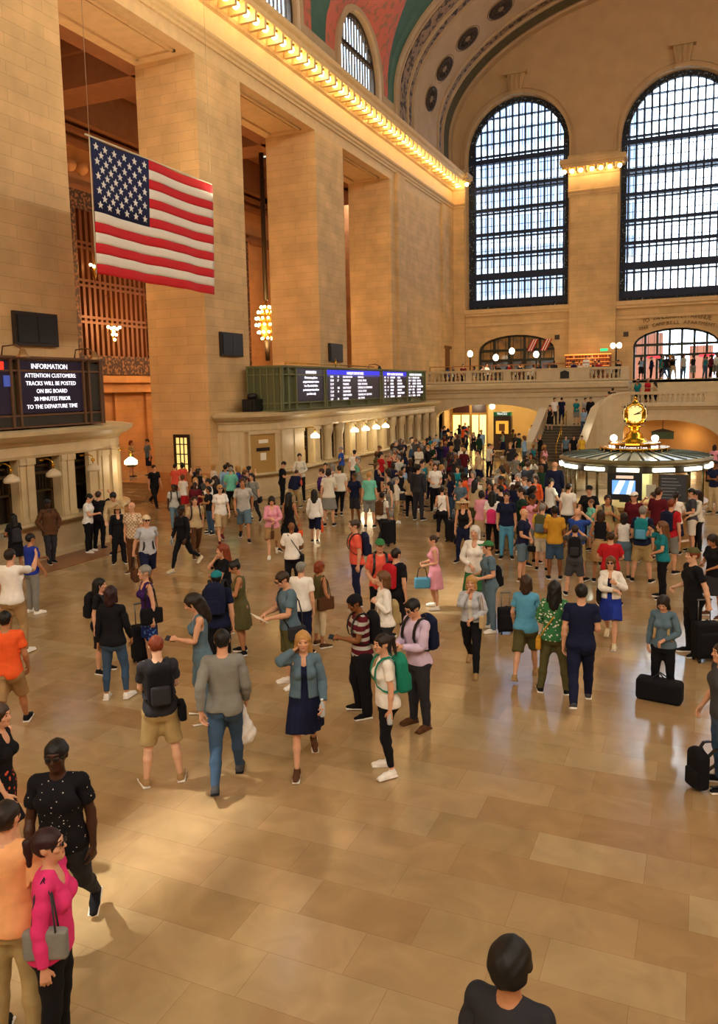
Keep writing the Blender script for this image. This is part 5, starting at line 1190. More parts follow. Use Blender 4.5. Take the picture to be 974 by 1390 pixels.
def hair_field(kind, lod):
    F = gfield(lod, (-.2, .2), (-.2, .24), (1.22, 1.88), .62 if lod == 0 else .72)
    t = {'afro': .035, 'long': .018, 'shoulder': .02, 'bald': .004}.get(kind, .013)
    F.ell((0, .008, 1.672), (.077+t, .098+t, .092+t), 0)
    F.ell((0, -.16, 1.612), (.094, .112, .114), 0, 'sub'); F.cut(lambda X, Y, Z: np.where((Y > -.06), 1.60+.25*np.clip(-Y, -.05, .1)-Z, -.2)+0*X)
    F.cut(lambda X, Y, Z: np.where((abs(X) > .06) & (abs(Y) < .035), 1.665-Z, -.2))
    if kind == 'long': F.cap((0, .055, 1.66), (0, .105, 1.40), .095, .075, .03).cap((.055, .02, 1.66), (.085, .05, 1.44), .045, .035, .02).cap((-.055, .02, 1.66), (-.085, .05, 1.44), .045, .035, .02)
    if kind == 'shoulder': F.cap((0, .045, 1.66), (0, .065, 1.53), .09, .075, .03).cap((.06, .01, 1.65), (.078, .012, 1.54), .035, .032, .02).cap((-.06, .01, 1.65), (-.078, .012, 1.54), .035, .032, .02)
    if kind == 'ponytail': F.cap((0, .09, 1.70), (0, .145, 1.68), .028, .03, .015).cap((0, .145, 1.68), (0, .15, 1.50), .034, .018, .015)
    if kind == 'bun': F.ell((0, .09, 1.735), (.042, .042, .038), .01)
    if kind == 'bob': F.cap((.05, .0, 1.66), (.07, .01, 1.59), .035, .03, .02).cap((-.05, .0, 1.66), (-.07, .01, 1.59), .035, .03, .02).cap((0, .05, 1.66), (0, .06, 1.59), .08, .07, .02)
    F.ell((0, -.052, 1.615), (.058, .075, .085), 0, 'sub') if kind in ('long', 'shoulder', 'bob') else None
    F.wob(.003 if lod == 0 else 0, 90); return F
def hat_field(kind, lod):
    F = gfield(lod, (-.26, .26), (-.28, .26), (1.62, 1.86), .7)
    F.ell((0, .005, 1.690), (.094, .115, .092), 0); F.cut(lambda X, Y, Z: 1.692-.12*Y-Z+0*X)
    if kind == 'cap': F.box((0, -.14, 1.706), (.07, .06, .008), .007, .01)
    if kind == 'sunhat': F.rings([(1.690, .21, .22, 0), (1.706, .20, .21, 0)], k=.004)
    return F
# ---- weights on the rest pose: bones
BN = ['pelvis', 'spine', 'chest', 'neck', 'head', 'ua-', 'fa-', 'ha-', 'fi-', 'ua+', 'fa+', 'ha+', 'fi+', 'th-', 'sh-', 'fo-', 'th+', 'sh+', 'fo+']
BI = {n: i for i, n in enumerate(BN)}
def weights(v, sex, mode='auto'):
    x, y, z = v.T; W_ = np.zeros((len(v), len(BN))); sh = SH[sex]
    sp = sstep(z, .98, 1.10); ch = sstep(z, 1.12, 1.24); nk = sstep(z, 1.46, 1.53); hd = sstep(z, 1.52, 1.58)
    core = {'pelvis': 1-sp, 'spine': sp*(1-ch), 'chest': ch*(1-nk), 'neck': nk*(1-hd), 'head': hd}
    am = {}; tot = 0
    for s, c in ((-1, '-'), (1, '+')):
        t = (s*x-sh)*DQ-(z-1.425)*DQ; n = (s*x-sh)*DQ+(z-1.425)*DQ; r = np.sqrt(n*n+y*y)
        w = sstep(t, -.03, .08)*(1-sstep(r, .065, .115)) if mode == 'auto' else np.zeros(len(v))
        w = np.where((t > .16) & (s*x > .27), 1, w) if mode == 'auto' else w
        fo = sstep(t, .255, .325); ha = sstep(t, .535, .565); fi = sstep(t, .625, .655)
        am[c] = (w*(1-fo), w*fo*(1-ha), w*ha*(1-fi), w*fi); tot = tot+w
    tot = np.clip(tot, 0, 1)
    if mode == 'skirt': lg = .88*(1-sstep(z, .70, .98)); lr = sstep(x, -.09, .09)
    elif mode in ('torso',): lg = np.zeros(len(v)); lr = lg
    else: lg = (1-sstep(z, .80, .95))*(1-tot); lr = sstep(x, -.018, .018)
    for k_, w in core.items(): W_[:, BI[k_]] = w*(1-tot)
    W_[:, :5] *= (1-lg/np.maximum(1e-6, 1-tot*0))[:, None]
    for c in '-+':
        for nme, w in zip(('ua', 'fa', 'ha', 'fi'), am[c]): W_[:, BI[nme+c]] = w
        side = lr if c == '+' else 1-lr; l = lg*side
        if mode == 'skirt': W_[:, BI['th'+c]] = l; continue
        kn = 1-sstep(z, .45, .535); an = 1-sstep(z, .075, .115)
        W_[:, BI['th'+c]] = l*(1-kn); W_[:, BI['sh'+c]] = l*kn*(1-an); W_[:, BI['fo'+c]] = l*kn*an
    return W_/W_.sum(1, keepdims=True)
def Rm(ax, deg):
    a = math.radians(deg); c, s = math.cos(a), math.sin(a); M = np.eye(4)
    if ax == 'x': M[1:3, 1:3] = [[c, -s], [s, c]]
    elif ax == 'y': M[0, 0] = c; M[0, 2] = s; M[2, 0] = -s; M[2, 2] = c
    else: M[:2, :2] = [[c, -s], [s, c]]
    return M
def about(p, M): T = np.eye(4); T[:3, 3] = p; U = np.eye(4); U[:3, 3] = -A3(p, float); return T@M@U
def unit(v): return v/(np.linalg.norm(v)+1e-9)
ARM = {  # wrist target (side mirrored in x), elbow hint, twist of the forearm, finger curl
 'hang': ((.235, -.02, .885), (.3, .8, 0), 0, 22), 'fwd': ((.225, -.17, .93), (.3, .8, -.2), 0, 25), 'back': ((.24, .15, .93), (.3, .8, 0), 0, 25),
 'phone': ((.05, -.31, 1.19), (.45, .2, -1), 35, 50), 'phonelow': ((.07, -.30, 1.08), (.45, .3, -1), 35, 50), 'ear': ((.125, -.055, 1.555), (.8, -.35, -1), -30, 60),
 'face': ((.05, -.13, 1.50), (.7, -.2, -1), 40, 50), 'camera': ((.075, -.235, 1.60), (.8, -.1, -.8), 20, 60), 'point': ((.20, -.46, 1.56), (.3, .3, -1), -40, 10), 'up': ((.20, -.30, 1.72), (.8, .1, -.4), 0, 20),
 'strap': ((.12, -.17, 1.30), (.6, .2, -1), -20, 75), 'cross': ((-.09, -.20, 1.17), (.8, -.1, -.6), 60, 30), 'hip': ((.235, -.01, 1.03), (1, .5, 0), 0, 40), 'belly': ((.05, -.19, 1.06), (.7, .2, -.6), 70, 45),
 'handle': ((.30, .10, .90), (.3, .9, 0), 0, 85), 'behind': ((.03, .17, .98), (.8, .5, 0), 0, 40), 'carry': ((.17, -.24, 1.10), (.3, .6, -1), 20, 70), 'read': ((.12, -.33, 1.13), (.5, .2, -1), 45, 45),
 'pocket': ((.20, -.04, .94), (.8, .6, 0), 0, 50), 'rest': ((.20, -.36, 1.08), (.5, .2, -1), 60, 20), 'lap': ((.10, -.30, .98), (.5, .2, -.6), 80, 20), 'bagarm': ((.16, -.17, 1.20), (.4, .5, -1), 0, 80)}
LEG = {  # (thigh flex, abduct, knee, foot turn) right, left; pelvis sideways shift
 'stand': ((0, 1.5, 1, 8), (0, 1.5, 1, 8)), 'wide': ((1, 6, 1, 12), (1, 6, 1, 12)), 'relax': ((9, 4, 16, 16), (-1, 2, 0, 6)), 'relax2': ((-1, 2, 0, 6), (9, 4, 16, 18)),
 'walk': ((22, 0, 6, 3), (-20, 0, 22, 3)), 'walk2': ((-20, 0, 24, 3), (22, 0, 6, 3)), 'stride': ((28, 0, 8, 3), (-26, 0, 34, 3)), 'sit': ((86, 5, 84, 5), (84, 5, 80, 5)), 'lean': ((12, 0, 2, 5), (4, -4, 12, 5)), 'crossleg': ((6, -5, 4, 4), (-2, 4, 0, 6)), 'step': ((48, 0, 50, 2), (-8, 0, 8, 2))}
def pose(legs='stand', arms=('hang', 'hang'), lean=3, twist=0, head=(0, 0), sex='m', bend=0):
    """bone matrices; head = (yaw to own left, pitch down)"""
    M = {}; sh = SH[sex]; I4 = np.eye(4); M['pelvis'] = Rm('z', -twist*.5)@Rm('x', 0)
    base = about((0, .01, .97), Rm('x', lean*.4+bend*.5))@Rm('z', 0); M['pelvis'] = about((0, .01, .97), Rm('x', 0)); S = M['pelvis']@about((0, .01, 1.0), Rm('x', lean*.5+bend*.6)@Rm('z', twist*.5))
    C_ = S@about((0, .0, 1.16), Rm('x', lean*.5+bend*.4)@Rm('z', twist*.5)); N_ = C_@about((0, .012, 1.46), Rm('x', head[1]*.4-lean*.3)@Rm('z', head[0]*.4)); H_ = N_@about((0, .0, 1.55), Rm('x', head[1]*.6-lean*.3)@Rm('z', head[0]*.6))
    M['spine'], M['chest'], M['neck'], M['head'] = S, C_, N_, H_
    for i, (s, c) in enumerate(((-1, '-'), (1, '+'))):
        f, ab, kn, ft = LEG[legs][i]; f = f
        hp = (s*.092, 0, .90); T = about(hp, Rm('z', ft*.5*s)@Rm('y', -ab*s)@Rm('x', -f)); K = T@about((s*.103, .0, .49), Rm('x', kn)); Fo = K@about((s*.11, .02, .085), Rm('z', ft*.5*s)@Rm('x', (f-kn)*(.92 if kn < 20 or legs == 'sit' or legs == 'step' else .45)))
        M['th'+c], M['sh'+c], M['fo'+c] = T, K, Fo
        a = arms[i]; tg, pole, tw, curl = ARM[a] if isinstance(a, str) else a; tg = A3([s*tg[0], tg[1], tg[2]]); pole = unit(A3([s*pole[0], pole[1], pole[2]]))
        S0 = A3([s*sh, 0, 1.425]); L1, L2 = .29, .26; d = tg-S0; D = min(np.linalg.norm(d), (L1+L2)*.995); u = unit(d); tg = S0+u*D
        ca = (L1*L1+D*D-L2*L2)/(2*L1*D); ca = min(1, max(-1, ca)); pv = unit(pole-u*(pole@u)); E = S0+u*(L1*ca)+pv*(L1*math.sqrt(1-ca*ca)); d1, d2 = unit(E-S0), unit(tg-E)
        t1 = d2-d1*(d2@d1); t1 = unit(t1) if np.linalg.norm(t1) > .05 else unit(A3([0, -1, 0])-d1*(-d1[1])); cs = d1@d2; t2 = unit(-(d1-d2*cs)) if abs(cs) < .998 else unit(t1-d2*(t1@d2))
        k = d2; an = math.radians(tw*s); t2 = t2*math.cos(an)+np.cross(k, t2)*math.sin(an)
        r0 = A3([s*DQ, 0, -DQ]); rt = A3([0., -1, 0]); B0 = np.stack([r0, rt, np.cross(r0, rt)], 1)
        def fr(dd, tt): return np.stack([dd, tt, np.cross(dd, tt)], 1)@B0.T
        def pl(R3, p_rest, p_new): Q = np.eye(4); Q[:3, :3] = R3; Q[:3, 3] = p_new-R3@p_rest; return Q
        U_ = C_@pl(fr(d1, t1), S0, S0); Fm = C_@pl(fr(d2, t2), arm(s, .29, 0, 0, sh), E); M['ua'+c], M['fa'+c] = U_, Fm; M['ha'+c] = Fm; M['fi'+c] = Fm@about(arm(s, .635, .004, 0, sh), Rm('y', curl*s))
    pts = []
    for s, c in ((-1, '-'), (1, '+')):
        for p in ((s*.11, .08, 0), (s*.12, -.17, 0)): pts.append((M['fo'+c]@A3([*p, 1]))[2])
    dz = -min(pts); T = np.eye(4); T[2, 3] = dz
    if legs == 'sit': T[2, 3] = dz
    return {k: T@m for k, m in M.items()}
def skin(v, Wt, M):
    A = np.stack([M[n] for n in BN]); R_ = np.einsum('vb,bij->vij', Wt, A); return np.einsum('vij,vj->vi', R_[:, :3, :3], v)+R_[:, :3, 3]
TEM = {}
def template(key):
    if key in TEM: return TEM[key]
    kind, sub, sex, lod = key; mode = 'auto'; mi = None
    if kind == 'body':
        F = body_field(sex, lod); v, f = F.mesh(); c = v[f].mean(1)
        mi = np.zeros(len(f), int)
        if lod < 2:
            eye = (abs(abs(c[:, 0])-.033) < (.012 if lod else .011)) & (abs(c[:, 2]-1.662) < (.007 if lod else .0062)) & (c[:, 1] < -.07); mi[eye] = 1
            brow = (abs(abs(c[:, 0])-.034) < .018) & (abs(c[:, 2]-1.685) < .004) & (c[:, 1] < -.07); mi[brow] = 2
            lip = (abs(c[:, 0]) < .023) & (abs(c[:, 2]-1.594) < .010) & (c[:, 1] < -.085); mi[lip] = 3
    elif kind == 'top': v, f = top_field(sub, sex, lod).mesh()
    elif kind == 'bottom': v, f = bottom_field(sub, sex, lod).mesh(); mode = 'skirt' if sub in ('skirt', 'longskirt', 'dress') else 'auto'
    elif kind == 'shoe':
        v, f = shoe_field(sub, lod).mesh(); mi = (v[f].mean(1)[:, 2] < .024).astype(int)
    elif kind == 'hair': v, f = hair_field(sub, lod).mesh(); mode = 'torso'
    elif kind == 'hat': v, f = hat_field(sub, lod).mesh(); mode = 'torso'
    TEM[key] = (v, f, mi, mode); return TEM[key]
MESH = {}
def posed(key, pk, M, mirror=False):
    ck = (key, pk, mirror)
    if ck in MESH: return MESH[ck]
    v, f, mi, mode = template(key)
    if mirror: v = v*A3([-1, 1, 1]); f = f[:, ::-1]
    Wt = weights(v, key[2], mode)
    if key[0] == 'shoe': c = '-' if mirror else '+'; Wt = np.zeros((len(v), len(BN))); Wt[:, BI['fo'+c]] = 1
    p = skin(v, Wt, M)
    me = bpy.data.meshes.new(key[0]); nf = len(f); me.vertices.add(len(p)); me.vertices.foreach_set('co', p.astype(np.float32).ravel()); me.loops.add(nf*4); me.loops.foreach_set('vertex_index', f.astype(np.int32).ravel())
    me.polygons.add(nf); me.polygons.foreach_set('loop_start', np.arange(0, nf*4, 4, dtype=np.int32)); me.polygons.foreach_set('use_smooth', np.ones(nf, bool))
    if mi is not None: me.polygons.foreach_set('material_index', mi.astype(np.int32))
    me.update(calc_edges=True); me.validate()
    for _ in range({'body': 4, 'shoe': 2}.get(key[0], 1)): me.materials.append(None)
    MESH[ck] = me; return me
PAL = {'white': '#f0ece4', 'off white': '#dcd6c6', 'cream': '#d8c8a4', 'black': '#15151a', 'charcoal': '#2f2f35', 'dark grey': '#45454a', 'grey': '#85857f', 'light grey': '#b4b2ac', 'navy': '#171d3a', 'blue': '#2a4a9c', 'royal blue': '#22379a', 'light blue': '#8fb0d0', 'sky blue': '#5aa0c4',
 'denim blue': '#3c5470', 'teal': '#1c7c86', 'mint': '#74c8b0', 'green': '#3a7a4a', 'dark green': '#1e3a2a', 'olive': '#5a5634', 'khaki': '#b09a6a', 'beige': '#c4ac84', 'tan': '#a8875c', 'brown': '#5a3a24', 'red': '#b81e28', 'maroon': '#5c1420', 'coral': '#e8604c', 'orange': '#f0602c', 'peach': '#f0b078',
 'pink': '#e8a0b4', 'hot pink': '#e23a7c', 'yellow': '#e0b83c', 'mustard': '#c8922c', 'purple': '#3a1e5c', 'lilac': '#d0bcd8', 'silver': '#b8bcc4', 'grey blue': '#5c7484', 'emerald': '#1e8068'}
SKIN = {'light': '#d9a483', 'fair': '#e4b494', 'tan': '#b77f58', 'brown': '#85532f', 'dark': '#45291a'}
HAIR = {'black': '#0e0b0a', 'brown': '#35200f', 'dark brown': '#20130b', 'light brown': '#6b4526', 'blond': '#b88a4c', 'grey': '#85807a', 'white': '#d8d4cc', 'red': '#7c3414', 'maroon': '#2c0f12'}
def cloth_mat(c):
    m = mat('cloth_'+c.replace(' ', '_'), PAL[c], .85, noise=.07, nscale=14, spec=.2); return m
def pattern_mat(kind):
    n = 'cloth_pattern_'+kind
    if n in MATS: return MATS[n]
    m = bpy.data.materials.new(n); m.use_nodes = True; t = m.node_tree; p = t.nodes['Principled BSDF']; N = t.nodes.new; tc = N('ShaderNodeTexCoord'); p.inputs['Roughness'].default_value = .85; p.inputs['Specular IOR Level'].default_value = .2
    r = N('ShaderNodeValToRGB'); r.color_ramp.interpolation = 'CONSTANT'
    if kind in ('stripes', 'redstripes'):
        w = N('ShaderNodeTexWave'); w.bands_direction = 'Z'; w.inputs['Scale'].default_value = 2.6 if kind == 'redstripes' else 6; t.links.new(tc.outputs['Object'], w.inputs[0]); t.links.new(w.outputs['Fac'], r.inputs[0])
        a, b = ((PAL['maroon'], PAL['light grey']) if kind == 'redstripes' else (PAL['navy'], PAL['off white'])); r.color_ramp.elements[1].position = .62 if kind == 'redstripes' else .5
    elif kind == 'plaid':
        w = N('ShaderNodeTexChecker'); w.inputs['Scale'].default_value = 22; t.links.new(tc.outputs['Object'], w.inputs[0]); t.links.new(w.outputs['Fac'], r.inputs[0]); a, b = '#b08a68', '#e0d0b4'; r.color_ramp.elements[1].position = .5
    else:
        w = N('ShaderNodeTexVoronoi'); w.inputs['Scale'].default_value = 26 if kind == 'stars' else 20; t.links.new(tc.outputs['Object'], w.inputs[0]); t.links.new(w.outputs['Distance'], r.inputs[0])
        a, b = {'floral': ('#d85a3c', '#15151a'), 'greenfloral': ('#e0e4d0', '#3a7a4a'), 'stars': ('#d8d4cc', '#15151a'), 'print': ('#5c88c0', '#1c2c68')}[kind]; r.color_ramp.elements[1].position = .30 if kind != 'stars' else .13
    r.color_ramp.elements[0].color = (*srgb(a), 1); r.color_ramp.elements[1].color = (*srgb(b), 1); t.links.new(r.outputs[0], p.inputs['Base Color']); MATS[n] = m; return m
def fabric(c):
    return pattern_mat(c[1:]) if c.startswith('*') else cloth_mat(c)
EYE = mat('eye_dark', '#1a100c', .3)
def slot(o, mats):
    for i, m in enumerate(mats): o.material_slots[i].link = 'OBJECT'; o.material_slots[i].material = m
PEOPLE = []; LAB = set()
def person(label, x, y, z=0, h=1.7, ang=0, sex='m', legs='stand', arms=('hang', 'hang'), top=('tee', 'grey'), bot=('pants', 'black'), shoes='black', sole='white', skin_='light', hair=('short', 'brown'), hat=None, head=(0, 0), lod=1, lean=3, twist=0, bend=0, group=None, glasses=None, camrel=True, width=1.0, over=None):
    rz = math.radians(ang)+(math.atan2(-x, y) if camrel else 0); s = h/1.76
    pk = (legs, arms, lean, twist, head, sex, bend); M = pose(legs, arms, lean, twist, head, sex, bend)
    sm = mat('skin_'+skin_, SKIN[skin_], .5, spec=.35); lipm = mat('lips_'+skin_, {'light': '#b06a5a', 'fair': '#c07868', 'tan': '#8f5444', 'brown': '#5e3428', 'dark': '#341a14'}[skin_], .4)
    o = bpy.data.objects.new('person', posed(('body', '', sex, lod), pk, M)); COL.objects.link(o); o.location = (x, y, z); o.rotation_euler = (0, 0, rz); o.scale = (s*width, s*width, s)
    hm = mat('hair_'+hair[1].replace(' ', '_'), HAIR[hair[1]], .55, spec=.4, noise=.15, nscale=40); slot(o, [sm, EYE, hm, lipm]); tag(o, label, 'person', group)
    def part(nm, key, mats, mirror=False):
        c = bpy.data.objects.new(nm, posed(key, pk, M, mirror)); COL.objects.link(c); c.parent = o; slot(c, mats); return c
    if bot: part({'skirt': 'skirt', 'longskirt': 'skirt', 'dress': 'dress_skirt', 'shorts': 'shorts', 'leggings': 'leggings'}.get(bot[0], 'trousers'), ('bottom', bot[0], sex, lod), [fabric(bot[1])])
    if top: part({'tank': 'vest_top', 'jacket': 'jacket', 'coat': 'coat'}.get(top[0], 'shirt'), ('top', top[0], sex, lod), [fabric(top[1])])
    if over: part('under_top', ('top', 'tank', sex, lod), [fabric(over)])
    if shoes:
        for mir in (False, True): part('shoe', ('shoe', 'shoe', sex, lod), [fabric(shoes), fabric(sole)], mir)
    if hair[0] != 'none': part('hair', ('hair', hair[0], 'm', lod), [hm])
    if hat: part('hat', ('hat', hat[0], 'm', lod), [fabric(hat[1])])
    if glasses:
        b = MB()
        for q in (-1, 1):
            b.lathe([(.016, -.004), (.021, 0), (.016, .004)] if glasses == 'clear' else [(.0001, -.003), (.021, -.002), (.022, .002), (.0001, .004)], 12, (q*.031, -.112, 1.662), axis='y'); b.tube([(q*.052, -.11, 1.665), (q*.078, -.05, 1.667), (q*.082, .0, 1.662)], .0028, 4)
        b.tube([(-.012, -.116, 1.666), (.012, -.116, 1.666)], .003, 4)
        g = b.build('glasses', BLACK, o); g.data.transform(Matrix(M['head'].tolist()))
    PEOPLE.append((o, M, sex, s)); return o, M
# ---- things carried
def bag_mesh(name, parts):
    """parts: list of (name, MB, material); first is the root"""
    r = None
    for nm, b, m in parts:
        o = b.build(nm if r else name, m, r); r = r or o
    return r
def fmesh(F, name, m, parent=None):
    v, f = F.mesh(); me = bpy.data.meshes.new(name); me.from_pydata(v.tolist(), [], f.tolist()); me.polygons.foreach_set('use_smooth', [True]*len(f)); me.materials.append(m); o = bpy.data.objects.new(name, me); COL.objects.link(o)
    if parent: o.parent = parent
    return o
BAGC = {}
def recolour(r, m, m2=None):
    r.material_slots[0].link = 'OBJECT'; r.material_slots[0].material = m
    for c in r.children:
        if c.name.startswith(('pocket', 'lid')) : c.material_slots[0].link = 'OBJECT'; c.material_slots[0].material = m2 or m
        elif c.name.startswith('strap'): c.material_slots[0].link = 'OBJECT'; c.material_slots[0].material = m2 or BLACK
def proto_bag(kind):
    if kind in BAGC: return copy_tree(BAGC[kind])
    if kind == 'backpack':
        F = Field(axis((-.2, .2, .014)), axis((.08, .36, .014)), axis((.94, 1.54, .014))); F.box((0, .205, 1.245), (.145, .075, .22), .055).ell((0, .21, 1.44), (.12, .065, .07), .03); r = fmesh(F, 'backpack', BLACK)
        F = Field(axis((-.17, .17, .014)), axis((.2, .36, .014)), axis((.98, 1.32, .014))); F.box((0, .275, 1.15), (.11, .04, .11), .03); fmesh(F, 'pocket', BLACK, r)
        for s in (-1, 1):
            b = MB(); P = [(s*.09, .14, 1.42), (s*.105, .06, 1.50), (s*.11, -.03, 1.492), (s*.112, -.09, 1.44), (s*.115, -.125, 1.37), (s*.12, -.143, 1.28), (s*.14, -.125, 1.18), (s*.165, -.06, 1.12), (s*.17, .03, 1.09), (s*.14, .13, 1.07)]
            vs = []
            for i, p in enumerate(P):
                for (dx, k) in ((-.022, 0), (.022, 0), (.022, 1), (-.022, 1)): n = Vector((0, p[1], (p[2]-1.3)*.8)).normalized() if 0 < i < 9 else Vector((0, 0, 1)); q = Vector(p)+Vector((dx, 0, 0))+n*(.012*k); vs.append(q)
            b.add(vs, [(i*4+k, i*4+(k+1) % 4, (i+1)*4+(k+1) % 4, (i+1)*4+k) for i in range(len(P)-1) for k in range(4)], 0, False); b.build('strap', BLACK, r)
        b = MB(); b.tube([(-.03, .16, 1.475), (0, .16, 1.51), (.03, .16, 1.475)], .008, 5); b.build('handle', BLACK, r)
    elif kind == 'tote':      # hangs from the shoulder, origin at the shoulder top, bag beside the hip (+x side)
        F = Field(axis((-.08, .12, .013)), axis((-.24, .24, .014)), axis((-.70, -.33, .013))); F.box((.02, 0, -.53), (.05, .19, .14), .035); F.cut(lambda X, Y, Z: Z+.385+.02*abs(Y)*8+0*X); r = fmesh(F, 'tote_bag', BLACK)
        b = MB()
        for dx in (-.03, .05): b.tube([(dx+.01, -.10, -.41), (dx*.4, -.07, -.1), (dx*.3-.03, 0, .035), (dx*.4, .07, -.1), (dx+.01, .10, -.41)], .009, 5)
        b.build('strap', BLACK, r)
    elif kind == 'crossbody':  # strap over the chest, satchel at the hip (+x side), chest coordinates
        F = Field(axis((.13, .36, .013)), axis((-.16, .2, .013)), axis((.72, 1.02, .013))); F.box((.245, .02, .87), (.045, .14, .10), .03); r = fmesh(F, 'shoulder_bag', BLACK)
        b = MB(); b.tube([(.22, -.09, .96), (.12, -.155, 1.12), (.0, -.165, 1.28), (-.09, -.11, 1.43), (-.11, 0, 1.50), (-.08, .09, 1.45), (.04, .155, 1.28), (.16, .15, 1.10), (.22, .11, .96)], .012, 5); b.build('strap', BLACK, r)
    elif kind == 'handbag':    # carried by its handles, origin at the grip
        F = Field(axis((-.07, .07, .012)), axis((-.18, .18, .013)), axis((-.44, -.16, .013))); F.box((0, 0, -.29), (.045, .14, .10), .035); r = fmesh(F, 'handbag', BLACK)
        b = MB()
        for dx in (-.03, .03): b.tube([(dx, -.09, -.20), (dx*.5, -.06, -.04), (0, 0, .0), (dx*.5, .06, -.04), (dx, .09, -.20)], .007, 5)
        b.build('strap', BLACK, r)
    elif kind == 'duffel':
        F = Field(axis((-.16, .16, .014)), axis((-.36, .36, .016)), axis((-.01, .32, .014))); F.box((0, 0, .155), (.125, .31, .16), .06).cut(lambda X, Y, Z: -Z+0*X+0*Y); r = fmesh(F, 'duffel_bag', BLACK)
        b = MB()
        for dx in (-.06, .06): b.tube([(dx*1.6, -.12, .18), (dx, -.09, .33), (dx*.3, 0, .40), (dx, .09, .33), (dx*1.6, .12, .18)], .011, 6)
        b.build('strap', BLACK, r); b = MB(); b.box((-.01, -.24, .27), (.01, .24, .28)); b.build('zip', mat('zip_grey', '#3a3a3e', .4), r)
    elif kind == 'suitcase':
        F = Field(axis((-.2, .2, .016)), axis((-.28, .28, .016)), axis((.03, .70, .016))); F.box((0, 0, .35), (.12, .21, .29), .045).box((.12, 0, .30), (.03, .16, .18), .025, .01); r = fmesh(F, 'suitcase', BLACK)
        b = MB()
        for y in (-.1, .1): b.tube([(-.09, y, .6), (-.09, y, .98)], .009, 6)
        b.tube([(-.09, -.12, .98), (-.09, .12, .98)], .015, 6); b.build('telescopic_handle', mat('handle_steel', '#77777c', .3, .8), r)
        for x in (-.08, .1):
            for y in (-.16, .16): b = MB(); b.lathe([(.035, -.013), (.035, .013)], 12, (x, y, .035), axis='y'); b.build('wheel', BLACK, r)
        b = MB(); b.tube([(.0, -.05, .64), (.0, 0, .68), (.0, .05, .64)], .009, 5); b.build('handle', BLACK, r)
    elif kind == 'phone': b = MB(); b.box((-.037, -.005, -.075), (.037, .005, .075)); r = b.build('phone', BLACK); b = MB(); b.box((-.033, -.0065, -.068), (.033, -.005, .068)); b.build('screen', mat('phone_glass', '#30343c', .1), r)
    elif kind == 'tablet': b = MB(); b.box((-.12, -.006, -.085), (.12, .006, .085)); r = b.build('tablet', BLACK); b = MB(); b.box((-.108, -.009, -.075), (.108, -.006, .075)); b.build('screen', mat('tablet_glow', '#a8cdf0', .3, emit=1.1, ecol='#b4d8ff'), r)
    elif kind == 'paper': b = MB(); b.prism([(-.15, -.11), (.15, -.12), (.16, .11), (-.14, .10)], [], 'z', -.002, .003); r = b.build('paper_sheet', mat('paper', '#e8e0cc', .8))
    elif kind == 'bottle': b = MB(); b.lathe([(.001, 0), (.033, 0), (.035, .02), (.034, .14), (.015, .18), (.014, .2)], 12); r = b.build('water_bottle', mat('bottle_clear_plastic', '#b8c4c8', .15)); b = MB(); b.lathe([(.016, .195), (.016, .22), (.001, .222)], 10); b.build('cap', mat('cap_blue', '#e8e8e8', .4), r)
    elif kind == 'plastic_bag':
        F = Field(axis((-.16, .16, .012)), axis((-.12, .12, .012)), axis((-.46, .02, .012))); F.ell((0, 0, -.33), (.12, .08, .13), .02).cap((0, 0, -.22), (0, 0, -.02), .06, .018, .05).cap((.06, 0, -.38), (.07, 0, -.42), .05, .04, .03).wob(.008, 60); r = fmesh(F, 'plastic_bag', mat('white_plastic', '#f0eeea', .35))
        b = MB(); b.tube([(-.02, -.02, -.05), (0, 0, .012), (.02, .02, -.05)], .006, 5); b.build('handle', MATS['white_plastic'], r)
    BAGC[kind] = r; return r
FIRST = set()
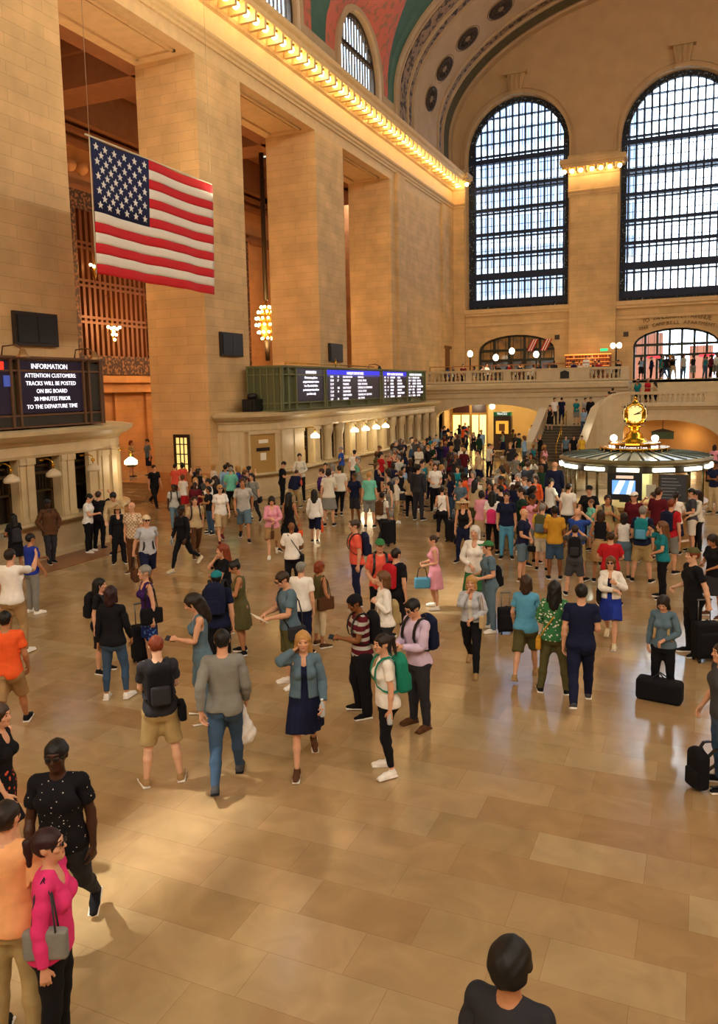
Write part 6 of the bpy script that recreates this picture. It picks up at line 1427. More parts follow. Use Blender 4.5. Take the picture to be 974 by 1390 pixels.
def carry(kind, who, label, cat, col='black', col2=None, side=1, grp=None, dx=0, dy=0, rz=0, sc=1.0, ground=None):
    o, M, sex, s = who; first = kind not in BAGC; r = proto_bag(kind)
    recol = fabric(col) if kind in ('backpack', 'tote', 'crossbody', 'handbag', 'duffel', 'suitcase') else None
    if recol: recolour(r, recol, fabric(col2) if col2 else None)
    PM = Matrix.Translation(o.location)@Matrix.Rotation(o.rotation_euler.z, 4, 'Z')@Matrix.Diagonal((o.scale.x, o.scale.y, o.scale.z, 1))
    C_ = Matrix(M['chest'].tolist()); mir = Matrix.Diagonal((side, 1, 1, 1))
    if kind == 'backpack': L = C_@Matrix.Translation((0, -.01, 0))
    elif kind == 'tote': L = Matrix.Translation((C_@Vector((side*(SH[sex]-.03), 0, 1.475))))@mir@Matrix.Translation((.06, 0, 0))
    elif kind == 'crossbody': L = C_@mir
    else:
        c = '-' if side < 0 else '+'; g = Matrix(M['ha'+c].tolist())@Vector(arm(side, .63, .022, 0, SH[sex])); g2 = Matrix(M['ha'+c].tolist())
        if kind in ('handbag', 'plastic_bag'): L = Matrix.Translation(g)@Matrix.Rotation(math.radians(rz), 4, 'Z')
        elif kind == 'phone': L = g2@Matrix.Translation(Vector(arm(side, .65, .026, -.005, SH[sex])))@Matrix((( -DQ*side*0+0, -DQ*side, DQ*side, 0), (-1, 0, 0, 0), (0, -DQ, -DQ, 0), (0, 0, 0, 1)))
        elif kind in ('tablet', 'paper'): L = Matrix.Translation(g+Vector((-side*.08 if kind == 'paper' else -side*.10, -.06, .02)))@Matrix.Rotation(math.radians(-30 if kind == 'paper' else -20), 4, 'X')
        elif kind == 'bottle': L = Matrix.Translation(g+Vector((0, 0, -.09)))
        elif kind in ('suitcase', 'duffel'):
            wp = PM@Vector((side*.32+dx, .12+dy, 0)); r.location = (wp.x, wp.y, o.location.z); r.rotation_euler = (0, 0, o.rotation_euler.z+math.radians(rz)); r.scale = (sc, sc, sc); return tag(r, label, cat, grp)
    r.matrix_world = PM@L; r.scale = [v*sc for v in r.scale]
    return tag(r, label, cat, grp)
# ------------------------------------------------------------------ who stands where
def measure(px, fy, hy):
    P = on_z(px, fy); d = ray(px, hy); t = math.hypot(P.x, P.y)/math.hypot(d.x, d.y); return P, CH+d.z*t
def Q(label, px, fy, hy, ang, sex='m', legs='stand', arms='hang', h=None, lod=None, **kw):
    if isinstance(arms, str): arms = tuple(arms.split())
    if len(arms) == 1: arms = arms*2
    if fy: P, hh = measure(px, fy, hy); hh = h or min(1.92, max(1.5, hh))
    else: hh = h or (1.74 if sex == 'm' else 1.63); P = on_z(px, hy, hh)
    n = 0
    while math.hypot(P.x-IB.x, P.y-IB.y) < R0+.36 and n < 60: P = P*(1-.12/P.length); n += 1
    if P.x < -15.8 and 8 < P.y < 19.4: P = P*(15.8/-P.x)
    d = math.hypot(P.x, P.y)
    for k in ('top', 'bot', 'hair', 'hat'):
        if isinstance(kw.get(k), str): kw[k] = tuple(kw[k].split(':'))
    lo = lod if lod is not None else (0 if d < 14.5 else 1 if d < 30 else 2); assert label not in LAB, label; LAB.add(label)
    return (*person(label, P.x, P.y, h=hh, ang=ang, sex=sex, legs=legs, arms=arms, lod=lo, **kw), sex, hh/1.76)
def C(kind, w, label, cat='bag', **kw): assert label not in LAB, label; LAB.add(label); return carry(kind, w, label, cat, **kw)
# --- front of the hall
w = Q('blond person phoning in a denim jacket over a dark navy dress, walking forward', 416, 1040, 853, 0, 'f', 'walk', 'ear fwd', top='jacket:grey blue', over='navy', bot='dress:navy', hair='long:blond', shoes='brown', skin_='light')
C('phone', w, 'phone at the ear of the blond person in the denim jacket', 'phone', side=-1)
C('bottle', w, 'small dark bottle held low by the blond person in the denim jacket', 'bottle', side=1)
w = Q('person in white t-shirt and black leggings with a ponytail and a green backpack, side on', 526, 1047, 861, -78, 'f', 'relax2', 'hang hang', top='tee:white', bot='leggings:black', hair='ponytail:dark brown', shoes='white', head=(15, 5))
C('backpack', w, 'emerald green backpack on the person in white t-shirt and black leggings', col='emerald', col2='emerald')
C('bottle', w, 'clear water bottle held down by the person in black leggings', 'bottle', side=1)
w = Q('person in pale pink shirt and dark trousers looking down at a phone', 568, 986, 811, -50, 'm', 'stand', 'phone phone', top='long:lilac', bot='pants:charcoal', hair='short:black', shoes='brown', sole='brown', glasses='clear', head=(0, 22), skin_='light')
C('phone', w, 'phone in the hands of the person in the pale pink shirt', 'phone', side=-1); C('backpack', w, 'navy backpack on the person in the pale pink shirt', col='navy')
w = Q('person in maroon and grey striped top and black joggers with headwear, reading a phone', 492, 970, 806, -75, 'm', 'relax', 'hang phone', top='tee:*redstripes', bot='wide:black', hair='short:black', hat='beanie:black', shoes='black', skin_='brown', head=(0, 22))
C('phone', w, 'phone held out by the person in the maroon striped top', 'phone', side=1); C('backpack', w, 'black backpack on the person in the maroon striped top', col='black')
w = Q('person in dark grey sweater and blue jeans walking away with a white plastic bag', 309, 1063, 851, 176, 'm', 'walk', 'fwd back', top='long:grey', bot='jeans:denim blue', hair='short:black', shoes='dark grey', sole='black', skin_='light')
C('plastic_bag', w, 'white plastic bag hanging from the hand of the person in the grey sweater', side=-1)
w = Q('red haired person seen from behind in black t-shirt and khaki shorts, legs apart', 222, 1062, 864, 184, 'm', 'wide', 'phone phone', top='tee:charcoal', bot='shorts:khaki', hair='short:red', shoes='tan', skin_='fair', head=(0, 22))
C('backpack', w, 'black backpack on the red haired person in khaki shorts', col='black', col2='charcoal'); C('crossbody', w, 'black messenger bag at the hip of the red haired person in khaki shorts', side=-1)
w = Q('long haired person in grey tank top and light jeans looking at a phone', 277, 976, 804, -85, 'f', 'relax', 'hang phone', top='tank:grey blue', bot='jeans:grey blue', hair='long:dark brown', shoes='tan', head=(0, 25), skin_='light')
C('phone', w, 'phone in the hand of the person in the grey tank top', 'phone', side=1)
w = Q('person in sleeveless olive dress checking a phone, hair tied with a pale scarf', 329, 887, 760, -88, 'f', 'relax2', 'hang phone', top='tank:olive', bot='dress:olive', hair='bun:black', shoes='black', skin_='tan', head=(0, 25))
C('phone', w, 'phone held by the person in the olive dress', 'phone', side=1); C('tote', w, 'beige paper shopping bag beside the person in the olive dress', col='khaki', col2='khaki', side=-1, sc=.8)
w = Q('person in black clothes with a teal beanie, seen from behind between two phone users', 293, None, 776, 170, 'm', 'stand', 'hang hang', h=1.7, top='tee:navy', bot='pants:black', hair='short:black', hat='beanie:teal')
C('backpack', w, 'big dark navy backpack on the person with the teal beanie', col='navy', sc=1.08)
Q('person in black t-shirt with long auburn hair resting the face on a hand', 303, None, 739, -70, 'f', 'stand', 'face cross', h=1.66, top='tee:black', bot='leggings:charcoal', hair='long:red')
w = Q('grey haired person in purple sleeveless top and printed shorts pulling a suitcase', 205, 905, 767, -70, 'f', 'stand', 'handle hang', top='tank:purple', bot='shorts:*print', hair='short:grey', shoes='silver', skin_='light')
C('tote', w, 'black shoulder bag on the grey haired person in the purple top', side=1); C('suitcase', w, 'black wheeled suitcase beside the grey haired person in the purple top', 'suitcase', side=-1, dx=.0, dy=-.1)
Q('person in black hoodie, skinny blue jeans and white striped trainers standing with back turned', 158, 948, 796, 160, 'f', 'relax', 'fwd hang', top='long:black', bot='leggings:denim blue', hair='shoulder:maroon', shoes='white', skin_='tan')
w = Q('dark haired person in black top half hidden behind the one in skinny jeans', 141, 912, 785, 60, 'f', 'stand', 'hang hang', top='tee:black', bot='shorts:black', hair='long:black', shoes='black')
C('backpack', w, 'round black backpack on the half hidden dark haired person', col='black')
w = Q('person in grey t-shirt and pale cap striding with a duffel bag', 203, 800, 697, 12, 'm', 'walk', 'handle back', top='tee:silver', bot='shorts:navy', hair='short:grey', hat='cap:cream', shoes='brown', glasses='dark', lod=0)
C('backpack', w, 'black backpack worn by the person in the pale cap', col='black', sc=.85); C('handbag', w, 'dark brown and black holdall carried by the person in the pale cap', side=-1, sc=1.5, col='brown')
Q('bald person in beige plaid shirt looking aside near the ticket booth', 184, 778, 681, -30, 'm', 'stand', 'hang fwd', top='polo:*plaid', bot='pants:brown', hair='none:grey', shoes='brown', lod=1)
Q('person in black blouse and small straw hat in front of the plaid shirt', 163, 765, 686, 10, 'f', 'relax', 'hang hang', top='blouse:black', bot='wide:black', hair='shoulder:dark brown', hat='sunhat:tan')
w = Q('person in khaki top leaning on the end of the near ticket counter', 160, 752, 664, -10, 'm', 'stand', 'rest phone', top='long:beige', bot='pants:khaki', hair='short:black', bend=14, head=(0, 25))
w = Q('person in white t-shirt and black trousers with white shoes by the ticket window', 122, 745, 667, 70, 'm', 'stand', 'phone hang', top='tee:white', bot='pants:black', hair='short:black', shoes='white', head=(0, 20), lod=0)
Q('person in black t-shirt raising one arm beside the ticket window', 137, 741, 664, 150, 'm', 'crossleg', 'up up', top='tee:black', bot='pants:black', hair='short:brown', lod=0)
Q('person in dark brown coat leaning back against the near ticket counter', 70, 757, 673, 20, 'm', 'lean', 'pocket pocket', top='coat:brown', bot='pants:charcoal', hair='short:black', hat='cap:charcoal', skin_='dark', lean=-6, lod=0)
w = Q('long haired person in black dress holding a glowing tablet at the ticket counter', 22, 757, 688, 200, 'f', 'stand', 'read read', top='tee:black', bot='dress:black', hair='long:black', shoes='brown', skin_='tan', lod=0)
C('backpack', w, 'dark backpack on the person with the tablet', col='charcoal', sc=.9); C('tablet', w, 'glowing tablet held up at the ticket counter', 'tablet', side=-1)
Q('person in white polo shirt and tan trousers pointing across the hall', 22, 887, 745, 150, 'm', 'relax', 'point hang', top='polo:white', bot='pants:tan', hair='short:dark brown', shoes='white', skin_='light')
Q('person in royal blue t-shirt with a raised hand behind the pointing person', 47, 832, 724, 120, 'm', 'stand', 'fwd phone', top='tee:royal blue', bot='pants:grey', hair='short:black', shoes='white', skin_='tan')
w = Q('person in bright orange t-shirt, tan shorts and a headband walking away', 17, 992, 823, 165, 'm', 'stride', 'fwd back', top='tee:orange', bot='shorts:tan', hair='short:black', shoes='black', skin_='tan')
w = Q('person in black t-shirt dotted with tiny white stars, dark skin and glasses', 76, None, 998, -18, 'm', 'walk', 'fwd hang', h=1.78, top='tee:*stars', bot='jeans:charcoal', hair='short:black', skin_='dark', glasses='clear', shoes='black')
w = Q('person in hot pink top with a maroon ponytail, nearest to the photographer', 62, None, 1127, 70, 'f', 'stand', 'hang hang', h=1.63, top='blouse:hot pink', bot='pants:black', hair='ponytail:maroon', skin_='light', glasses='clear', head=(0, -6))
C('tote', w, 'thin grey shoulder strap bag of the person in the hot pink top', col='grey', col2='dark grey', side=-1, sc=.8)
Q('person in peach polo shirt cut off by the picture edge', 4, None, 1092, 150, 'm', 'stand', 'hang hang', h=1.72, top='polo:peach', bot='pants:khaki', hair='short:dark brown', skin_='light')
w = Q('person in black floral skirt stepping in from the picture edge in white trainers', -6, None, 952, 60, 'f', 'walk', 'fwd back', h=1.62, top='tank:black', bot='skirt:*floral', hair='shoulder:brown', shoes='white')
w = Q('person in teal grey t-shirt with a shoulder bag reading a paper', 395, 930, 774, -70, 'm', 'stand', 'read read', top='tee:grey blue', bot='shorts:olive', hair='short:brown', shoes='white', glasses='clear', head=(0, 25))
C('paper', w, 'sheet of paper held by the person in the teal grey t-shirt', 'paper', side=-1); C('crossbody', w, 'dark brown satchel of the person reading a paper', col='charcoal', side=1)
Q('grey capped person in white polo shirt and navy trousers seen from behind', 411, 888, 764, 160, 'm', 'stand', 'hang phone', top='polo:white', bot='pants:navy', hair='short:grey', hat='cap:grey', shoes='black')
w = Q('person in olive sleeveless top and cream trousers with a short auburn bob', 435, 877, 765, 120, 'f', 'stand', 'fwd hang', top='tank:olive', bot='capri:cream', hair='bob:red', shoes='brown', skin_='tan')
C('tote', w, 'large brown leather tote of the person with the auburn bob', col='brown', col2='brown', side=-1)
w = Q('bald person in white short sleeved shirt with a big black bag at the back', 398, 805, 709, 175, 'm', 'stand', 'belly belly', top='polo:white', bot='pants:black', hair='none:grey', skin_='brown', lod=0)
C('crossbody', w, 'big black shoulder bag worn behind the bald person in white', side=-1, sc=1.0)
w = Q('blond person in white cardigan carrying a pale green shoulder bag', 521, None, 776, -75, 'f', 'stand', 'hang strap', h=1.66, top='long:white', bot='pants:charcoal', hair='shoulder:light brown', skin_='fair')
C('backpack', w, 'pale khaki backpack of the blond person in the white cardigan', col='khaki', col2='beige', sc=.85)
w = Q('bearded person in coral shirt and green cap with backpack straps', 515, None, 732, 5, 'm', 'stand', 'carry hang', h=1.76, top='polo:coral', bot='pants:black', hair='short:grey', hat='cap:green')
C('backpack', w, 'black backpack on the person in the green cap', col='black')
w = Q('dark haired person in black t-shirt turned away beside the green cap', 538, 868, 745, 140, 'm', 'relax', 'hang hang', top='tee:black', bot='jeans:black', hair='short:dark brown')
C('backpack', w, 'red and navy backpack on the person turned away', col='red', col2='navy')
w = Q('person in pink sleeveless dress hugging a large pale blue shopping bag', 590, 826, 733, -82, 'f', 'relax', 'carry carry', top='tank:pink', bot='dress:pink', hair='short:brown', shoes='white')
C('handbag', w, 'large pale blue shopping bag in the arms of the person in pink', col='sky blue', side=1, sc=1.35)
w = Q('bearded person in coral red polo and dark jeans facing the ticket side', 485, 822, 706, -80, 'm', 'relax2', 'hang hang', top='polo:coral', bot='jeans:navy', hair='short:brown')
C('backpack', w, 'navy backpack on the bearded person in coral red', col='navy')
w = Q('person in light top towing a big black suitcase away, brown backpack on', 519, 737, 668, 150, 'm', 'walk2', 'handle hang', top='tee:off white', bot='pants:charcoal', hair='short:black', skin_='brown', lod=1)
C('suitcase', w, 'tall black wheeled suitcase out in the open floor by the brown backpack', 'suitcase', side=-1, dx=-.05, dy=.1, sc=1.1); C('backpack', w, 'brown backpack on the person towing the suitcase', col='brown')
# --- right foreground
w = Q('person in blue denim shirt with head bowed standing behind a black duffel bag', 898, 948, 806, -12, 'f', 'stand', 'hang belly', top='long:grey blue', bot='pants:black', hair='shoulder:dark brown', shoes='white', head=(0, 28), skin_='light')
C('backpack', w, 'beige backpack on the person in the blue denim shirt', col='beige', col2='khaki', sc=.9)
C('duffel', w, 'black duffel bag on the floor at the feet of the person in denim', side=-1, dx=.30, dy=-.22, rz=90, sc=1.0)
w = Q('person in navy t-shirt and navy trousers seen from behind beside the long black hair', 787, 956, 790, 182, 'm', 'walk', 'carry hang', top='tee:navy', bot='pants:navy', hair='short:black', shoes='dark grey')
w = Q('person with long black hair, green patterned top and brown trousers, back turned', 751, 940, 789, 176, 'f', 'wide', 'phone belly', top='blouse:*greenfloral', bot='pants:olive', hair='long:black', shoes='black')
C('crossbody', w, 'mustard yellow bag and strap of the person with long black hair', col='mustard', col2='mustard', side=1, sc=.92)
w = Q('person in sky blue t-shirt and olive shorts walking away with brown hair', 713, 921, 779, 170, 'f', 'walk', 'phone fwd', top='tee:sky blue', bot='shorts:olive', hair='shoulder:brown', shoes='tan', sole='tan')
C('handbag', w, 'tan paper bag held against the person in sky blue', col='khaki', col2='khaki', side=1, sc=1.0)
w = Q('person in white jacket and royal blue skirt walking this way with folded arms', 827, 874, 753, -8, 'f', 'walk2', 'cross strap', top='jacket:white', over='navy', bot='skirt:royal blue', hair='shoulder:light brown', shoes='cream', glasses='clear')
C('tote', w, 'black handbag under the arm of the person in the white jacket', side=-1, sc=.85)
w = Q('red bearded person in black t-shirt with a dark headband standing by a suitcase', 938, 888, 744, -62, 'm', 'stand', 'carry handle', top='tee:black', bot='pants:black', hair='short:red', hat='beanie:olive', skin_='fair')
C('suitcase', w, 'black suitcase standing upright beside the red bearded person', 'suitcase', side=1, dx=0, dy=-.05)
w = Q('person in black dress reading a phone near the right picture edge', 967, 838, 724, -40, 'f', 'relax', 'phone belly', top='tee:black', bot='dress:charcoal', hair='shoulder:dark brown', shoes='brown', head=(0, 25), skin_='tan')
C('phone', w, 'phone read by the person in the black dress', 'phone', side=-1)
w = Q('person in pale green jacket shading the eyes with a beige shoulder bag', 640, 911, 779, -10, 'f', 'walk2', 'face belly', top='jacket:silver', over='off white', bot='pants:black', hair='shoulder:blond', shoes='tan', sole='tan')
C('tote', w, 'large beige shoulder bag of the person shading the eyes', col='beige', col2='tan', side=1, sc=.9)
w = Q('person in green cap, grey t-shirt and teal trousers with arms held out', 664, 856, 735, -72, 'm', 'relax', 'carry carry', top='tee:grey blue', bot='pants:grey blue', hair='short:brown', hat='cap:green', shoes='white')
C('backpack', w, 'slim black backpack on the person in teal trousers', col='black', sc=.85); C('suitcase', w, 'small black cabin case behind the person in teal trousers', 'suitcase', side=1, dx=-.1, dy=.15, sc=.75)
w = Q('white haired person in white blouse and green printed skirt', 645, 838, 714, -15, 'f', 'stand', 'belly hang', top='blouse:white', bot='longskirt:green', hair='shoulder:white', shoes='black')
w = Q('person in grey t-shirt and jeans cut off by the right picture edge', 977, 1068, 873, -70, 'm', 'stand', 'fwd hang', top='tee:dark grey', bot='jeans:denim blue', hair='short:brown')
w2 = Q('dark haired person whose crown just shows at the bottom of the picture', 690, None, 1287, 160, 'm', 'stand', 'hang hang', h=1.72, top='tee:charcoal', bot='pants:black', hair='afro:black', skin_='tan')
r = proto_bag('backpack'); recolour(r, fabric('black')); q = on_z(967, 1068); r.location = (q.x, q.y, -.93); r.rotation_euler = (0, 0, 2.2); tag(r, 'black backpack standing on the floor by the right picture edge', 'bag')
# --- middle distance, ticket side
w = Q('person in tan t-shirt with black backpack straps walking this way', 267, 756, 672, 10, 'm', 'walk', 'fwd back', top='tee:beige', bot='jeans:brown', hair='short:brown', shoes='brown')
C('backpack', w, 'black backpack of the person in the tan t-shirt', col='black')
w = Q('slim person in black walking sideways with a swinging bottle', 250, 774, 683, -40, 'f', 'stride', 'fwd fwd', top='long:black', bot='leggings:black', hair='bun:black', shoes='cream', skin_='dark'); C('bottle', w, 'bottle swinging in the hand of the slim person in black', 'bottle', side=-1)
w = Q('person in white t-shirt, beige shorts and sunglasses with a waist pack', 301, 737, 656, 12, 'f', 'walk', 'hang fwd', top='tee:white', bot='shorts:beige', hair='ponytail:blond', shoes='maroon', glasses='dark')
w = Q('person in grey t-shirt with maroon sleeves and denim shorts striding', 332, 734, 647, 0, 'm', 'walk2', 'fwd back', top='tee:light grey', bot='shorts:grey blue', hair='short:brown', shoes='black', skin_='tan')
w = Q('person in pale pink blouse and beige skirt looking at the hands', 371, 756, 671, 0, 'f', 'walk', 'phone belly', top='blouse:pink', bot='skirt:tan', hair='shoulder:dark brown', shoes='white', head=(0, 25)); C('handbag', w, 'brown handbag of the person in the pale pink blouse', col='brown', side=1)
w = Q('person in black dress walking off with an orange shopping bag', 394, 750, 667, 150, 'f', 'walk', 'fwd hang', top='tank:black', bot='dress:black', hair='long:black', shoes='black', skin_='tan'); C('handbag', w, 'orange shopping bag of the person in the black dress', col='orange', col2='orange', side=-1)
w = Q('person in white hooded top and navy shorts walking away', 428, 738, 663, 175, 'f', 'walk2', 'hang fwd', top='long:white', bot='shorts:navy', hair='long:black', shoes='black'); C('handbag', w, 'orange shopping bag beside the person in the white hooded top', col='orange', col2='orange', side=-1)
w = Q('person in grey t-shirt and pale jeans with a dark backpack near the group', 238, 718, 656, 5, 'm', 'walk', 'hang hang', top='tee:light grey', bot='jeans:grey blue', hair='short:black', skin_='dark', shoes='brown'); C('backpack', w, 'dark backpack of the person in grey t-shirt and pale jeans', col='charcoal')
Q('person all in black striding past the stone pier with a paper bag', 211, 690, 629, 30, 'm', 'stride', 'hang fwd', top='tee:black', bot='pants:black', hair='short:dark brown', shoes='brown')
w = Q('person in black polo and trousers typing by the far booth counter', 384, 686, 626, 80, 'm', 'stand', 'phone hang', top='polo:black', bot='pants:black', hair='short:black', head=(0, 25))
w = Q('person in navy jacket and khaki trousers bending toward the counter', 400, 690, 636, 150, 'm', 'walk', 'carry hang', top='long:navy', bot='pants:khaki', hair='short:brown', bend=22)
w = Q('person in white cardigan with a coral bag by the far counter', 408, 680, 615, 5, 'f', 'stand', 'belly belly', top='long:off white', bot='pants:black', hair='short:black'); C('handbag', w, 'bright coral bag held in front of the white cardigan', col='coral', col2='coral', side=-1)
Q('person in mint green shirt and black trousers with back turned in the waiting group', 315, 697, 634, 170, 'm', 'stand', 'belly belly', top='polo:mint', bot='pants:black', hair='short:grey')
Q('bald person in light blue shirt at the back of the waiting group', 334, 672, 615, 185, 'm', 'stand', 'hang hang', top='long:light blue', bot='pants:navy', hair='none:grey')
Q('guard in dark vest and olive shirt standing by the far booth end', 354, 672, 622, 20, 'm', 'wide', 'belly belly', top='tee:charcoal', bot='pants:olive', hair='short:black')
Q('blond person in white t-shirt inside the waiting group', 289, None, 630, 120, 'f', 'stand', 'hang hang', top='tee:off white', bot='pants:tan', hair='bob:blond')
Q('person in salmon top standing by the lit door', 237, None, 630, 150, 'f', 'stand', 'hang hang', top='tee:coral', bot='pants:brown', hair='short:black')
Q('second person in salmon top beside the lit door', 247, None, 628, 190, 'f', 'stand', 'hang hang', top='blouse:coral', bot='pants:black', hair='bob:black')
Q('person in deep red shirt in front of the waiting group', 267, 716, 657, -15, 'm', 'stand', 'carry hang', top='long:maroon', bot='pants:charcoal', hair='short:black', skin_='dark')
Q('person in white top and red skirt in front of the waiting group', 250, 700, 646, 150, 'f', 'stand', 'hang hang', top='tee:white', bot='skirt:red', hair='bob:light brown')
w = Q('person in grey top and dark jeans with a black bag, right of the waiting group', 344, 712, 641, -20, 'f', 'walk', 'hang hang', top='tee:grey', bot='jeans:charcoal', hair='long:black'); C('crossbody', w, 'black bag of the person right of the waiting group', side=1)
Q('person in black top with crossed arms inside the waiting group', 286, 725, 660, -60, 'f', 'stand', 'phone cross', top='tee:black', bot='jeans:denim blue', hair='bob:black', skin_='tan')
w = Q('person in mint green t-shirt and grey shorts by the queue', 502, 716, 640, 175, 'f', 'stand', 'hang hang', top='tee:mint', bot='shorts:grey', hair='short:blond'); 
Q('person in white top and knee length grey skirt by the queue', 447, 714, 636, 170, 'f', 'stand', 'belly hang', top='tee:off white', bot='skirt:grey', hair='bob:dark brown', shoes='black')
Q('person in pale shirt and slim black trousers, legs crossed, by the queue', 462, 700, 632, 190, 'm', 'crossleg', 'hang hang', top='polo:off white', bot='leggings:black', hair='short:dark brown')
Q('person in beige sweater holding a beige bag in the middle crowd', 557, 702, 641, 170, 'f', 'stand', 'hang belly', top='long:beige', bot='pants:black', hair='long:dark brown')
Q('person in black top between beige sweater and luggage in the middle crowd', 568, 706, 631, 150, 'm', 'stand', 'hang hang', top='long:charcoal', bot='pants:charcoal', hair='short:black')
w = Q('person in white vest top and black capri leggings, back turned, in mid floor', 600, 733, 661, 165, 'f', 'relax', 'hang carry', top='tank:white', bot='capri:black', hair='bun:dark brown'); C('crossbody', w, 'thin strapped bag of the person in the white vest top', side=1, sc=.9); C('suitcase', w, 'black suitcase beside the person in the white vest top', 'suitcase', side=-1, sc=.95)
w = Q('person in black vest top, jeans and straw hat with sunglasses', 629, 764, 678, -10, 'f', 'relax', 'hang carry', top='tank:black', bot='jeans:navy', hair='long:blond', hat='sunhat:beige', glasses='dark'); C('handbag', w, 'small black bag low in the hand of the person in the straw hat', side=-1, sc=.7)
w = Q('person in white t-shirt and leggings with a bright pink backpack', 668, 752, 667, 170, 'f', 'stand', 'hang hang', top='tee:white', bot='leggings:black', hair='long:black'); C('backpack', w, 'bright pink backpack in the middle crowd', col='hot pink', col2='hot pink', sc=.85)
Q('person in teal blue polo sitting low in the middle crowd', 625, None, 651, -20, 'm', 'stand', 'carry carry', h=1.5, top='polo:grey blue', bot='pants:khaki', hair='short:black')
w = Q('person in white t-shirt holding a blue jacket in the middle crowd', 590, None, 629, 10, 'm', 'stand', 'carry carry', top='tee:white', bot='pants:black', hair='short:brown')
# --- around the information booth
w = Q('person in navy polo and pale jeans facing this way near the booth', 687, 758, 668, 0, 'm', 'stand', 'hang hang', top='polo:navy', bot='jeans:sky blue', hair='short:dark brown')
w = Q('bald person in navy t-shirt and grey shorts with hands on the belly', 709, 788, 690, 70, 'm', 'stand', 'belly belly', top='tee:navy', bot='shorts:grey blue', hair='none:grey', shoes='brown'); C('handbag', w, 'black camera bag at the hip of the bald person in navy', side=1, sc=.7)
w = Q('person in yellow t-shirt and white shorts with a green grey backpack', 735, 774, 684, 165, 'm', 'stand', 'hang carry', top='tee:yellow', bot='shorts:off white', hair='short:grey'); C('backpack', w, 'green grey backpack on the person in the yellow t-shirt', col='olive', col2='grey blue')
w = Q('person in amber polo and denim shorts beside the yellow t-shirt', 752, 786, 687, 185, 'm', 'stand', 'hang carry', top='polo:mustard', bot='shorts:denim blue', hair='short:black', skin_='brown')
w = Q('person in dark t-shirt and long shorts photographing the clock with both hands raised', 779, 808, 713, 178, 'm', 'wide', 'camera camera', top='tee:dark grey', bot='shorts:dark grey', hair='short:brown', lod=0); C('backpack', w, 'black backpack on the person photographing the clock', col='black', col2='charcoal')
w = Q('person in rust red t-shirt seen from behind by the booth queue', 827, 822, 726, 180, 'm', 'wide', 'belly belly', top='tee:red', bot='pants:brown', hair='short:brown', width=1.1)
Q('person in white vest top and denim shorts seen from behind', 845, 785, 697, 175, 'f', 'stand', 'belly belly', top='tank:white', bot='shorts:grey blue', hair='shoulder:dark brown')
w = Q('person in navy t-shirt and khaki shorts with a bright teal backpack', 870, 790, 687, 170, 'm', 'wide', 'hang carry', top='tee:navy', bot='shorts:khaki', hair='short:grey'); C('backpack', w, 'bright teal backpack in the crowd before the booth', col='teal', col2='sky blue')
w = Q('person in turquoise t-shirt and black trousers filming with a raised arm', 897, 812, 708, -80, 'f', 'stand', 'camera belly', top='tee:teal', bot='pants:black', hair='long:light brown', lod=0); C('phone', w, 'phone raised by the person in turquoise', 'phone', side=-1)
w = Q('person in dark red football shirt beside the booth', 908, 778, 678, 150, 'm', 'stand', 'hang carry', top='tee:red', bot='shorts:grey', hair='short:red'); C('backpack', w, 'navy blue backpack between the red shirt and the white shorts', col='navy')
w = Q('person in grey t-shirt and white shorts looking toward the ticket side', 937, 745, 660, -80, 'm', 'stand', 'hang carry', top='tee:dark grey', bot='shorts:off white', hair='short:black')
Q('person in white blouse and black trousers at the right end of the booth counter', 945, 728, 652, -60, 'f', 'stand', 'rest rest', top='long:off white', bot='pants:black', hair='long:dark brown')
Q('brown haired person in bare shouldered black top before the booth', 815, None, 693, 175, 'f', 'stand', 'belly belly', top='tank:black', bot='skirt:tan', hair='shoulder:brown', skin_='tan')
w = Q('person in blue t-shirt raising a camera before the booth', 783, None, 690, 160, 'm', 'wide', 'camera camera', h=1.66, top='tee:blue', bot='shorts:khaki', hair='none:grey')
Q('attendant in dark vest and cap standing at the left of the information booth', 800, None, 644, -10, 'm', 'stand', 'rest rest', top='polo:black', bot='pants:black', hair='short:black', hat='cap:black')
Q('person in white cap and maroon top before the booth', 861, None, 668, -20, 'm', 'stand', 'hang hang', top='tee:maroon', bot='pants:charcoal', hair='short:brown', hat='cap:white')
w = Q('person in khaki shirt with dark straps before the booth', 824, None, 672, 10, 'm', 'stand', 'strap strap', top='polo:khaki', bot='pants:olive', hair='short:black', skin_='tan'); C('backpack', w, 'charcoal backpack on the person in the khaki shirt', col='charcoal')
Q('child sized person in mint top before the booth', 803, None, 678, -60, 'f', 'stand', 'hang hang', h=1.4, top='tee:mint', bot='shorts:light blue', hair='short:light brown')
Q('big person in dark navy suit seen from behind left of the booth', 752, 700, 610, 175, 'm', 'stand', 'hang hang', h=1.85, top='long:navy', bot='pants:navy', hair='none:grey', width=1.12)
Q('person in white t-shirt with black straps left of the booth', 771, None, 645, 150, 'm', 'stand', 'hang hang', top='tee:white', bot='pants:charcoal', hair='short:dark brown')
Q('person in plain white t-shirt at the left end of the booth counter', 746, None, 646, 120, 'm', 'stand', 'rest rest', top='tee:white', bot='shorts:navy', hair='short:black')
Q('person in red sleeveless top with a raised hand before the booth', 888, None, 665, -50, 'f', 'stand', 'camera belly', top='tank:coral', bot='shorts:navy', hair='shoulder:brown')
Q('tall person in washed red t-shirt before the booth', 893, None, 662, 150, 'm', 'stand', 'belly belly', h=1.85, top='tee:maroon', bot='shorts:olive', hair='short:brown')
Q('person in white top with a dark ponytail at the booth glass', 917, None, 656, 175, 'f', 'stand', 'rest rest', top='tee:white', bot='skirt:navy', hair='ponytail:dark brown')
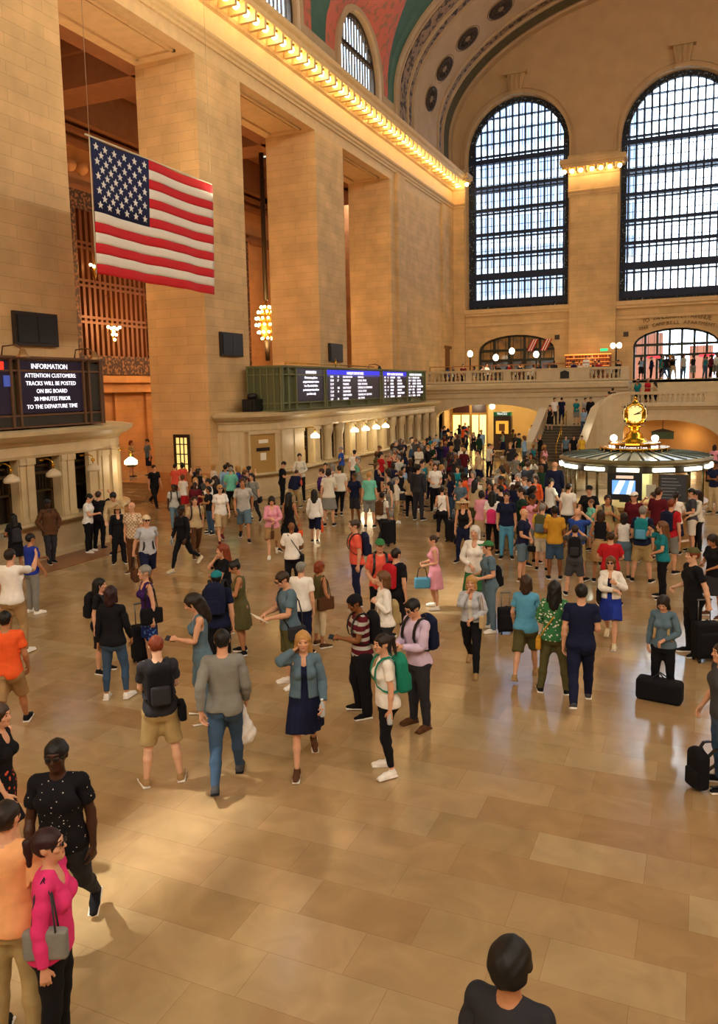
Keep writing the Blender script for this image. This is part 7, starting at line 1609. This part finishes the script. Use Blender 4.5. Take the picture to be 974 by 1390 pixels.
# --- in the passage beside the pier and by the stairs
def S(label, x, y, z, ang, sex='m', legs='stand', arms='hang', h=None, lod=2, **kw):
    arms = tuple(arms.split()); arms = arms*2 if len(arms) == 1 else arms
    for k in ('top', 'bot', 'hair', 'hat'):
        if isinstance(kw.get(k), str): kw[k] = tuple(kw[k].split(':'))
    assert label not in LAB, label; LAB.add(label)
    return (*person(label, x, y, z=z, h=h or (1.72 if sex == 'm' else 1.62), ang=ang, sex=sex, legs=legs, arms=arms, lod=lod, **kw), sex, (h or 1.7)/1.76)
def at_y(px, py, y): d = ray(px, py); return Vector((0, 0, CH))+d*(y/d.y)
for px, py, ang, sx, tp, bt, hr, lb in ((177, 598, 60, 'f', 'tee:khaki', 'skirt:olive', 'bob:red', 'auburn haired person in light green top up in the passage behind the near booth'), (200, 596, -70, 'm', 'tee:grey blue', 'shorts:navy', 'short:dark brown', 'person in grey blue t-shirt and navy shorts up in the passage behind the near booth')):
    q = at_y(px, py, 28.5); S(lb, q.x, q.y, q.z-1.68, ang, sx, 'stand', 'phone hang', top=tp, bot=bt, hair=hr, lod=1, h=1.68)
zz = at_y(177, 598, 28.5).z-1.68
b = MB(); b.box((-27.9, 27.0, 0), (-20.85, 31, max(.1, zz-.02))); 
for k in range(6): b.box((-27.9, 27.0-.3*(k+1), 0), (-20.85, 27.0-.3*k, max(.1, zz-.02)*(5-k)/6+.01)) if k < 5 else None
struct(b.build('floor', FLOOR))
st = [(746, 560, 49.2, 1.75, 0, 'f', 'stand', 'dress:black', 'tank:black', 'bun:dark brown', 'person in a long black dress stepping down at the top of the stairs'),
      (752, 548, 51.0, 1.9, 20, 'm', 'stand', 'pants:charcoal', 'tee:white', 'short:black', 'person in white t-shirt on the stair landing beside the parapet'),
      (762, 541, 51.6, 1.9, 160, 'm', 'stand', 'jeans:navy', 'polo:navy', 'short:dark brown', 'person in navy shirt and jeans with back turned on the stair landing'),
      (782, 546, 51.0, 1.9, -20, 'f', 'stand', 'shorts:grey', 'tee:teal', 'short:brown', 'person in teal top and shorts on the stair landing'),
      (794, 541, 51.4, 1.9, 30, 'm', 'walk', 'pants:charcoal', 'tee:light grey', 'short:black', 'person in light grey t-shirt on the stair landing by the handrail'),
      (801, 548, 50.7, 1.9, 10, 'm', 'stand', 'pants:black', 'long:black', 'short:brown', 'person in black jacket on the stair landing near the curved parapet'),
      (792, 560, 49.0, 1.6, -10, 'f', 'walk', 'jeans:denim blue', 'tee:light blue', 'shoulder:black', 'person in light blue top coming down the stairs')]
for px, py, y, z, ang, sx, lg, bt, tp, hr, lb in st: q = at_y(px, py, y); S(lb, q.x, y, z if y > 50 else math.ceil((y-46.4)/.3)*1.9/12, ang, sx, lg, 'hang carry', top=tp, bot=bt, hair=hr)
for px, y, z, tp, lb in ((826, 51.0, 2.3, 'red', 'person in bright red top climbing behind the curved stair parapet'), (831, 51.8, 2.5, 'navy', 'person in navy top climbing behind the one in bright red'), (768, 46.0, 0, 'grey blue', 'person sitting in grey blue at the foot of the stairs'), (779, 46.0, 0, 'black', 'person sitting in black at the foot of the stairs'), (790, 45.9, 0, 'yellow', 'person in yellow top at the foot of the stairs')):
    q = at_y(px, 540, y); S(lb, q.x, y, z, 170 if z else 10, 'm' if tp != 'yellow' else 'f', 'walk' if z else 'stand', 'hang', h=1.7 if z else 1.55, top='tee:'+tp, bot='pants:black', hair='short:black')
# ------------------------------------------------------------------ the far crowd: each its own figure, no two described alike
TOPS = ['black', 'black', 'black', 'black', 'navy', 'navy', 'navy', 'charcoal', 'dark grey', 'charcoal', 'white', 'white', 'grey', 'light blue', 'blue', 'red', 'teal', 'olive', 'off white', 'khaki', 'maroon', 'dark green', 'pink', 'orange', 'mint', 'light grey', 'beige', 'purple']
BOTS = ['black', 'black', 'navy', 'denim blue', 'khaki', 'grey', 'charcoal', 'beige', 'olive']
HRS = ['black', 'black', 'dark brown', 'brown', 'light brown', 'blond', 'grey']
NOUN = {'tee': 't-shirt', 'long': 'sweater', 'polo': 'polo shirt', 'tank': 'vest', 'blouse': 'blouse', 'pants': 'trousers', 'jeans': 'jeans', 'shorts': 'shorts', 'skirt': 'skirt', 'leggings': 'leggings'}
POSES = [('stand', ('hang', 'hang')), ('relax', ('hang', 'phone')), ('relax2', ('phone', 'hang')), ('stand', ('cross', 'cross')), ('walk', ('fwd', 'back')), ('walk2', ('back', 'fwd')), ('stand', ('strap', 'hang')), ('relax', ('hang', 'hip')), ('stand', ('belly', 'belly')), ('wide', ('camera', 'camera'))]
placed = [(o.location.x, o.location.y) for o, *_ in PEOPLE]+[(-15.35, 55.2), (-13.35, 54.6), (-12.45, 55.6), (-10.95, 56.6), (-5.45, 55.5)]
def proj(x, y, z): d = Vector((x, y, z-CH)); f = d.dot(_F); return 487+CF*d.dot(_R)/f, 650-CF*d.dot(_U)/f
KEEP = []
for o, M, sx, s in PEOPLE: l = o.location; a = proj(l.x, l.y, l.z+s*1.76); c = proj(l.x, l.y, l.z); KEEP.append((a[0], a[1], c[1], math.hypot(l.x, l.y)))
def hides(x, y, h):
    p = proj(x, y, h); c = proj(x, y, 0); hp = c[1]-p[1]; r = math.hypot(x, y)
    return any(abs(p[0]-k[0]) < .17*(hp+k[2]-k[1])*.8 and r < k[3] and p[1] < k[1]+(k[2]-k[1])*(.45 if k[3] < 30 else .28) for k in KEEP)
def crowd(n, box, where, y_lim=(0, 99), z=None, yfix=None, seat=False, facing=None, dmin=.48):
    x0, x1, y0, y1 = box; made = 0; tries = 0
    while made < n and tries < n*250:
        tries += 1; px = rng.uniform(x0, x1); sx = rng.choice('mf'); h = rng.gauss(1.73 if sx == 'm' else 1.62, .05)
        if yfix is None: py = y0+(y1-y0)*rng.random(); q = on_z(px, py, h); zz_ = 0
        else: yy = rng.uniform(*yfix); q = at_y(px, 600, yy); zz_ = z
        if not (y_lim[0] < q.y < y_lim[1]): continue
        if q.x < -15.6 and not (20.6 < q.y < 25.8) and q.y < 50 or q.x < -17.4: continue
        if z is None and q.y > 52.3 and (q.y < 54.2 or q.x > -10.1 or q.x < -16.8 or q.y > 58 or abs(q.x+12.9) < .9 and q.y < 55.5): continue
        if any((q.x-a)**2+(q.y-b)**2 < dmin**2 for a, b in placed): continue
        if math.hypot(q.x-IB.x, q.y-IB.y) < R0+.35: continue
        if z is None and hides(q.x, q.y, h): continue
        if q.y > 45.7 and -9.6 < q.x < -4 and yfix is None: continue
        tk = rng.choice(['tee', 'tee', 'tee', 'polo', 'long'] if sx == 'm' else ['tee', 'tank', 'long', 'blouse']); bk = rng.choice(['pants', 'jeans', 'shorts', 'pants'] if sx == 'm' else ['pants', 'skirt', 'shorts', 'leggings', 'jeans'])
        for _ in range(40):
            tc, bc, hc = rng.choice(TOPS), rng.choice(BOTS), rng.choice(HRS); hs = 'short' if sx == 'm' else rng.choice(['long', 'shoulder', 'bob', 'ponytail'])
            lb = 'person, %s hair, %s %s, %s %s, %s' % (hc, tc, NOUN[tk], bc, NOUN[bk], where)
            if seat: lb = 'seated diner, %s hair, %s %s, %s' % (hc, tc, NOUN[tk], where)
            if lb not in LAB: break
        else: continue
        LAB.add(lb); lg, am = rng.choice(POSES)
        if seat: lg, am = 'sit', ('lap', 'lap')
        if lg.startswith('w') and seat is False and where.startswith('queu'): lg = 'stand'
        ang = rng.uniform(-180, 180) if facing is None else facing+rng.uniform(-50, 50); ang = round(ang/15)*15
        dist = math.hypot(q.x, q.y); w = person(lb, q.x, q.y, z=zz_, h=h, ang=ang, sex=sx, legs=lg, arms=am, top=(tk, tc), bot=(bk, bc), hair=(hs, hc), skin_=rng.choice(['light', 'light', 'fair', 'tan', 'brown', 'dark']), shoes=rng.choice(['black', 'brown', 'white']), lod=1 if dist < 26 else 2)
        placed.append((q.x, q.y)); made += 1
    return made
N0 = len(PEOPLE)
crowd(18, (232, 345, 612, 655), 'in the waiting group')
crowd(20, (425, 560, 602, 650), 'queueing at the far counter')
crowd(30, (500, 610, 575, 612), 'beyond the ticket queue')
crowd(10, (520, 600, 620, 668), 'left of the straw hat')
crowd(32, (600, 740, 586, 640), 'in the crowd before the stairs')
crowd(26, (610, 745, 640, 690), 'left of the information booth')
crowd(14, (690, 940, 674, 712), 'before the information booth')
crowd(14, (592, 728, 572, 590), 'under the low balcony arch', y_lim=(45, 65))
crowd(9, (968, 990, 640, 700), 'at the right of the information booth near the picture edge') if 0 else None
crowd(4, (962, 974, 585, 650), 'behind the information booth')
crowd(16, (858, 974, 0, 0), 'by the avenue doors', z=BZ, yfix=(56.6, 59.2))
crowd(5, (858, 890, 0, 0), 'on the avenue steps', z=2.92, yfix=(50.6, 52.6))
crowd(21, (583, 752, 0, 0), 'left of the balcony plaque', z=BZ, yfix=(54.2, 57.5), seat=True, dmin=.62)
crowd(8, (775, 850, 0, 0), 'by the balcony bar', z=BZ, yfix=(54.2, 57.5), seat=True, dmin=.62)
# waiters and standing diners
S('waiter in white shirt standing among the balcony tables', at_y(795, 480, 55.5).x, 55.5, BZ, 30, 'm', 'stand', 'carry hang', top='long:white', bot='pants:black', hair='short:black')
# restaurant tables with white cloths, and the seats they sit on
tp = None
k = 0
for o, M, sx, s in PEOPLE[N0:]:
    if 'diner' not in o['label']: continue
    seat_z = o.location.z
    if tp is None:
        b = MB(); b.box((-.22, -.16, .40), (.22, .24, .46)); tp = b.build('dining_chair', mat('chair_wood', '#5a3018', .5)); b = MB(); b.box((-.22, .22, .46), (.22, .27, .95)); b.build('backrest', MATS['chair_wood'], tp)
        for a in (-.19, .19):
            for c in (-.13, .2): b = MB(); b.box((a-.02, c-.02, 0), (a+.02, c+.02, .4)); b.build('leg', MATS['chair_wood'], tp)
        c = tp
    else: c = copy_tree(tp)
    c.location = o.location; c.rotation_euler = o.rotation_euler; tag(c, 'wooden balcony dining chair under the diner with '+', '.join(o['label'].split(', ')[1:3]), 'chair', 'balcony dining chairs')
tb0 = None
for i, (x, y) in enumerate([(-17.0+1.45*k, 55.2+.9*(k % 2)) for k in range(8)]+[(-5.7, 55.4), (-7.2, 56.2)]):
    if any((x-a)**2+(y-b)**2 < .05 for a, b in placed): x += .3
    if tb0 is None:
        b = MB(); b.lathe([(.40, .50), (.40, .735), (.39, .75), (.0001, .75)], 18); tb0 = b.build('dining_table', mat('table_cloth_white', '#e8e2d4', .8)); b = MB(); b.lathe([(.25, 0), (.24, .03), (.04, .06), (.04, .6)], 10); b.build('pedestal', BRONZE, tb0); t_ = tb0
    else: t_ = copy_tree(tb0)
    t_.location = (x, y, BZ); tag(t_, 'small round white clothed table on the restaurant balcony', 'table', 'balcony tables')
